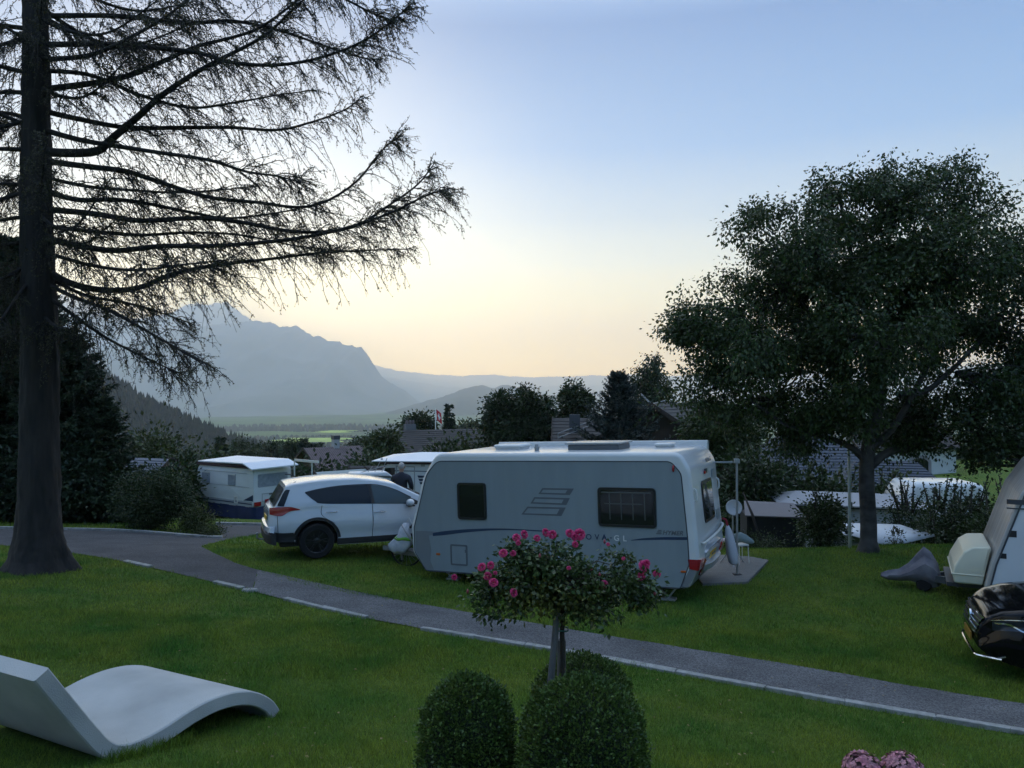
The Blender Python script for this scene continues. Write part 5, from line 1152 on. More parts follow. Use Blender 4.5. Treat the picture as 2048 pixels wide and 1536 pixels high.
TR = [(0, 0, 0.97, .155, .12), (0.105, 0, 0.86, .10), (0.115, 0.01, 0.5, .078), (0.115, 0, 0.12, .07), (-0.105, 0, 0.86, .10), (-0.115, 0.01, 0.5, .078), (-0.115, 0, 0.12, .07)]
skin_body('trousers', TR, [(0, 1), (1, 2), (2, 3), (0, 4), (4, 5), (5, 6)], mat('dark_trousers', (0.03, 0.03, 0.035), 0.8), per)
mb = MB(); hv_ = []
mb.sphere((0, 0.005, 1.668), (0.078, 0.094, 0.098), 12); h_ = mb.build('hair', mat('white_hair', (0.42, 0.40, 0.38), 0.8, bump=0.8, bscale=60), per, smooth=True)
for sg in (-1, 1):
    mb = MB(); mb.sphere((sg * 0.083, 0.03, 1.635), (0.014, 0.028, 0.035), 7); mb.build('ear', M_SKIN, bd, smooth=True)
mb = MB(); mb.tube([(0.02, 0.135, 1.665), (0.0, 0.15, 1.63), (0.0, 0.12, 1.61)], [0.008, 0.016, 0.010], 6); mb.build('nose', M_SKIN, bd, smooth=True)

# ------------------------------------------------------------------ things at the front of the big caravan
def loc_obj(name, label, cat, pts_m, origin, m, kw=None, **k): pass
o = hero; fx = xf
# white bag with a green band hanging from the hitch
bagM = HM @ Vector((xf - 0.62, -0.40, 0)); bg_o = Vector((bagM.x, bagM.y, gz(bagM.x, bagM.y)))
bag = thing('bag', 'white shopping bag with a green band hanging at the caravan hitch', 'bag', bg_o, YAW)
def bagmesh(zs, m, name, parent, off=0.0):
    mb = MB(); L = []
    for z, hw_, sh, th in zs:
        r = []
        for k in range(18):
            a = 2 * math.pi * k / 18; r.append((sh + (hw_ + off) * math.cos(a), (th + off) * math.sin(a) * (1 + 0.18 * math.sin(3 * a + z * 11)), z + 0.015 * math.sin(4 * a)))
        L.append(r)
    mb.loft(L); return mb.build(name, m, parent, smooth=True)
bz = [(0.29, 0.10, -0.20, 0.03), (0.33, 0.21, -0.18, 0.06), (0.44, 0.27, -0.15, 0.075), (0.56, 0.22, -0.06, 0.07), (0.66, 0.15, -0.02, 0.08), (0.78, 0.11, -0.02, 0.06), (0.92, 0.06, 0.04, 0.035)]
bagmesh(bz, mat('white_bag', (0.60, 0.62, 0.66), 0.5, col2=(0.42, 0.44, 0.52), nscale=9, bump=0.6, bscale=9), 'body', bag)
gbm = [(0.565, 0.215, -0.057, 0.070), (0.59, 0.20, -0.045, 0.070), (0.625, 0.18, -0.032, 0.070)]
bagmesh(gbm, mat('green_band', (0.14, 0.36, 0.03), 0.5), 'band', bag, off=0.006)
mb = MB(); mb.tube([(0.02, 0, 0.90), (0.10, 0, 1.03), (0.16, 0, 0.92)], 0.008, 5); mb.build('handle', M_WPLAS, bag)
# bicycle leaning at the hitch, mostly dark: black saddle cover, wheels, frame
bkM = HM @ Vector((xf - 0.42, -0.16, 0)); bk = thing('bicycle', 'dark bicycle with a black saddle cover leaning at the front of the big caravan', 'bicycle', (bkM.x, bkM.y, gz(bkM.x, bkM.y)), YAW + R(12), rx=R(6))
for xw in (-0.28, 0.62):
    e = MB(); pts = [(xw + 0.32 * math.cos(a), 0, 0.33 + 0.32 * math.sin(a)) for a in np.linspace(0, 2 * math.pi, 37)]; e.tube(pts, 0.020, 6, cap=False); w_ = e.build('wheel', M_RUB, bk, smooth=True)
    e = MB(); e.lathe([(0.02, -0.04), (0.028, 0), (0.02, 0.04)], (xw, 0, 0.33), 'y', 10); [e.tube([(xw, 0, 0.33), (xw + 0.3 * math.cos(a), 0, 0.33 + 0.3 * math.sin(a))], 0.003, 3) for a in np.linspace(0, 2 * math.pi, 17)]; e.build('spokes', M_STEEL, w_)
mb = MB()
for a, b in (((-0.28, 0, 0.33), (0.10, 0, 0.30)), ((-0.28, 0, 0.33), (0.02, 0, 0.72)), ((0.10, 0, 0.30), (0.02, 0, 0.85)), ((0.10, 0, 0.30), (0.46, 0, 0.68)), ((0.02, 0, 0.72), (0.44, 0, 0.76)), ((0.62, 0, 0.33), (0.44, 0, 0.86))): mb.tube([a, b], 0.020, 7)
mb.build('frame', mat('silver_frame', (0.32, 0.33, 0.35), 0.3, metal=0.6), bk)
mb = MB(); mb.loft([[(-0.16, y_ * 0.10, 0.86 + 0.01) for y_ in (-1, -.5, .5, 1)], [(-0.10, y_ * 0.13, 0.95 - abs(y_) * 0.03) for y_ in (-1, -.5, .5, 1)], [(0.06, y_ * 0.08, 0.94 - abs(y_) * .03) for y_ in (-1, -.5, .5, 1)], [(0.20, y_ * 0.03, 0.91) for y_ in (-1, -.5, .5, 1)]], cap=False, closed=False); sd = mb.build('saddle', M_BLACKP, bk); s_ = sd.modifiers.new('t', 'SOLIDIFY'); s_.thickness = 0.05
mb = MB(); mb.tube([(0.44, 0.24, 0.93), (0.46, 0.10, 0.95), (0.44, 0, 0.90), (0.46, -0.10, 0.95), (0.44, -0.24, 0.93)], 0.013, 6); mb.build('handlebar', M_STEEL, bk)
mb = MB(); mb.box((0.25, 0, 0.62), (0.24, 0.20, 0.22)); mb.build('pannier', mat('dark_red_bag', (0.14, 0.02, 0.03), 0.7), bk, bevel=0.03)
cvM = HM @ Vector((xf - 0.30, 0.10, 0.0)); mb = MB(); L = []
for z, rx_, sh in ((0.52, 0.14, 0.05), (0.62, 0.19, 0.03), (0.78, 0.22, 0.0), (0.93, 0.25, -0.02), (1.02, 0.26, -0.06), (1.06, 0.12, -0.04)):
    L.append([(sh + rx_ * math.cos(2 * math.pi * k / 16) * (1 + .12 * math.sin(3 * k + z * 5)), rx_ * 0.7 * math.sin(2 * math.pi * k / 16), z + 0.03 * math.sin(k * 1.7)) for k in range(16)])
mb.loft(L); cvr = mb.build('cover', mat('black_cover', (0.018, 0.019, 0.022), 0.38, bump=0.8, bscale=7), None, smooth=True); cvr.location = (cvM.x, cvM.y, gz(cvM.x, cvM.y)); cvr.rotation_euler = (0, 0, YAW); tag(cvr, 'crumpled shiny black cover over the bicycle at the caravan front', 'cover')
pM = HM @ Vector((xf - 0.60, -0.55, 0)); mb = MB(); z0 = gz(pM.x, pM.y); mb.tube([(pM.x, pM.y, z0 + 0.90), (pM.x + 0.10, pM.y - 0.02, z0 + 0.74), (pM.x + 0.42, pM.y - 0.12, z0 + 0.28)], 0.020, 8)
pl = mb.build('pole', M_STEEL, None, smooth=True); tag(pl, 'short slanted silver pole between the white bag and the caravan front', 'pole')

# ------------------------------------------------------------------ things behind the big caravan
p = sit(1473, 14.9)
aw3 = thing('awning_post', 'tall grey awning post with clamp standing beside the rear of the large caravan', 'post', p); zt = hpx(922, 14.9) - p.z
mb = MB(); mb.tube([(0, 0, 0), (0, 0, zt)], 0.022, 8); mb.build('post', M_STEEL, aw3, auto=40)
mb = MB(); mb.box((0, 0, zt), (0.10, 0.08, 0.09)); mb.box((-0.22, 0.06, zt - 0.03), (0.42, 0.03, 0.035)); mb.build('clamp', M_STEEL, aw3, bevel=0.01)
mb = MB(); mb.box((0, 0, 0.035), (0.14, 0.14, 0.05)); mb.build('foot', M_BLACKP, aw3)
ds = sit(1467, 15.6); dish = thing('satellite_dish', 'round pale satellite dish on a stand behind the large caravan', 'satellite dish', ds); zc = hpx(1015, 15.6) - ds.z
mb = MB(); prof_ = [(0.0, 0.055)] + [(r_, 0.055 - 0.0 - 0.055 * (r_ / 0.20) ** 2) for r_ in np.linspace(0.03, 0.20, 8)]; mb.lathe([(0.001, 0.05)] + [(r_, 0.05 - 0.05 * (r_ / 0.16) ** 2) for r_ in np.linspace(0.03, 0.16, 8)], axis='y', n=28, cap=False); d_ = mb.build('reflector', mat('dish_grey', (0.42, 0.44, 0.46), 0.5), dish, smooth=True); s_ = d_.modifiers.new('t', 'SOLIDIFY'); s_.thickness = 0.008; d_.location = (0, 0, zc); d_.rotation_euler = (R(-18), 0, R(-12))
mb = MB(); mb.tube([(0, 0.08, zc - 0.05), (0, 0.10, 0.35)], 0.018, 7)
for a in (0.3, 2.4, 4.5): mb.tube([(0, 0.10, 0.4), (0.3 * math.cos(a), 0.10 + 0.3 * math.sin(a), 0.0)], 0.012, 6)
mb.build('stand', M_STEEL, dish); mb = MB(); mb.tube([(0, 0, zc - 0.18), (0, -0.22, zc - 0.12)], 0.008, 5); mb.box((0, -0.24, zc - 0.11), (0.05, 0.07, 0.05)); mb.build('receiver_arm', M_BLACKP, dish)
# long white bag (rolled awning sheet) leaning against the rear
q_t, q_b = at(1455, 1050, 14.75), at(1468, 1129, 14.75); tw = thing('awning_bag', 'slim white cloth bag hanging down at the far rear corner of the large caravan', 'bag', (q_b.x, q_b.y, q_b.z)); dv = q_t - q_b
mb = MB(); L = []
for u_, w_ in ((0.0, 0.05), (0.05, 0.085), (0.25, 0.10), (0.6, 0.085), (0.88, 0.055), (1.0, 0.02)):
    c_ = dv * u_; L.append([(c_.x + w_ * math.cos(2 * math.pi * k / 14) * (1 + 0.15 * math.sin(3 * k)), c_.y + w_ * 0.7 * math.sin(2 * math.pi * k / 14), c_.z) for k in range(14)])
mb.loft(L); mb.build('sack', mat('white_cloth', (0.50, 0.50, 0.55), 0.8, bump=0.5, bscale=8), tw, smooth=True)
mb = MB(); mb.tube([tuple(dv * 0.97), tuple(dv + Vector((-0.03, 0, 0.10))), tuple(dv + Vector((-0.10, -0.02, 0.13)))], 0.02, 7); mb.build('tie', mat('red_cloth', (0.30, 0.02, 0.04), 0.8), tw)
# folded grey parasol bundle on a low white stool
fp = sit(1480, 15.7); st_ = thing('stool', 'low white camping stool under the grey bundle behind the awning post', 'stool', fp, R(20)); zt = 0.42; st_.scale = (0.8, 0.8, 1.0)
mb = MB(); mb.box((0, 0, zt), (0.30, 0.28, 0.03)); mb.build('seat', M_WPLAS, st_, bevel=0.008)
for sx in (-1, 1):
    for sy in (-1, 1): mb = MB(); mb.tube([(sx * 0.13, sy * 0.12, zt - 0.01), (sx * 0.15, sy * 0.14, 0)], 0.011, 6); mb.build('leg', M_WPLAS, st_)
mb = MB(); L = []
for x_, r_, z_ in ((-0.20, 0.03, 0.12), (-0.12, 0.07, 0.13), (0.0, 0.10, 0.14), (0.12, 0.085, 0.10), (0.22, 0.05, 0.06), (0.26, 0.02, 0.05)): L.append([(x_, r_ * math.cos(a_) * 0.8, z_ + r_ * math.sin(a_)) for a_ in np.linspace(0, 2 * math.pi, 13)[:-1]])
mb.loft(L); bn = mb.build('bundle', mat('bundle_grey', (0.22, 0.28, 0.29), 0.7, bump=0.6, bscale=9), None, smooth=True); bn.location = (fp.x, fp.y, fp.z + zt + 0.01); bn.rotation_euler = (0, 0, R(-15)); tag(bn, 'grey green cloth bundle lying on the low stool behind the awning post', 'bundle')
# white flagpole in front of the birch
fp = on_ground(1700, 1097, 10, 40); fl = thing('flagpole', 'tall slim white flagpole standing left of the birch trunk', 'flagpole', fp); zt = at(1696, 772, fp.y).z - fp.z; xt = at(1696, 772, fp.y).x - fp.x
mb = MB(); mb.tube([(0, 0, 0), (xt * 0.5, 0, zt * 0.5), (xt, 0, zt)], [0.035, 0.028, 0.02], 10); mb.build('pole', mat('white_pole', (0.62, 0.64, 0.66), 0.35), fl, smooth=True)
mb = MB(); mb.tube([(0.045, -0.01, 0.9), (xt + 0.03, -0.01, zt - 0.1)], 0.004, 4); mb.build('cord', M_WPLAS, fl); mb = MB(); mb.box((0.04, 0, 0.95), (0.03, 0.03, 0.12)); mb.build('cleat', M_STEEL, fl); mb = MB(); mb.sphere((xt, 0, zt + 0.03), 0.04, 7); mb.build('knob', M_WPLAS, fl, smooth=True)
# dark wooden prop leaning left of the shelter
p = sit(1502, 18.6); mb = MB(); q0 = at(1486, 985, 19.2); q1 = at(1521, 1082, 18.3); mb.tube([q0, q0.lerp(q1, 0.5) + Vector((0.02, 0, 0.03)), q1], [0.015, 0.035, 0.03], 7); o_ = mb.build('branch', mat('dark_bark_stick', (0.02, 0.016, 0.014), 0.9), None, smooth=True); tag(o_, 'dark bare pole leaning in front of the low mesh shelter', 'pole')

# ------------------------------------------------------------------ buildings
M_WOODD = mat('dark_larch_boards', (0.040, 0.026, 0.018), 0.8, col2=(0.025, 0.017, 0.013), nscale=2, stretch=(9, 9, 0.6))
M_PLASTER = mat('white_plaster', (0.62, 0.63, 0.62), 0.85, col2=(0.50, 0.50, 0.49), nscale=1.2, bump=0.3, bscale=9)
M_TILEP = mat('pinkish_clay_tiles', (0.19, 0.14, 0.14), 0.8, col2=(0.13, 0.10, 0.10), nscale=1.6)
M_TILEB = mat('brown_roof_tiles', (0.060, 0.052, 0.048), 0.85, col2=(0.040, 0.036, 0.034), nscale=1.2)
M_TILEG = mat('grey_slate_courses', (0.062, 0.075, 0.100), 0.8, col2=(0.042, 0.052, 0.070), nscale=1.2)
M_TILEGD = mat('dark_slate_courses', (0.10, 0.11, 0.14), 0.7)
M_CHIM = mat('chimney_render', (0.35, 0.36, 0.36), 0.8)
def roof_slope(t, name, a, b, c, d, m, rows=14, th=0.06, lap=0.035, cols=0):
    """a, b = ridge ends; d, c = eave ends (a above d, b above c): overlapping courses; cols adds upright ribs"""
    a, b, c, d = map(Vector, (a, b, c, d)); n = (b - a).cross(d - a).normalized(); n = -n if n.z < 0 else n; mb = MB()
    for i in range(rows):
        u0, u1 = i / rows, min(1.0, (i + 1.12) / rows); p = [a.lerp(d, u0), b.lerp(c, u0), b.lerp(c, u1), a.lerp(d, u1)]
        q = [p[0] + n * 0.0, p[1] + n * 0.0, p[2] + n * lap, p[3] + n * lap]; w = [x - n * th for x in q]
        mb.add(q + w, [(0, 1, 2, 3), (7, 6, 5, 4), (0, 4, 5, 1), (1, 5, 6, 2), (2, 6, 7, 3), (3, 7, 4, 0)])
    for k in range(cols):
        u = (k + 0.5) / cols; mb.bar(a.lerp(b, u) + n * 0.03, d.lerp(c, u) + n * 0.06, 0.09, 0.07)
    return mb.build(name, m, t)
def gable_house(label, base, yaw, L, W, wh, rh, m_wall, m_roof, over=0.8, rows=14, cols=0, ridge_shift=0.0, hip=0.0, name='house', cat='house', windows=(), gable_windows=(), th=0.10):
    """ridge along local x; near long side is y = -W/2"""
    t = thing(name, label, cat, base, yaw); mb = MB(); yr_ = ridge_shift
    s_ = [(-W / 2, -3.0), (W / 2, -3.0), (W / 2, wh), (yr_, rh - 0.12), (-W / 2, wh)]
    if hip == 0: mb.prism(s_, -L / 2, L / 2, 'yz')
    else: mb.box((0, 0, (wh - 3) / 2), (L, W, wh + 3))
    mb.build('wall', m_wall, t)
    k1 = (rh - wh) / (W / 2 + yr_); k2 = (rh - wh) / (W / 2 - yr_); ev1 = wh - over * k1; ev2 = wh - over * k2; lx = L / 2 + over * 0.9; hx = lx - hip
    roof_slope(t, 'roof', (-hx, yr_, rh), (hx, yr_, rh), (lx, -W / 2 - over, ev1), (-lx, -W / 2 - over, ev1), m_roof, rows, cols=cols)
    roof_slope(t, 'roof', (hx, yr_, rh), (-hx, yr_, rh), (-lx, W / 2 + over, ev2), (lx, W / 2 + over, ev2), m_roof, rows)
    if hip:
        for sg in (-1, 1): roof_slope(t, 'roof', (sg * hx, yr_ + 0.01, rh), (sg * hx, yr_ - 0.01, rh), (sg * lx, -W / 2 - over, ev1), (sg * lx, W / 2 + over, ev2), m_roof, rows)
    else:
        for sg in (-1, 1):
            mb = MB(); mb.bar((sg * (lx + 0.02), yr_, rh + 0.0), (sg * (lx + 0.02), -W / 2 - over, ev1 + 0.0), 0.05, 0.24); mb.bar((sg * (lx + 0.02), yr_, rh), (sg * (lx + 0.02), W / 2 + over, ev2), 0.05, 0.24); mb.build('barge_board', M_WOODD, t)
    mb = MB(); mb.bar((-lx, -W / 2 - over - 0.03, ev1 - 0.02), (lx, -W / 2 - over - 0.03, ev1 - 0.02), 0.10, 0.14); mb.build('gutter', M_TRIM, t)
    for wx, wz, ww, wh_ in windows:
        o_ = [(wx - ww / 2, wz - wh_ / 2), (wx + ww / 2, wz - wh_ / 2), (wx + ww / 2, wz + wh_ / 2), (wx - ww / 2, wz + wh_ / 2)]; mb = MB(); ring_panel(mb, o_, inset(o_, 0.08), -W / 2 - 0.004, 0.06); f_ = mb.build('window', M_WPLAS, t)
        mb = MB(); mb.prism(inset(o_, 0.08), -W / 2 - 0.02, -W / 2 - 0.006); mb.build('pane', M_GLASSD, f_)
    for wy, wz, ww, wh_ in gable_windows:
        o_ = [(wy - ww / 2, wz - wh_ / 2), (wy + ww / 2, wz - wh_ / 2), (wy + ww / 2, wz + wh_ / 2), (wy - ww / 2, wz + wh_ / 2)]; mb = MB(); mb.prism(o_, -L / 2 - 0.03, -L / 2 + 0.02, 'yz'); f_ = mb.build('window', mat('pale_shutter', (0.22, 0.22, 0.19), 0.7), t)
        mb = MB(); mb.prism(inset(o_, 0.12), -L / 2 - 0.04, -L / 2 - 0.03, 'yz'); mb.build('pane', M_GLASSD, f_)
    return t
# tiled roof with chimney, left of centre
D = 78; a = at(607, 897, D); b = at(775, 889, D + 6); yw = math.atan2(b.y - a.y, b.x - a.x); mid = (a + b) / 2; rh = 6.2
h1 = gable_house('low chalet with pinkish tiled roof and pale chimney down the slope', Vector((mid.x, mid.y, mid.z - rh)), yw, (b - a).length - 1.2, 6.0, 4.5, rh, M_WOODD, M_TILEP, over=0.7, rows=16, cols=44)
mb = MB(); mb.box((-1.3, 0, rh + 0.3), (0.62, 0.62, 1.0)); cm_ = mb.build('chimney', M_CHIM, h1); mb = MB(); mb.box((-1.3, 0, rh + 0.98), (0.68, 0.68, 0.40)); mb.build('chimney_cap', M_TRIM, cm_)
# dark chalet with brown roof
D = 66; a = at(822, 861, D); b = at(925, 857, D + 3.5); yw = R(24); rh = 7.0; a2 = at(818, 862, D)
hx = 4.6; mid = at(874, 859, D + 2)
h2 = gable_house('dark wooden chalet with wide brown roof below the red flag', Vector((mid.x, mid.y, mid.z - rh)), R(28), 6.5, 7.6, 5.1, rh, M_WOODD, M_TILEB, over=1.0, rows=16, gable_windows=((1.3, 4.6, 1.0, 1.3),))
mb = MB(); mb.box((-2.4, 0.3, rh + 0.15), (0.9, 0.6, 0.7)); cm_ = mb.build('chimney', mat('sooty_chimney', (0.16, 0.16, 0.16), 0.85), h2)
for k in range(3):
    mb = MB(); mb.lathe([(0.12, 0), (0.14, 0.2), (0.10, 0.35)], (-2.68 + 0.28 * k, 0.3, rh + 0.49), n=8); mb.build('chimney_pot', M_TILEP, cm_)
# red white flag on its pole behind the chalet
fp = at(871, 880, 96); fp.z = hpx(870, 96) - 2; flg = thing('flag', 'red flag with a white cross on a thin pole behind the brown roofed chalet', 'flag', fp); zt = hpx(816, 96) - fp.z
mb = MB(); mb.tube([(0, 0, 0), (0, 0, zt)], 0.06, 6); mb.build('pole', M_WPLAS, flg, smooth=True)
M_FLAG = mat('flag_red', (0.55, 0.03, 0.05), 0.7); M_FLAGW = mat('flag_white', (0.75, 0.75, 0.75), 0.7)
def flagpt(u, v): return (0.08 + 0.62 * u + 0.10 * v, 0.12 * math.sin(u * 5 + v * 2), zt - 0.15 - 1.35 * v - 0.5 * u)
mb = MB(); mb.loft([[flagpt(i / 12, j / 12) for i in range(13)] for j in range(13)], cap=False, closed=False); f_ = mb.build('cloth', M_FLAG, flg, smooth=True); s_ = f_.modifiers.new('t', 'SOLIDIFY'); s_.thickness = 0.01
for (u0, u1, v0, v1) in ((0.2, 0.8, 0.40, 0.60), (0.40, 0.60, 0.2, 0.8)):
    mb = MB(); mb.loft([[(lambda p: (p[0], p[1] - 0.02, p[2]))(flagpt(u0 + (u1 - u0) * i / 5, v0 + (v1 - v0) * j / 5)) for i in range(6)] for j in range(6)], cap=False, closed=False); c_ = mb.build('cross', M_FLAGW, f_, smooth=True)
# chalet behind the spruce with roof rails
D = 50; mid = at(1292, 812, D); rh = 8.0
h3 = gable_house('large brown chalet half hidden by the blue spruce', Vector((mid.x + 2.2, mid.y + 2, hpx(806, D + 2) - rh)), R(62), 8.0, 8.4, 5.3, rh, M_WOODD, M_TILEB, over=1.1, rows=18)
h3b = gable_house('low chalet wing with brown roof and bright snow guard rails left of the blue spruce', Vector((at(1195, 850, D + 3).x, D + 4, hpx(836, D + 4) - 5.2)), R(-4), 4.2, 8.0, 3.2, 5.2, M_WOODD, M_TILEB, over=1.0, rows=12)
def rail(t, p0, p1, hh, n, M_, name='roof_rail'):
    mb = MB(); Mi = frame_of(t).inverted(); p0, p1 = Mi @ p0, Mi @ p1
    mb.bar(p0, p1, 0.05); mb.build(name, M_, t)
    mb = MB(); up = Vector((0, 0, -hh)); mb.bar(p0 + up, p1 + up, 0.05); mb.build(name, M_, t)
    for k in range(n):
        q_ = p0.lerp(p1, k / (n - 1)); mb = MB(); mb.bar(q_, q_ + up * 1.25, 0.035); mb.build('rail_post', M_, t)
rail(h3b, at(1116, 867, 49.5), at(1208, 832, 53), 0.28, 4, M_STEEL)
rail(h3, at(1262, 818, 47.5), at(1330, 801, 50.5), 0.3, 5, M_STEEL)
rail(h3, at(1283, 788, 51), at(1308, 813, 50.5), 0.06, 2, M_STEEL, 'aerial_arm')
mb = MB(); mb.box((-1.5, -2.8, 4.9), (0.7, 0.7, 1.2)); mb.build('chimney', M_TRIM, h3b)
# grey lined roof behind the birch
D = 44; mid = at(1600, 868, D + 4.5); rh = 5.6
h4 = gable_house('dark house with wide grey banded roof behind the birch', Vector((mid.x + 0.3, mid.y, mid.z - rh)), R(-3), 5.6, 8.0, 3.6, rh, M_WOODD, M_TILEG, over=1.0, rows=17, hip=2.2, windows=((1.2, 2.9, 0.6, 0.7), (2.2, 2.9, 0.5, 0.7)))
# slate hip roof of the wash house, lower in front
D = 33; mid = at(1765, 921, D + 2.5); rh = 3.2
h5 = gable_house('low shed with bluish slate roof between birch trunk and white house', Vector((mid.x + 0.3, mid.y + 0.3, hpx(921, D + 2.8) - rh)), R(-14), 4.2, 3.8, 2.1, rh, M_WOODD, M_TILEG, over=0.35, rows=13, hip=1.2, name='shed', cat='shed')
# white house with arched window
D = 60; mid = at(1770, 850, D + 4); rh = 7.0
h6 = gable_house('white plastered house with arched window and brown roof behind the birch', Vector((mid.x, mid.y, hpx(846, D + 4) - rh)), R(-2), 7.2, 8.0, 5.35, rh, M_PLASTER, M_TILEB, over=0.35, rows=14)
mb = MB(); arcp = [(0.2, 3.0), (1.5, 3.0), (1.5, 4.1)] + [(0.85 + 0.65 * math.cos(a_), 4.1 + 0.35 * math.sin(a_)) for a_ in np.linspace(0.2, math.pi - 0.2, 8)] + [(0.2, 4.1)]
ring_panel(mb, inset(arcp, -0.22), arcp, -4.0 - 0.002, 0.05); w_ = mb.build('window', mat('stone_surround', (0.30, 0.27, 0.27), 0.8), h6); mb = MB(); mb.prism(arcp, -4.03, -4.005); mb.build('pane', M_GLASSD, w_)
# dark garden shed at far left with white window
D = 40; mid = at(290, 917, D); s1 = gable_house('dark garden cabin with white framed window behind the round bush', Vector((mid.x, mid.y + 0.5, hpx(918, D) - 2.7)), R(-20), 2.5, 2.0, 2.0, 2.7, mat('black_boards', (0.010, 0.011, 0.014), 0.8), M_TILEGD, over=0.25, rows=8, name='cabin', cat='cabin', windows=((0.1, 1.35, 0.95, 0.75),))
# green shed with pale roof
D = 40; mid = at(675, 940, D); s2 = gable_house('small dark green shed with pale grey roof beyond the white car', Vector((mid.x, mid.y + 0.6, hpx(939, D + 0.6) - 2.5)), R(40), 2.6, 2.6, 1.85, 2.45, mat('green_boards', (0.02, 0.045, 0.04), 0.7), mat('pale_felt_roof', (0.24, 0.29, 0.29), 0.5), over=0.2, rows=4, name='shed', cat='shed')
for k in (-0.35, 0.35):
    mb = MB(); mb.box((1.31 + 0.0, k * 1.0, 1.75), (0.03, 0.45, 0.28)); 
    mb.build('window', M_WPLAS, s2)
D = 42; mid = at(735, 938, D); s3 = gable_house('low brown tiled outbuilding between green shed and the striped logo caravan', Vector((mid.x + 0.6, mid.y + 2, hpx(935, D + 1) - 2.5)), R(-3), 3.4, 3.0, 1.6, 2.5, M_WOODD, M_TILEB, over=0.3, rows=9, name='shed', cat='shed')
# roofs glimpsed far right of the chalets
D = 120; mid = at(1385, 830, D); s4 = gable_house('distant pale house with dark roof glimpsed beside the birch crown', Vector((mid.x, mid.y, mid.z - 6)), R(30), 6, 6, 4, 6, M_PLASTER, M_TILEB, over=0.6, rows=8)
# ------------------------------------------------------------------ foliage generators
def leaf_quads(P, D, size, g, width=0.55, fold=0.25):
    """one folded diamond leaf per point P, tip along D"""
    n = len(P); D = D / (np.linalg.norm(D, axis=1, keepdims=True) + 1e-9); r = g.normal(size=(n, 3)); S = np.cross(D, r); S /= (np.linalg.norm(S, axis=1, keepdims=True) + 1e-9); N = np.cross(D, S)
    s = (size * g.uniform(0.65, 1.3, n))[:, None] if np.isscalar(size) else (size * g.uniform(0.65, 1.3, n))[:, None]
    V = np.empty((n, 4, 3)); m = P + D * s * 0.45
    V[:, 0] = P; V[:, 1] = m + S * s * width * 0.5 + N * s * fold * 0.3; V[:, 2] = P + D * s; V[:, 3] = m - S * s * width * 0.5 + N * s * fold * 0.3
    return V
def leaf_obj(name, V, m, parent): n = len(V); return np_mesh(name, V.reshape(-1, 3), np.arange(n * 4).reshape(-1, 4), m, parent)
def np_tubes(polys, radii, n=3):
    """polys (M, K, 3), radii (M, K) -> verts, quads"""
    M_, K, _ = polys.shape; T = np.gradient(polys, axis=1); T /= (np.linalg.norm(T, axis=2, keepdims=True) + 1e-9)
    ref = np.where(np.abs(T[..., 2:3]) > 0.9, np.array([1.0, 0, 0]), np.array([0, 0, 1.0])); U = np.cross(T, ref); U /= (np.linalg.norm(U, axis=2, keepdims=True) + 1e-9); W = np.cross(T, U)
    a = 2 * np.pi * np.arange(n) / n; V = polys[:, :, None] + radii[:, :, None, None] * (U[:, :, None] * np.cos(a)[None, None, :, None] + W[:, :, None] * np.sin(a)[None, None, :, None])
    I = np.arange(M_ * K * n).reshape(M_, K, n); J = np.roll(I, -1, 2)
    Q = np.stack([I[:, :-1], J[:, :-1], J[:, 1:], I[:, 1:]], -1).reshape(-1, 4); return V.reshape(-1, 3), Q
M_BARK = mat('dark_bark', (0.050, 0.042, 0.036), 0.95, col2=(0.022, 0.019, 0.017), nscale=5, stretch=(1, 1, 0.25), bump=1.0, bscale=14)
M_BIRCHB = mat('birch_bark', (0.085, 0.08, 0.075), 0.9, col2=(0.018, 0.016, 0.015), nscale=3.2, stretch=(1, 1, 1.6), bump=0.8, bscale=14)
LEAF = {
 'birch': leafmat('birch_leaves', (0.0248, 0.0527, 0.0124), (0.0403, 0.0620, 0.0136), nscale=0.8, island=0.5),
 'dark': leafmat('dark_leaves', (0.0186, 0.0384, 0.0112), (0.0298, 0.0496, 0.0124), nscale=0.6, island=0.45),
 'olive': leafmat('olive_leaves', (0.0527, 0.0682, 0.0161), (0.0341, 0.0527, 0.0136), nscale=0.6, island=0.45),
 'shrub': leafmat('shrub_leaves', (0.0248, 0.0484, 0.0124), (0.0403, 0.0589, 0.0149), nscale=1.2, island=0.5),
 'spruce': leafmat('spruce_needles', (0.016, 0.036, 0.016), (0.026, 0.048, 0.018), nscale=0.8, island=0.4, tr=0.1),
 'blue': leafmat('blue_spruce_needles', (0.0279, 0.0484, 0.0434), (0.0198, 0.0372, 0.0310), nscale=0.8, island=0.4, tr=0.1)}
def sphere_pts(n, g):
    v = g.normal(size=(n, 3)); return v / np.linalg.norm(v, axis=1, keepdims=True)
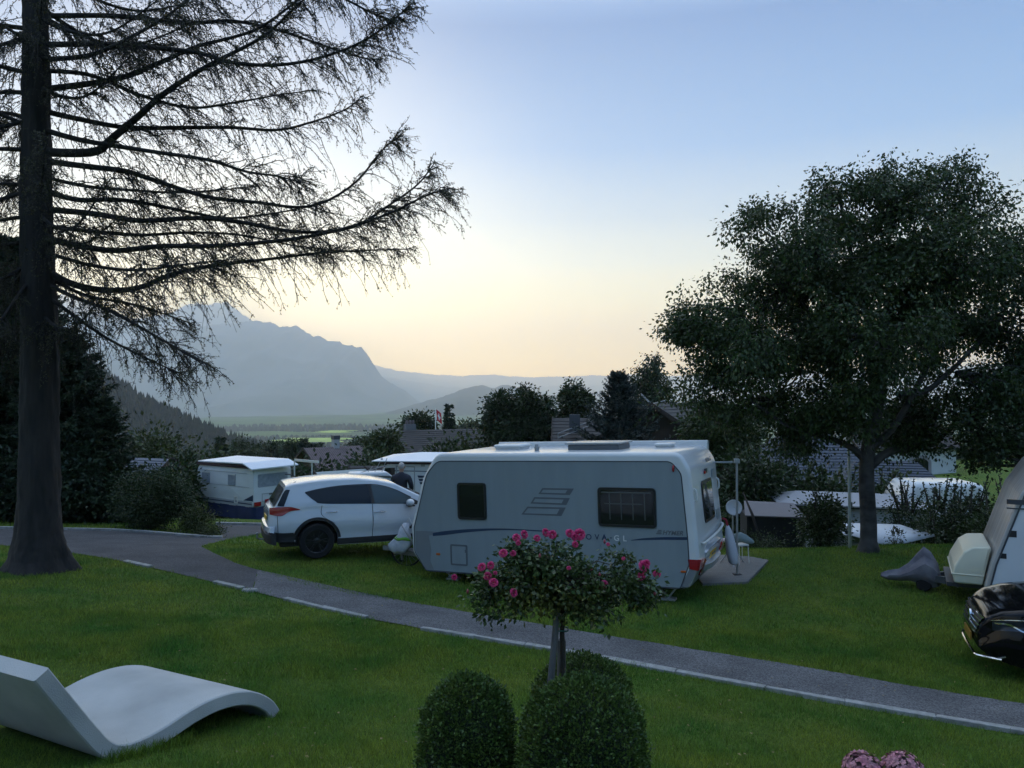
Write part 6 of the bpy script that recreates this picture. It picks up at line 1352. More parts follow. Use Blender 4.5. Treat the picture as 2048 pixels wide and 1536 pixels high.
def crown_points(lobes, nclump, per, rc, g, surf=2.6, hang=0.0, sup=None):
    """lobes [(x, y, z, rx, ry, rz)]; returns leaf points, directions, clump centres"""
    L = np.array(lobes, float); vol = (L[:, 3] * L[:, 4] * L[:, 5]) ** 0.8; pick = g.choice(len(L), nclump, p=vol / vol.sum())
    u = sphere_pts(nclump, g); rad = g.uniform(0, 1, nclump) ** (1 / surf) * g.uniform(0.86, 1.12, nclump)
    Cc = L[pick, :3] + u * rad[:, None] * L[pick, 3:6]
    if sup:
        ns_, rs_ = sup; S_ = Cc[:ns_] ; j = g.integers(0, ns_, nclump); Cc = S_[j] + g.normal(size=(nclump, 3)) * rs_ * np.array([1, 1, 0.62]) * g.uniform(0.4, 1.2, ns_)[j][:, None]; u = u[j] * 0.5 + u * 0.5
    k = g.poisson(per, nclump) + 1; idx = np.repeat(np.arange(nclump), k)
    off = g.normal(size=(len(idx), 3)) * rc * g.uniform(0.5, 1.3, nclump)[idx][:, None]; off[:, 2] *= 0.8
    if hang: off[:, 2] -= np.abs(g.normal(size=len(idx))) * hang
    P = Cc[idx] + off; D = off + u[idx] * rc * 0.7 + g.normal(size=off.shape) * rc * 0.6; D[:, 2] -= rc * (0.5 + hang * 2)
    return P, D, Cc
def broad_tree(label, base, trunk_h, trunk_r, lobes, leaf, size, nclump, per, rc, cat='tree', name='tree', group=None, seed=1, bark=None, surf=2.6, hang=0.0, limbs=None, twigs=160, trunkpts=None, sup=None):
    g = np.random.default_rng(seed); t = thing(name, label, cat, base, 0, group); b = np.array(base); LL = np.array(lobes, float); LL[:, :3] -= b
    P, D, Cc = crown_points(LL, nclump, per, rc, g, surf, hang, sup)
    leaf_obj('crown', leaf_quads(P, D, size, g), LEAF[leaf], t)
    bark = bark or M_BARK; mb = MB()
    tp = trunkpts or [(0, 0, -0.2), (0, 0, 0), (0.02, 0, trunk_h * 0.5), (0, 0.02, trunk_h)]
    tc = catmull(tp, 14); rr_ = [trunk_r * (1.45 if p[2] < 0.05 else 1.0) * (1 - 0.35 * i / 13) for i, p in enumerate(tc)]; mb.tube([tuple(p) for p in tc], rr_, 12)
    top_ = tc[-1]
    for Lb in (limbs if limbs is not None else LL[:, :3]):
        Lb = np.array(Lb, float) if limbs is None else np.array(Lb, float) - b; mid = top_ * 0.55 + Lb * 0.45 + np.array([0, 0, -0.12 * np.linalg.norm(Lb - top_)]); q = catmull([tuple(top_ - np.array([0, 0, 0.25])), tuple(mid), tuple(Lb)], 9); mb.tube([tuple(p) for p in q], list(np.linspace(trunk_r * 0.5, trunk_r * 0.10, 9)), 6)
    mb.build('trunk', bark, t, smooth=True)
    if twigs:
        sel = Cc[g.choice(len(Cc), min(twigs, len(Cc)), replace=False)]; li = np.argmin(((sel[:, None] - LL[None, :, :3]) ** 2).sum(-1), 1); st = LL[li, :3] * 0.8 + top_ * 0.2
        ts = np.linspace(0, 1, 5)[None, :, None]; poly = st[:, None] * (1 - ts) + sel[:, None] * ts; poly[:, 1:-1] += g.normal(size=poly[:, 1:-1].shape) * 0.06 * np.linalg.norm(sel - st, axis=1)[:, None, None]
        rad = np.linspace(trunk_r * 0.13, trunk_r * 0.02, 5)[None].repeat(len(sel), 0); V, Q = np_tubes(poly, rad, 4); np_mesh('branch_work', V, Q, bark, t, smooth=True)
    return t
def px_lobes(lst, d):
    """lobes listed as (px, py, rx px, ry px, depth offset, depth radius m)"""
    out = []
    for (px, py, rx, ry, dd, rd) in lst: p = at(px, py, d + dd); k = (d + dd) / F; out.append((p.x, p.y, p.z, rx * k, rd, ry * k))
    return out
def conifer(label, base, H, Rb, leaf, seed, n_br=120, fr=26, ns=0.16, group=None, droop=0.25, name='conifer', low=0.06, power=0.85, cat='tree', lean=0.0, up=0.0):
    g = np.random.default_rng(seed); t = thing(name, label, cat, base, 0, group); u = g.uniform(0, 1, n_br) ** 0.75; z = H * (low + (0.985 - low) * u); a = np.arange(n_br) * 2.39996 + g.normal(0, 0.3, n_br)
    Lh = Rb * (1 - (z / H)) ** power * g.uniform(0.72, 1.15, n_br) + 0.04 * Rb; K = 7; s = np.linspace(0, 1, K)
    dirv = np.stack([np.cos(a), np.sin(a)], 1); pts = np.empty((n_br, K, 3)); pts[..., 0] = dirv[:, :1] * Lh[:, None] * s; pts[..., 1] = dirv[:, 1:] * Lh[:, None] * s
    upf = (up + 0.5 * (z / H) ** 2)[:, None]; pts[..., 2] = z[:, None] + Lh[:, None] * (-droop * np.sin(s * 2.2)[None] * (1 - z / H)[:, None] + upf * s ** 2 * 0.5 + 0.10 * s ** 3)
    rad = np.linspace(1, 0.2, K)[None] * (0.012 * H * 0.25 * (Lh / Rb + 0.2))[:, None]; V, Q = np_tubes(pts, rad, 4)
    np_mesh('branch_work', V, Q, M_BARK, t)
    # fronds: long thin quads along each branch, pointing outward, sideways and down
    tt = g.uniform(0.12, 1.0, (n_br, fr)); ki = tt * (K - 1); k0 = np.minimum(ki.astype(int), K - 2); fr_ = (ki - k0)[..., None]; rows = np.arange(n_br)[:, None]
    B = pts[rows, k0] * (1 - fr_) + pts[rows, k0 + 1] * fr_; ax = (pts[rows, k0 + 1] - pts[rows, k0]); ax /= np.linalg.norm(ax, axis=2, keepdims=True)
    side = np.stack([-dirv[:, 1], dirv[:, 0], np.zeros(n_br)], 1)[:, None] * g.choice([-1, 1], (n_br, fr))[..., None]
    Dd = ax * g.uniform(0.4, 1.0, (n_br, fr, 1)) + side * g.uniform(0.3, 1.0, (n_br, fr, 1)) + g.normal(0, 0.25, (n_br, fr, 3)); Dd[..., 2] -= g.uniform(0.05, 0.5, (n_br, fr)); ln = ns * H / 6 * (0.6 + 0.9 * (1 - tt)) * (0.5 + Lh / Rb)[:, None]
    P = B.reshape(-1, 3); Dd = Dd.reshape(-1, 3); ln = ln.reshape(-1)
    L1 = leaf_quads(P, Dd, ln * 1.6, g, width=0.30, fold=0.5)
    # second generation small needles bunches on the fronds for a ragged edge
    Dn = Dd / np.linalg.norm(Dd, axis=1, keepdims=True); P2 = np.repeat(P + Dn * ln[:, None] * 0.9, 3, 0); D2 = np.repeat(Dn, 3, 0) + g.normal(0, 0.6, (len(P2), 3)); L2 = leaf_quads(P2, D2, np.repeat(ln, 3) * 0.75, g, width=0.28, fold=0.4)
    leaf_obj('crown', np.concatenate([L1, L2]), LEAF[leaf], t)
    mb = MB(); mb.tube([(0, 0, -0.3), (0, 0, H * 0.5), (0, 0, H * 0.98)], [H * 0.022, H * 0.014, 0.01], 8); mb.build('trunk', M_BARK, t, smooth=True); return t
def shrub(label, base, r, h, leaf, size, n, seed, name='shrub', group=None, spikes=0, squash=1.0, cat='shrub', lob=5):
    g = np.random.default_rng(seed); L = [(0, 0, h * 0.5, r * 0.85, r * 0.85 * squash, h * 0.5)]
    for k in range(lob): a = g.uniform(0, 6.28); q = g.uniform(0.3, 0.7); L.append((r * q * math.cos(a), r * q * squash * math.sin(a), h * g.uniform(0.35, 0.72), r * g.uniform(0.3, 0.5), r * g.uniform(0.3, 0.5), h * g.uniform(0.22, 0.34)))
    t = thing(name, label, cat, base, 0, group); per = 14; P, D, Cc = crown_points(L, n // per, per, size * 2.2, g, surf=3.2); ok = P[:, 2] > 0.0; P, D = P[ok], D[ok]; V = [leaf_quads(P, D, size, g)]
    st = []
    for k in range(spikes):
        a = g.uniform(0, 6.28); q = g.uniform(0, 0.7) * r; p0 = np.array([q * math.cos(a), q * math.sin(a), h * 0.75]); p1 = p0 + np.array([g.normal(0, 0.1 * h), g.normal(0, 0.1 * h), h * g.uniform(0.3, 0.5)]); s_ = g.uniform(0.2, 1, 26)[:, None]; PP = p0 * (1 - s_) + p1 * s_; V.append(leaf_quads(PP, g.normal(size=PP.shape) + [0, 0, 0.5], size, g)); st.append([p0, (p0 + p1) / 2, p1])
    leaf_obj('foliage', np.concatenate(V), LEAF[leaf], t)
    for k in range(14): a = g.uniform(0, 6.28); e = np.array([r * 0.75 * math.cos(a), r * 0.75 * squash * math.sin(a), h * g.uniform(0.4, 0.85)]); st.append([np.array([0, 0, -0.05]), e * 0.5 + [0, 0, h * 0.05], e])
    pl = np.array(st); V_, Q_ = np_tubes(pl, np.linspace(0.022, 0.004, 3)[None].repeat(len(pl), 0) * max(0.5, h), 4); np_mesh('stems', V_, Q_, M_BARK, t); return t

# ------------------------------------------------------------------ the larch on the left
def larch():
    g = np.random.default_rng(21); D0 = 14.5; base = on_ground(78, 1140, 8, 30); D0 = base.y
    t = thing('larch_tree', 'tall old larch with drooping bare looking branches at the left edge of the lawn', 'tree', base); bz = np.array(base)
    tr = [(78, 1140, .60), (78, 1115, .46), (77, 1070, .385), (78, 1000, .335), (78, 900, .318), (80, 700, .30), (74, 500, .27), (72, 300, .235), (72, 100, .21), (70, -100, .18), (68, -400, .12)]
    pts = [np.array(at(px, py, D0)) - bz for px, py, r in tr]; pts[0][2] = -0.08; c = catmull([tuple(p) for p in pts], 200); rr_ = np.interp(c[:, 2], [p[2] for p in pts], [q[2] for q in tr])
    n = 64; V = []; Fq = []
    for i, (p, r) in enumerate(zip(c, rr_)):
        for k in range(n):
            a = 2 * math.pi * k / n; root = max(0, 1 - p[2] / 0.55); q = r * (1 + 0.035 * math.sin(7 * a + p[2] * 2) + 0.05 * mnoise.noise(Vector((math.cos(a) * 2, math.sin(a) * 2, p[2] * 1.5))) + root * 0.22 * max(0, math.sin(4 * a + 0.6)) ** 2); q += 0.020 * abs(mnoise.noise(Vector((math.cos(a) * 7, math.sin(a) * 7, p[2] * 2.2)))) * 2 - 0.012 * abs(mnoise.noise(Vector((math.cos(a) * 16, math.sin(a) * 16, p[2] * 6)))) * 2; V.append((p[0] + q * math.cos(a), p[1] + q * math.sin(a), p[2]))
    for i in range(len(c) - 1):
        for k in range(n): k2 = (k + 1) % n; Fq.append((i * n + k, i * n + k2, (i + 1) * n + k2, (i + 1) * n + k))
    M_LB = mat('larch_bark', (0.034, 0.028, 0.026), 0.95, col2=(0.012, 0.011, 0.010), nscale=7, stretch=(1, 1, 0.22), bump=1.0, bscale=16)
    np_mesh('trunk', V, Fq, M_LB, t, smooth=True)
    right = [
     ([(111, 181), (232, 158), (325, 123), (394, 93), (510, 60), (603, 0), (680, -60)], .060, 0.4),
     ([(100, 304), (186, 304), (223, 278), (278, 232), (325, 190), (394, 144), (464, 107), (533, 70), (603, 10), (660, -40)], .085, -0.5),
     ([(97, 218), (153, 237), (255, 255), (371, 255), (464, 255), (557, 260), (626, 246), (696, 223), (735, 200)], .055, 0.9),
     ([(97, 255), (153, 278), (232, 292), (325, 306), (417, 320), (492, 343), (557, 352), (610, 365)], .055, -1.1),
     ([(100, 320), (186, 334), (255, 343), (325, 366), (417, 394), (510, 404), (626, 413), (719, 371), (788, 297), (821, 274)], .060, 0.2),
     ([(100, 376), (153, 399), (232, 399), (301, 408), (394, 427), (464, 436), (580, 422), (650, 405)], .055, 1.3),
     ([(100, 417), (186, 427), (278, 441), (394, 436), (487, 445), (603, 464), (719, 455), (788, 417), (858, 371), (895, 329)], .060, -0.3),
     ([(100, 473), (162, 492), (232, 501), (325, 492), (417, 492), (557, 482), (673, 464), (788, 431), (881, 390), (918, 380)], .065, -1.0),
     ([(100, 529), (139, 566), (209, 580), (278, 575), (348, 547), (440, 529), (533, 519), (650, 506), (742, 501), (845, 498)], .070, 0.6),
     ([(105, 560), (150, 595), (220, 622), (290, 660), (350, 695), (415, 730)], .045, -1.2), ([(105, 580), (160, 640), (220, 680), (290, 715), (365, 750)], .040, -0.4),
     ([(105, 545), (170, 590), (250, 605), (320, 625), (390, 650)], .040, 1.4),
     ([(102, 32), (232, 32), (371, 46), (464, 42), (560, 60), (640, 85), (720, 110), (770, 120)], .050, 1.0),
     ([(102, 90), (200, 88), (300, 95), (394, 105), (464, 125), (557, 130), (649, 116), (742, 83), (812, 37), (844, 9)], .055, -0.8),
     ([(100, -60), (250, -60), (420, -40), (560, -30), (680, -10), (760, 25), (800, 40)], .055, 0.2), ([(100, -140), (260, -160), (420, -150), (560, -130), (700, -90), (780, -50)], .055, -1.0),
     ([(95, 140), (180, 150), (280, 190), (380, 215), (470, 205), (560, 190), (640, 180)], .045, 1.8), ([(95, 350), (170, 372), (260, 380), (350, 385), (440, 380), (520, 372)], .04, 2.4),
     ([(95, 450), (180, 462), (280, 470), (380, 465), (480, 470), (590, 490), (680, 500)], .045, 2.0), ([(95, 120), (180, 110), (270, 70), (350, 20), (420, -40)], .05, -2.0), ([(95, 500), (180, 530), (270, 540), (360, 530), (450, 520)], .04, -2.2)]
    leftb = [([(50, 150), (-60, 120), (-200, 100)], .05, 0.5), ([(50, 187), (0, 185), (-120, 200), (-260, 180)], .05, -1.0), ([(50, 240), (-20, 225), (-200, 250)], .05, 0.8), ([(50, 260), (-30, 215), (-150, 170)], .05, -0.4), ([(50, 370), (-30, 370), (-220, 390)], .05, 1.0), ([(50, 430), (-30, 445), (-200, 470)], .045, -0.8), ([(50, 480), (-40, 500), (-180, 540)], .045, 0.4), ([(50, 520), (0, 560), (-90, 600)], .045, -1.3), ([(50, 300), (-50, 300), (-200, 330)], .05, -1.5), ([(50, 60), (-60, 40), (-200, 0)], .05, 1.2), ([(50, 0), (-60, -30), (-200, -60)], .05, -1.2), ([(60, 90), (20, 60), (-60, 10)], .04, -2.5), ([(60, 540), (30, 600), (0, 640), (-40, 660)], .04, -1.6)]
    limbs = []; LP = []; LR = []
    for pxs, r0, drift in right + leftb:
        d = D0; P = []; tot = max(1, abs(pxs[-1][0] - pxs[0][0])); sc = 1.0 if tot > 300 else 0.8
        for px, py in pxs: s = abs(px - pxs[0][0]) / tot; P.append(tuple(np.array(at(px if px < 500 else 500 + (px - 500) * 0.93, py, D0 + drift * s * 1.1)) - bz))
        P[0] = tuple(np.array(P[0]) * [0.0, 0, 1] + np.array([np.interp(P[0][2], c[:, 2], c[:, 0]), 0, 0])); q = catmull(P, 40); L = np.linalg.norm(np.diff(q, axis=0), axis=1).sum(); limbs.append((q, L)); LP.append(q); LR.append(np.linspace(r0, 0.010, 40))
    # limbs running towards and away from the camera
    for k in range(24):
        a = g.choice([-1, 1]) * g.uniform(0.6, 2.5); z0 = g.uniform(4.6, 12.0); L = g.uniform(2.5, 4.8); dr = np.array([math.sin(a) * 0.75, math.cos(a), 0]); x0 = np.interp(z0, c[:, 2], c[:, 0])
        P = [tuple(np.array([x0, 0, z0]) + dr * L * s + np.array([0, 0, -0.35 * L * math.sin(s * 2.4) * 0.5 + 0.12 * L * s * s])) for s in (0, 0.3, 0.6, 1)]; q = catmull(P, 40); limbs.append((q, L)); LP.append(q); LR.append(np.linspace(0.045, 0.008, 40))
    V, Q = np_tubes(np.array(LP), np.array(LR), 7); np_mesh('limbs', V, Q, M_LB, t, smooth=True)
    # branchlets
    BL = []; BR = []
    for q, L in limbs:
        nb_ = int(L / 0.058); s = g.uniform(0.08, 1.0, nb_) ** 0.85; ki = s * 39; k0 = np.minimum(ki.astype(int), 38); f = (ki - k0)[:, None]; B = q[k0] * (1 - f) + q[k0 + 1] * f; T = q[k0 + 1] - q[k0]; T /= np.linalg.norm(T, axis=1, keepdims=True)
        sd = np.cross(T, [0, 0, 1.0]) * g.choice([-1, 1], nb_)[:, None]; ln = g.uniform(0.4, 1.45, nb_) * (1.0 - 0.5 * s) * np.clip(L / 4, 0.6, 1.15); ln = np.where(s > 0.93, ln * 0.7, ln)
        d0 = T * g.uniform(0.25, 1.0, (nb_, 1)) + sd * g.uniform(0.1, 1.0, (nb_, 1)) + np.array([0, 0, 1]) * g.normal(-0.05, 0.42, (nb_, 1)); d0 /= np.linalg.norm(d0, axis=1, keepdims=True)
        K = 8; u = np.linspace(0, 1, K)[None, :, None]; dr = g.uniform(0.35, 1.35, nb_)[:, None, None] * (1 - 0.3 * s)[:, None, None]; pl = B[:, None] + d0[:, None] * ln[:, None, None] * u + np.array([0, 0, -1.0]) * ln[:, None, None] * dr * u ** 1.8 * 0.85 + np.array([0, 0, 1.0]) * ln[:, None, None] * 0.10 * u ** 4
        pl[:, 1:] += np.cumsum(g.normal(0, 0.028, (nb_, K - 1, 3)), axis=1) * ln[:, None, None]; BL.append(pl); BR.append(np.linspace(1, 0.35, K)[None] * g.uniform(0.006, 0.011, nb_)[:, None])
    BL = np.concatenate(BL); BR = np.concatenate(BR); print('larch branchlets', len(BL))
    # twigs on the branchlets
    per_ = 7; M_ = len(BL); s = g.uniform(0.12, 1.0, (M_, per_)); ki = s * 7; k0 = np.minimum(ki.astype(int), 6); f = (ki - k0)[..., None]; rows = np.arange(M_)[:, None]; B = BL[rows, k0] * (1 - f) + BL[rows, k0 + 1] * f; T = BL[rows, k0 + 1] - BL[rows, k0]; T /= np.linalg.norm(T, axis=2, keepdims=True)
    d0 = T * 0.8 + g.normal(0, 0.55, T.shape); d0[..., 2] -= 0.25; d0 /= np.linalg.norm(d0, axis=2, keepdims=True); ln = g.uniform(0.08, 0.34, (M_, per_)) * (1.15 - 0.6 * s); B = B.reshape(-1, 3); d0 = d0.reshape(-1, 3); ln = ln.reshape(-1); K = 5; u = np.linspace(0, 1, K)[None, :, None]
    TW = B[:, None] + d0[:, None] * ln[:, None, None] * u + np.array([0, 0, -1.0]) * ln[:, None, None] * 0.25 * u ** 2; TW[:, 1:] += g.normal(0, 0.03, (len(TW), K - 1, 3)) * ln[:, None, None]; TR_ = np.linspace(1, 0.6, K)[None] * np.full((len(TW), 1), 0.0032)
    V1, Q1 = np_tubes(BL, BR, 4); V2, Q2 = np_tubes(TW, TR_, 3); np_mesh('branch_work', np.concatenate([V1, V2]), np.concatenate([Q1, Q2 + len(V1)]), M_LB, t)
    # needle spurs: short tufts dotted along twigs and branchlets
    a1 = np.repeat(np.arange(len(TW)), 5); s1 = g.uniform(0.05, 1, len(a1)); k0 = np.minimum((s1 * 4).astype(int), 3); f = (s1 * 4 - k0)[:, None]; S1 = TW[a1, k0] * (1 - f) + TW[a1, k0 + 1] * f
    a2 = np.repeat(np.arange(len(BL)), 14); s2 = g.uniform(0.1, 1, len(a2)); k0 = np.minimum((s2 * 7).astype(int), 6); f = (s2 * 7 - k0)[:, None]; S2 = BL[a2, k0] * (1 - f) + BL[a2, k0 + 1] * f; S = np.concatenate([S1, S2])
    keep = g.random(len(S)) < 0.85; S = S[keep]; Dn = g.normal(size=S.shape); Dn[:, 2] += 0.3; Vn = leaf_quads(S, Dn, 0.034, g, width=0.55, fold=0.3)
    leaf_obj('needles', Vn, leafmat('larch_needles', (0.0341, 0.0403, 0.0136), (0.0527, 0.0465, 0.0136), nscale=0.9, island=0.5, tr=0.15), t); print('spurs', len(S))
    # mossy short shoots near the trunk
    return t
larch()

# ------------------------------------------------------------------ the birch on the right
bb = on_ground(1737, 1103, 8, 30); Db = bb.y
bl = px_lobes([(1470, 690, 105, 85, -0.5, 1.3), (1385, 690, 55, 75, 0, 0.7), (1350, 650, 28, 35, 0, 0.3), (1420, 620, 60, 60, 0.5, 0.7), (1420, 770, 75, 60, 0, 0.8), (1530, 560, 80, 100, 0.6, 1.3), (1500, 460, 40, 60, 0, 0.5), (1590, 480, 80, 95, -0.8, 1.3), (1680, 420, 80, 70, 0.4, 1.2),
 (1770, 390, 75, 65, -0.5, 1.0), (1775, 325, 25, 32, 0, 0.3), (1640, 365, 28, 34, 0, 0.3), (1880, 390, 75, 70, 0.5, 1.1), (1925, 325, 32, 34, 0, 0.4), (1980, 410, 70, 60, 0, 1.0), (1720, 540, 150, 110, 0.5, 2.0), (1880, 520, 130, 110, -0.8, 1.8), (2040, 500, 90, 110, 0, 1.5), (1600, 650, 120, 100, 0.9, 1.7), (1740, 680, 130, 100, -1.0, 1.8),
 (1870, 640, 100, 70, 1.0, 1.5), (2010, 650, 90, 100, 0.5, 1.5), (1560, 770, 110, 60, 0.5, 1.3), (1660, 800, 100, 50, -0.6, 1.2), (1470, 830, 70, 45, 0.3, 0.8), (1950, 770, 80, 60, -0.6, 1.2), (1820, 820, 70, 50, 0.8, 1.0), (1580, 850, 70, 35, 0.4, 0.8), (2080, 760, 80, 90, 0, 1.2), (1680, 850, 75, 38, -0.3, 1.0), (1800, 868, 55, 26, 0.5, 0.9), (1610, 885, 45, 26, 0.2, 0.6), (1900, 850, 60, 35, 0.2, 0.9)], Db)
Bt = np.array(bb)
def bp_(px, py, dd=0.0): return tuple(np.array(at(px, py, Db + dd)) - Bt)
birch = broad_tree('large birch with rounded leafy crown and pale flaked trunk on the right', bb, 4.0, 0.185, bl, 'birch', 0.082, 7600, 21, 0.11, sup=(520, 0.27), seed=31, bark=M_BIRCHB, surf=2.1, hang=0.10, twigs=900,
    trunkpts=[(0, 0, -0.25), (0, 0, 0.0), bp_(1737, 1040), bp_(1733, 960), bp_(1737, 890), bp_(1760, 780), bp_(1765, 640)], limbs=[])
mb = MB()
def limb(pts, r0, r1): q = catmull(pts, 14); mb.tube([tuple(p) for p in q], list(np.linspace(r0, r1, 14)), 9)
limb([bp_(1735, 925), bp_(1700, 893), bp_(1650, 874, -0.2), bp_(1580, 855, -0.3), bp_(1500, 800, -0.3)], 0.085, 0.025)
limb([bp_(1738, 935), bp_(1775, 905), bp_(1830, 893, 0.3), bp_(1880, 875, 0.5), bp_(1960, 800, 0.5), bp_(2040, 720, .6)], 0.10, 0.03)
limb([bp_(1740, 900), bp_(1790, 850, -0.3), bp_(1840, 760, -0.6), bp_(1900, 640, -0.8), bp_(1940, 480, -0.6)], 0.085, 0.025)
limb([bp_(1742, 880), bp_(1700, 780, 0.4), bp_(1640, 660, 0.8), bp_(1560, 540, 0.7)], 0.08, 0.03)
limb([bp_(1750, 820), bp_(1735, 640, 0.3), bp_(1700, 500, 0.5), bp_(1680, 400, 0.4)], 0.08, 0.03); limb([bp_(1762, 700), bp_(1780, 560), bp_(1775, 400)], 0.08, 0.03); limb([bp_(1640, 700, 0.6), bp_(1540, 690, 0.3), bp_(1420, 680, 0)], 0.07, 0.02); limb([bp_(1800, 790, -.4), bp_(1870, 770, -0.2), bp_(2000, 640, 0.2)], 0.08, 0.03)
mb.build('limbs', M_BIRCHB, birch, smooth=True)
# darker tree whose lower boughs fill the right edge
p = sit(2130, 15.5); rl = px_lobes([(2010, 860, 75, 60, 0, 1.0), (1935, 860, 45, 50, 0, 0.7), (1985, 915, 60, 32, -0.3, 0.8), (2060, 890, 70, 50, 0.2, 1.0), (1900, 820, 35, 45, 0.3, 0.5), (2080, 770, 80, 90, 0.3, 1.2), (2150, 650, 120, 120, 0.3, 1.5), (2180, 820, 110, 110, 0, 1.5), (1960, 930, 30, 20, 0, 0.4), (2020, 790, 60, 50, 0.2, 0.9)], 15.5)
broad_tree('dark leafed tree with low hanging boughs at the right edge above the shrubs', p, 2.2, 0.16, rl, 'dark', 0.085, 1300, 20, 0.12, sup=(90, 0.25), seed=32, surf=2.4, twigs=260)

# ------------------------------------------------------------------ conifers and shrubs on the left
def cone_px(label, px, top, width, d, leaf, seed, base_py=None, **k):
    b = sit(px, d); H = hpx(top, d) - b.z; return conifer(label, b, H, width / 2 / F * d, leaf, seed, **k)
cone_px('tall dark spruce directly behind the larch trunk', 20, 470, 420, 26, 'spruce', 41, n_br=420, fr=64, ns=0.135, power=0.7)
cone_px('broad dark spruce right of the larch trunk sloping towards the valley', 128, 655, 320, 25, 'spruce', 42, n_br=380, fr=64, ns=0.15, power=0.6, low=0.02)
cone_px('smaller dark spruce beside the round bush', 205, 790, 160, 24.5, 'spruce', 43, n_br=240, fr=50, ns=0.17, power=0.6, low=0.02)
cone_px('dark spruce cut off by the left edge', -110, 520, 380, 27, 'spruce', 44, n_br=260, fr=44, ns=0.16, power=0.7)
# dense lower foliage closing the gap under the spruces
for i, (px, d, r, h, lb) in enumerate([(20, 24.5, 1.5, 2.4, 'dark low hedge bush left of the larch trunk'), (150, 24.2, 1.4, 2.6, 'dark low hedge bush right of the larch trunk'), (-90, 24.5, 1.5, 2.6, 'dark low hedge bush at the far left edge')]):
    shrub(lb, sit(px, d), r, h, 'spruce', 0.13, 9000, 60 + i)
shrub('large round dark green bush at the kerb beside the road', sit(303, 22.6), 1.12, 1.70, 'dark', 0.062, 30000, 51, name='bush', lob=4, cat='bush')
shrub('small yellowish shrub with red tips beside the large round bush', sit(395, 22.2), 0.42, 0.75, 'olive', 0.06, 3500, 52, name='bush', cat='bush')
shrub('low reddish ground shrub at the kerb corner', sit(418, 21.7), 0.40, 0.30, 'olive', 0.05, 1800, 53, name='bush', cat='bush')
# ------------------------------------------------------------------ midground planting
def sh_px(label, px, top, width, d, leaf, seed, size=None, n=5000, base_py=None, **k):
    b = sit(px, d); 
    if base_py: b.z = min(b.z, hpx(base_py, d))
    return shrub(label, b, width / 2 / F * d, max(0.4, hpx(top, d) - b.z), leaf, size or 0.006 * d, n, seed, **k)
sh_px('yellow green hedge behind the dark garden cabin', 300, 868, 150, 48, 'olive', 101, n=7000)
sh_px('loose green hedge between cabin and blue skirted caravan', 375, 912, 120, 46, 'dark', 102, n=5000)
sh_px('dark hedge left of the blue skirted caravan', 350, 940, 110, 38, 'dark', 125, n=5000)
sh_px('low tree just above the roof of the blue skirted caravan', 425, 900, 90, 60, 'olive', 103, n=4000)
cone_px('bushy green conifer rising behind the blue skirted caravan', 442, 872, 66, 62, 'spruce', 104, n_br=110, fr=16, ns=0.3)
sh_px('dark hedge between the blue skirted caravan and the green shed', 625, 940, 140, 46, 'dark', 105, n=6000)
sh_px('round dark shrub in front of the right end of the pinkish roof', 735, 912, 90, 52, 'dark', 106, n=6000)
sh_px('wide dark shrub left of the striped logo caravan', 755, 922, 90, 46, 'shrub', 107, n=6000)
broad_tree('light leaved small tree beside the pinkish roofed chalet', sit(772, 62), 3, 0.14, px_lobes([(765, 885, 24, 16, 0, 1), (780, 873, 15, 12, 0, 0.8), (752, 893, 18, 12, 0, 0.8), (770, 905, 34, 18, 0, 1.3)], 62), 'olive', 0.30, 260, 12, 0.35, seed=108, twigs=50)
sh_px('green shrubs in front of the brown roofed chalet', 905, 885, 120, 56, 'shrub', 109, n=7000)
sh_px('olive shrub at the right of the brown roofed chalet', 955, 870, 60, 58, 'olive', 110, n=3500)
broad_tree('rounded dark pine behind the brown roofed chalet', sit(835, 100), 4, 0.3, px_lobes([(825, 848, 17, 14, 0, 1.2), (843, 842, 20, 14, 0, 1.2), (836, 856, 28, 12, 0, 1.5), (855, 855, 12, 10, 0, 0.8)], 100), 'dark', 0.42, 240, 14, 0.45, seed=111, twigs=60)
cone_px('slim dark spruce right of the flag', 899, 806, 52, 98, 'spruce', 112, n_br=120, fr=14, ns=0.22, power=0.9)
broad_tree('pale hazy round tree beyond the spruce right of the flag', sit(940, 260), 10, 0.5, px_lobes([(940, 858, 22, 15, 0, 3), (930, 864, 16, 12, 0, 3), (950, 864, 14, 12, 0, 3)], 260), 'olive', 1.0, 200, 14, 1.0, seed=113, twigs=0)
broad_tree('large dark broad tree mass left of centre behind the long caravan', sit(1035, 56), 5, 0.3, px_lobes([(1000, 825, 28, 38, 0, 1.5), (1045, 815, 32, 34, 0, 1.5), (1085, 825, 26, 32, 0, 1.3), (1025, 855, 50, 32, 0, 2), (1080, 860, 45, 30, 0, 1.8), (1052, 785, 10, 14, 0, 0.4), (1012, 793, 10, 10, 0, .4), (985, 850, 22, 30, 0, 1)], 56), 'dark', 0.24, 1300, 16, 0.26, seed=114, twigs=120)
broad_tree('slender dark tree with loose top between tree mass and spruce', sit(1150, 58), 5, 0.25, px_lobes([(1150, 800, 28, 24, 0, 1.2), (1138, 790, 16, 16, 0, 0.8), (1172, 805, 16, 18, 0, 0.8), (1145, 835, 34, 24, 0, 1.2), (1148, 770, 7, 9, 0, 0.3)], 58), 'dark', 0.26, 380, 14, 0.26, seed=115, twigs=90)
cone_px('blue spruce in front of the large brown chalet', 1237, 742, 330, 40, 'blue', 116, n_br=340, fr=46, ns=0.13, power=0.9, up=0.4, droop=0.1)
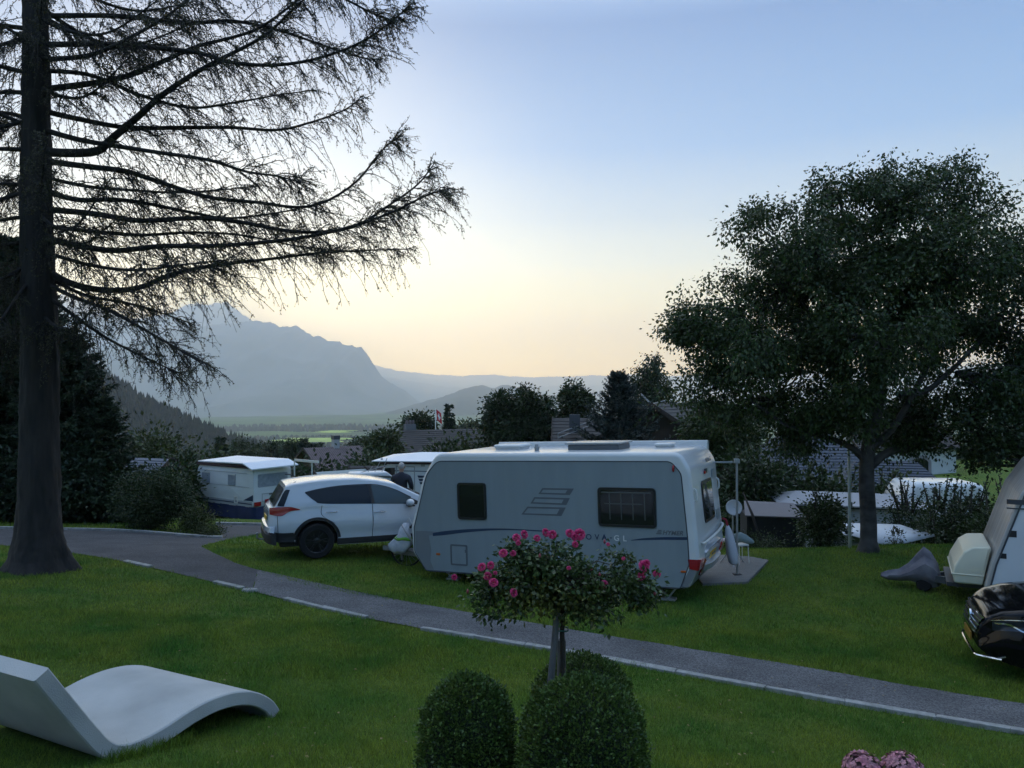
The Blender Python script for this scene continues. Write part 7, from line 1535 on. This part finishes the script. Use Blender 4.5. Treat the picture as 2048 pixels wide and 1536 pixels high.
broad_tree('weeping birch beyond the blue spruce', sit(1298, 55), 6, 0.2, px_lobes([(1300, 735, 30, 26, 0, 1), (1280, 765, 28, 30, 0, 1), (1318, 765, 28, 34, 0, 1), (1300, 800, 36, 34, 0, 1.3), (1335, 810, 24, 34, 0, 1), (1312, 710, 14, 12, 0, 0.5)], 55), 'dark', 0.20, 560, 12, 0.22, seed=117, hang=0.5, twigs=160)
broad_tree('mid green tree right behind the rear of the long caravan', sit(1425, 33), 3, 0.2, px_lobes([(1400, 855, 38, 28, 0, 1), (1450, 850, 38, 30, 0, 1), (1430, 890, 60, 34, 0, 1.2), (1480, 880, 36, 40, 0, 1), (1400, 905, 40, 30, 0, 1)], 33), 'shrub', 0.16, 900, 16, 0.2, seed=118, twigs=80)
sh_px('dark bush beside the satellite dish', 1495, 900, 110, 27, 'dark', 119, n=8000)
sh_px('dark hedge below the grey banded roof', 1560, 945, 150, 31, 'dark', 120, n=8000, spikes=8)
sh_px('leafy hedge left of the birch trunk below the slate shed', 1650, 955, 130, 30.5, 'shrub', 121, n=7000, spikes=8)
sh_px('leafy hedge right of the birch trunk below the slate shed', 1790, 965, 120, 29.5, 'shrub', 122, n=5000, spikes=6)
sh_px('round dark shrub left of the flagpole at the crest of the lawn', 1640, 995, 92, 18.4, 'shrub', 123, size=0.07, n=6500, spikes=6, name='bush', cat='bush')
for i, (px, top, w, d, lb, nn) in enumerate([(1815, 985, 90, 22.5, 'tangled shrub just right of the white awning tip', 3400), (1880, 985, 110, 21.5, 'sparse shrub in the middle of the white camper', 3000), (1945, 990, 110, 21, 'tangled shrub below the white camper roof', 3400), (2010, 985, 110, 20, 'tall shrub between camper and right hand caravan', 4200), (1900, 1035, 160, 20.5, 'low dark shrub along the crest below the camper', 5000), (1985, 1040, 130, 19.5, 'low dark shrub beside the cream box', 4500)]):
    sh_px(lb, px, top, w, d, ['dark', 'shrub'][i % 2], 130 + i, size=0.085, n=nn, spikes=9)
sh_px('tiny reddish seedling shrub in front of the awning sheet', 1790, 1066, 40, 18.2, 'olive', 140, size=0.045, n=260, spikes=6)
sh_px('low weeds at the crest beside the awning wall', 1520, 1083, 90, 18.3, 'shrub', 141, size=0.05, n=1500)
for i, (px, top, w, d) in enumerate([(485, 880, 60, 150), (550, 888, 34, 160), (585, 884, 36, 140), (520, 893, 34, 190), (660, 900, 50, 130), (720, 880, 40, 210), (750, 872, 36, 260)]):
    t_ = broad_tree(['rounded dark tree in the field left of the pinkish roof', 'small round tree in the valley field above the awning', 'round dark tree nearest the pinkish roof', 'tiny round tree far down in the valley field', 'low round tree hidden behind the pinkish roof', 'hazy tree far behind the pale chimney', 'hazy tree far left of the brown chalet'][i], sit(px, d), 4, 0.3, px_lobes([(px, top + w * 0.28, w * 0.42, w * 0.30, 0, w * 0.42 * d / F), (px - w * 0.18, top + w * 0.42, w * 0.3, w * 0.24, 0, w * .3 * d / F), (px + w * 0.2, top + w * 0.42, w * 0.28, w * 0.24, 0, w * .3 * d / F), (px, top + w * 0.6, w * 0.3, w * 0.3, 0, w * .3 * d / F)], d), 'dark', 0.0035 * d, 170, 12, 0.004 * d, seed=150 + i, twigs=0)
cone_px('pointed spruce left of the pinkish roof', 607, 876, 30, 120, 'spruce', 160, n_br=80, fr=12, ns=0.3)
cone_px('pointed spruce just above the pinkish roof edge', 624, 880, 26, 124, 'spruce', 161, n_br=80, fr=12, ns=0.3)
cone_px('short spruce behind the pinkish roof edge', 637, 884, 24, 126, 'spruce', 162, n_br=70, fr=12, ns=0.3)
# far slope hedges that close the gaps on the right horizon
for i, (px, top, w, d) in enumerate([(1390, 800, 120, 110), (1500, 780, 160, 120), (1640, 790, 180, 130), (1960, 870, 120, 95), (2060, 850, 160, 100), (1880, 800, 200, 160), (2050, 760, 200, 150)]):
    broad_tree(['distant tree row left behind the big birch crown', 'distant broad tree behind the left of the birch crown', 'distant broad tree behind the birch flagpole', 'tree at the far edge of the green meadow', 'tree at the right end of the green meadow', 'distant tree seen through the right of the birch crown', 'distant tree behind the boughs at the right edge'][i], sit(px, d), 5, 0.4, px_lobes([(px - w * .2, top + w * .3, w * .3, w * .22, 0, 3), (px + w * .15, top + w * .25, w * .3, w * .25, 0, 3), (px, top + w * .45, w * .45, w * .22, 0, 4)], d), 'dark', 0.4, 320, 14, 0.5, seed=170 + i, twigs=0)
# ------------------------------------------------------------------ clipped box, standard rose, hydrangea in front
LEAF['box'] = leafmat('box_leaves', (0.048, 0.095, 0.020), (0.085, 0.130, 0.026), nscale=5, island=0.55)
LEAF['rose'] = leafmat('rose_leaves', (0.040, 0.078, 0.026), (0.060, 0.085, 0.024), nscale=4, island=0.5, rough=0.28)
LEAF['rose2'] = leafmat('rose_leaves_yellow', (0.150, 0.140, 0.034), (0.100, 0.115, 0.030), nscale=4, island=0.5, rough=0.35)
def boxwood(label, px, top, wpx, d, seed, n):
    g = np.random.default_rng(seed); x = (px - 1024) / F * d; zt = hpx(top, d); zb = gz(x, d); r = wpx / 2 / F * d; H = zt - zb; t = thing('boxwood', label, 'shrub', (x, d, zb))
    # upright egg: widest at mid height, flat underneath
    u = g.uniform(0.02, 1, n); a = g.uniform(0, 2 * np.pi, n)
    def rad(u): return r * np.clip(np.interp(u, [0, 0.15, 0.4, 0.66, 0.76, 0.84, 0.90, 0.945, 0.975, 0.992, 1.0], [0.88, 0.97, 1.0, 0.99, 0.94, 0.84, 0.70, 0.54, 0.36, 0.2, 0.02]), 0, 1)
    uu = 1 - (1 - u) ** 1.0; bump = 1 + 0.05 * np.sin(3 * a + 7 * uu) + 0.05 * np.sin(7 * a - 11 * uu + seed) + 0.035 * np.sin(17 * a + 23 * uu) + np.where(g.random(n) < 0.05, g.uniform(0, 0.09, n), 0)
    rr_ = rad(uu) * bump; nx, nz = 1.0, 0.0; dr = (rad(uu + 0.01) - rad(uu - 0.01)) / (0.02 * H); N = np.stack([np.cos(a), np.sin(a), -dr], 1); N /= np.linalg.norm(N, axis=1, keepdims=True)
    P = np.stack([rr_ * np.cos(a), rr_ * np.sin(a), uu * H], 1); cl = g.normal(0, 0.012, n); P += N * cl[:, None] - N * 0.01
    # extra leaves over the dome where the ring sampling thins out
    D = N * 0.9 + g.normal(0, 0.65, (n, 3)) + [0, 0, 0.45]
    V = leaf_quads(P, D, 0.019, g, width=0.6); leaf_obj('foliage', V, LEAF['box'], t)
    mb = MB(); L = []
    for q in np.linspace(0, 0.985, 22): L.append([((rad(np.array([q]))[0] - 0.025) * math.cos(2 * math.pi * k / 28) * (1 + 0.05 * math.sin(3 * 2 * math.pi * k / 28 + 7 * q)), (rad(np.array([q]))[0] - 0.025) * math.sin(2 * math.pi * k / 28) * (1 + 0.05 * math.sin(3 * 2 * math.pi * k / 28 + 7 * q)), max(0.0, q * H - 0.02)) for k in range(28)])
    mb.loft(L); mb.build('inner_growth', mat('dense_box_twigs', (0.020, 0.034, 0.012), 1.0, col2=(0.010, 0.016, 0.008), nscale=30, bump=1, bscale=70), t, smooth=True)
    return t
boxwood('clipped egg shaped box bush standing alone left of the rose stake', 936, 1352, 184, 4.2, 71, 30000)
boxwood('broad clipped box bush directly in front of the rose stake', 1167, 1357, 248, 4.0, 72, 38000)
boxwood('clipped box bush behind the rose stake, half hidden by its neighbour', 1166, 1312, 206, 4.75, 73, 26000)
# standard rose
Dr = 4.5; x0 = at(1112, 1400, Dr).x; zb = gz(x0, Dr); rose = thing('rose_tree', 'standard rose tree with round crown and pink blooms in front of the caravan', 'rose', (x0, Dr, zb)); ro = Vector((x0, Dr, zb))
g = np.random.default_rng(81); k_ = Dr / F
def rl(px, py, dd=0.0): return at(px, py, Dr + dd) - ro
mb = MB(); mb.tube([(0.02, 0.0, -0.05), rl(1118, 1420), rl(1126, 1330), rl(1124, 1260), rl(1128, 1190), rl(1120, 1150)], [0.02, 0.017, 0.015, 0.014, 0.014, 0.012], 8); mb.build('stem', mat('rose_stem', (0.035, 0.028, 0.020), 0.8, bump=0.6, bscale=40), rose, smooth=True)
lob = [(1110, 1130, 75, 42, 0, .24), (1060, 1150, 60, 50, 0, .22), (1175, 1165, 68, 38, 0, .22), (1115, 1185, 105, 38, 0, .28), (1000, 1160, 45, 28, 0, .15), (945, 1165, 32, 12, 0, .06), (1235, 1150, 50, 42, 0, .18), (1275, 1165, 32, 26, 0, .12), (985, 1205, 32, 38, 0, .12), (1250, 1195, 42, 30, 0, .15), (1060, 1210, 60, 28, -0.05, .2), (1170, 1215, 60, 30, 0, .2), (965, 1235, 10, 20, 0, .03), (1245, 1122, 18, 14, 0, .06), (1120, 1075, 22, 26, 0, .08), (1035, 1095, 24, 16, 0, .08), (1205, 1104, 16, 10, 0, .05)]
LL = []
for (px, py, rx, ry, dd, rd) in lob: q = rl(px, py, dd); LL.append((q.x, q.y, q.z, rx * k_, rd, ry * k_))
P, D, Cc = crown_points(LL, 1180, 9, 0.026, g, surf=1.6, sup=(135, 0.042)); V = leaf_quads(P, D, 0.030, g, width=0.62)
cen = np.array(rl(1090, 1195)); yl = (np.exp(-(((P[:, 0] - cen[0]) / 0.26) ** 2 + ((P[:, 2] - cen[2]) / 0.12) ** 2)) > g.uniform(0.15, 0.9, len(P)))
leaf_obj('crown', V[~yl], LEAF['rose'], rose); leaf_obj('crown', V[yl], LEAF['rose2'], rose)
st = np.array(rl(1120, 1165)); sel = Cc[g.choice(len(Cc), 130, replace=False)]; ts = np.linspace(0, 1, 5)[None, :, None]; pl_ = st[None, None] * (1 - ts) + sel[:, None] * ts; pl_[:, 1:4] += g.normal(0, 0.015, (130, 3, 3)); V_, Q_ = np_tubes(pl_, np.linspace(0.005, 0.0015, 5)[None].repeat(130, 0), 4); np_mesh('twigs', V_, Q_, mat('rose_stem', (0.035, 0.028, 0.02)), rose)
M_PINK = mat('rose_petals', (0.62, 0.035, 0.16), 0.55, col2=(0.40, 0.012, 0.075), nscale=25, island=0.25)
def bloom(p, r, seed):
    g = np.random.default_rng(seed); mb = MB(); ax = Vector((g.normal(0, .4), -0.8, g.uniform(0.1, 0.8))).normalized(); u = ax.orthogonal().normalized(); w = ax.cross(u)
    for ring, (n, rr_, op, sz) in enumerate(((3, 0.16, 0.15, 0.55), (5, 0.34, 0.45, 0.65), (7, 0.58, 0.85, 0.70), (9, 0.80, 1.25, 0.66))):
        for k in range(n):
            a = 2 * math.pi * (k + g.uniform(-.2, .2)) / n + ring; d = u * math.cos(a) + w * math.sin(a); s = w * math.cos(a) - u * math.sin(a); rows = []
            for i in range(5):
                v = i / 4; cu = op * v; c_ = d * (rr_ * 0.4 + sz * 0.55 * math.sin(cu + 0.25) * v) + ax * (0.30 + sz * 0.5 * math.cos(cu) * v - 0.25 * ring * 0.3); hw_ = sz * 0.42 * math.sin(math.pi * (0.2 + 0.62 * v)); rows.append([tuple((c_ + s * hw_ * (j - 2) / 2 + d * 0.0 - ax * 0.12 * sz * abs(j - 2) / 2 * (1 if i > 0 else 0) + ax * g.normal(0, 0.02)) * r) for j in range(5)])
            mb.loft(rows, cap=False, closed=False)
    o = mb.build('bloom', M_PINK, rose, smooth=True, fix=False); o.location = p; return o
fl_ = [(620, 660, 1.0), (665, 640, 1.0), (795, 628, 1.0), (840, 640, 1.05), (945, 635, 1.1), (1005, 640, 1.35), (978, 700, .8), (745, 662, .8), (540, 755, 1.0), (600, 755, .75), (410, 840, 1.0), (465, 830, 0.95), (445, 893, 1.0), (480, 935, 1.05), (600, 995, 1.0), (240, 900, .7), (1180, 700, .45), (1275, 787, .45), (1395, 835, 1.45), (1385, 897, 1.1), (1478, 880, 0.95), (1155, 945, 1.0), (940, 845, .5), (632, 692, .6), (1415, 815, .9), (970, 655, 0.9), (490, 875, .5), (1140, 985, .6)]
for i, (cx, cy, s) in enumerate(fl_):
    px, py = 830 + cx / 3.057, 860 + cy / 3.057; dd = -0.20 + 0.10 * math.cos(i * 2.1) if 950 < px < 1270 else -0.05; bloom(rl(px, py, dd), 0.036 * s, 200 + i)
for i in range(12):
    mb = MB(); c_ = Cc[g.integers(len(Cc))]; mb.lathe([(0.002, 0), (0.008, 0.008), (0.007, 0.018), (0.001, 0.028)], (0, 0, 0), n=8); o = mb.build('bud', mat('rose_bud', (0.25, 0.05, 0.06), 0.6), rose, smooth=True); o.location = Vector(c_) + Vector((0, -0.03, 0.04))
M_STAKE = mat('weathered_stake', (0.17, 0.165, 0.155), 0.9, col2=(0.09, 0.085, 0.08), nscale=8, stretch=(6, 6, 0.6), bump=0.6, bscale=30)
mb = MB(); a, b = at(1096, 1420, Dr - 0.06), at(1122, 1150, Dr - 0.02); a2 = a + (a - b) * 0.9; a2.z = max(a2.z, gz(a2.x, a2.y) - 0.1); mb.tube([a2, b], [0.021, 0.019], 10); o = mb.build('stake', M_STAKE, None, auto=40); tag(o, 'tall round grey timber stake leaning against the rose stem', 'stake')
mb = MB(); a, b = at(1123, 1280, Dr + 0.03), at(1122, 1400, Dr + 0.03); b2_ = Vector((b.x, b.y, gz(b.x, b.y) - 0.05)); mb.tube([b2_, a], [0.028, 0.026], 10); o = mb.build('stake', M_STAKE, None, auto=40); tag(o, 'short thick grey timber stake behind the rose stem', 'stake')
mb = MB(); tp_ = at(1122, 1258, Dr); mb.tube([tp_ + Vector((0.035 * math.cos(a_) * 1.2, 0.05 * math.sin(a_), 0.004 * math.sin(3 * a_))) for a_ in np.linspace(0, 6.283, 15)], 0.004, 5); o = mb.build('tie', mat('green_tie', (0.03, 0.12, 0.10), 0.6), rose, smooth=True); o.location = -ro
# hydrangea heads at the bottom edge
Dh = 2.55; hc = at(1768, 1560, Dh); hyd = thing('hydrangea', 'faded pink hydrangea flower heads at the bottom edge of the photo', 'hydrangea', (hc.x, hc.y, gz(hc.x, hc.y))); ho = Vector(hyd.location); gh = np.random.default_rng(91)
M_HYD = [mat('hydrangea_florets', (0.30, 0.085, 0.13), 0.7, col2=(0.42, 0.20, 0.22), nscale=22, island=0.45)]
for (px, py, r) in ((1728, 1548, 0.068), (1806, 1550, 0.070), (1765, 1590, 0.075)):
    c_ = at(px, py, Dh + (0.03 if px < 1790 else 0)) - ho; Vs = []; n = 330
    for i in range(n):
        v = gh.normal(size=3); v /= np.linalg.norm(v); 
        if v[2] < -0.5: continue
        N = v; u = np.cross(N, gh.normal(size=3)); u /= np.linalg.norm(u); w = np.cross(N, u); ctr = np.array(c_) + v * r * gh.uniform(0.86, 1.05); s = 0.0085 * gh.uniform(0.7, 1.2)
        for k in range(4):
            a = k * math.pi / 2; d = u * math.cos(a) + w * math.sin(a); e = w * math.cos(a) - u * math.sin(a); Vs.append([ctr, ctr + d * s * 0.7 + e * s * 0.6 + N * s * 0.25, ctr + d * s * 1.4 + N * s * gh.uniform(-0.1, 0.6), ctr + d * s * 0.7 - e * s * 0.6 + N * s * 0.1])
    leaf_obj('flower_head', np.array(Vs), M_HYD[0], hyd)
    mb = MB(); mb.sphere(tuple(c_), r * 0.8, 8); mb.build('flower_core', mat('hydrangea_core', (0.05, 0.03, 0.03), 0.9), hyd, smooth=True)
    mb = MB(); mb.tube([tuple(c_), (c_.x * 0.3, c_.y * 0.3, c_.z * 0.5), (0, 0, 0)], 0.006, 6); mb.build('stem', mat('green_stem', (0.05, 0.09, 0.03), 0.7), hyd)
P = gh.normal(0, 0.10, (70, 3)) * [1, 1, 0.5] + [0, 0, (hc.z - ho.z) * 0.62]; leaf_obj('leaves', leaf_quads(P, gh.normal(size=P.shape) + [0, 0, .3], 0.10, gh, width=0.6), LEAF['shrub'], hyd)
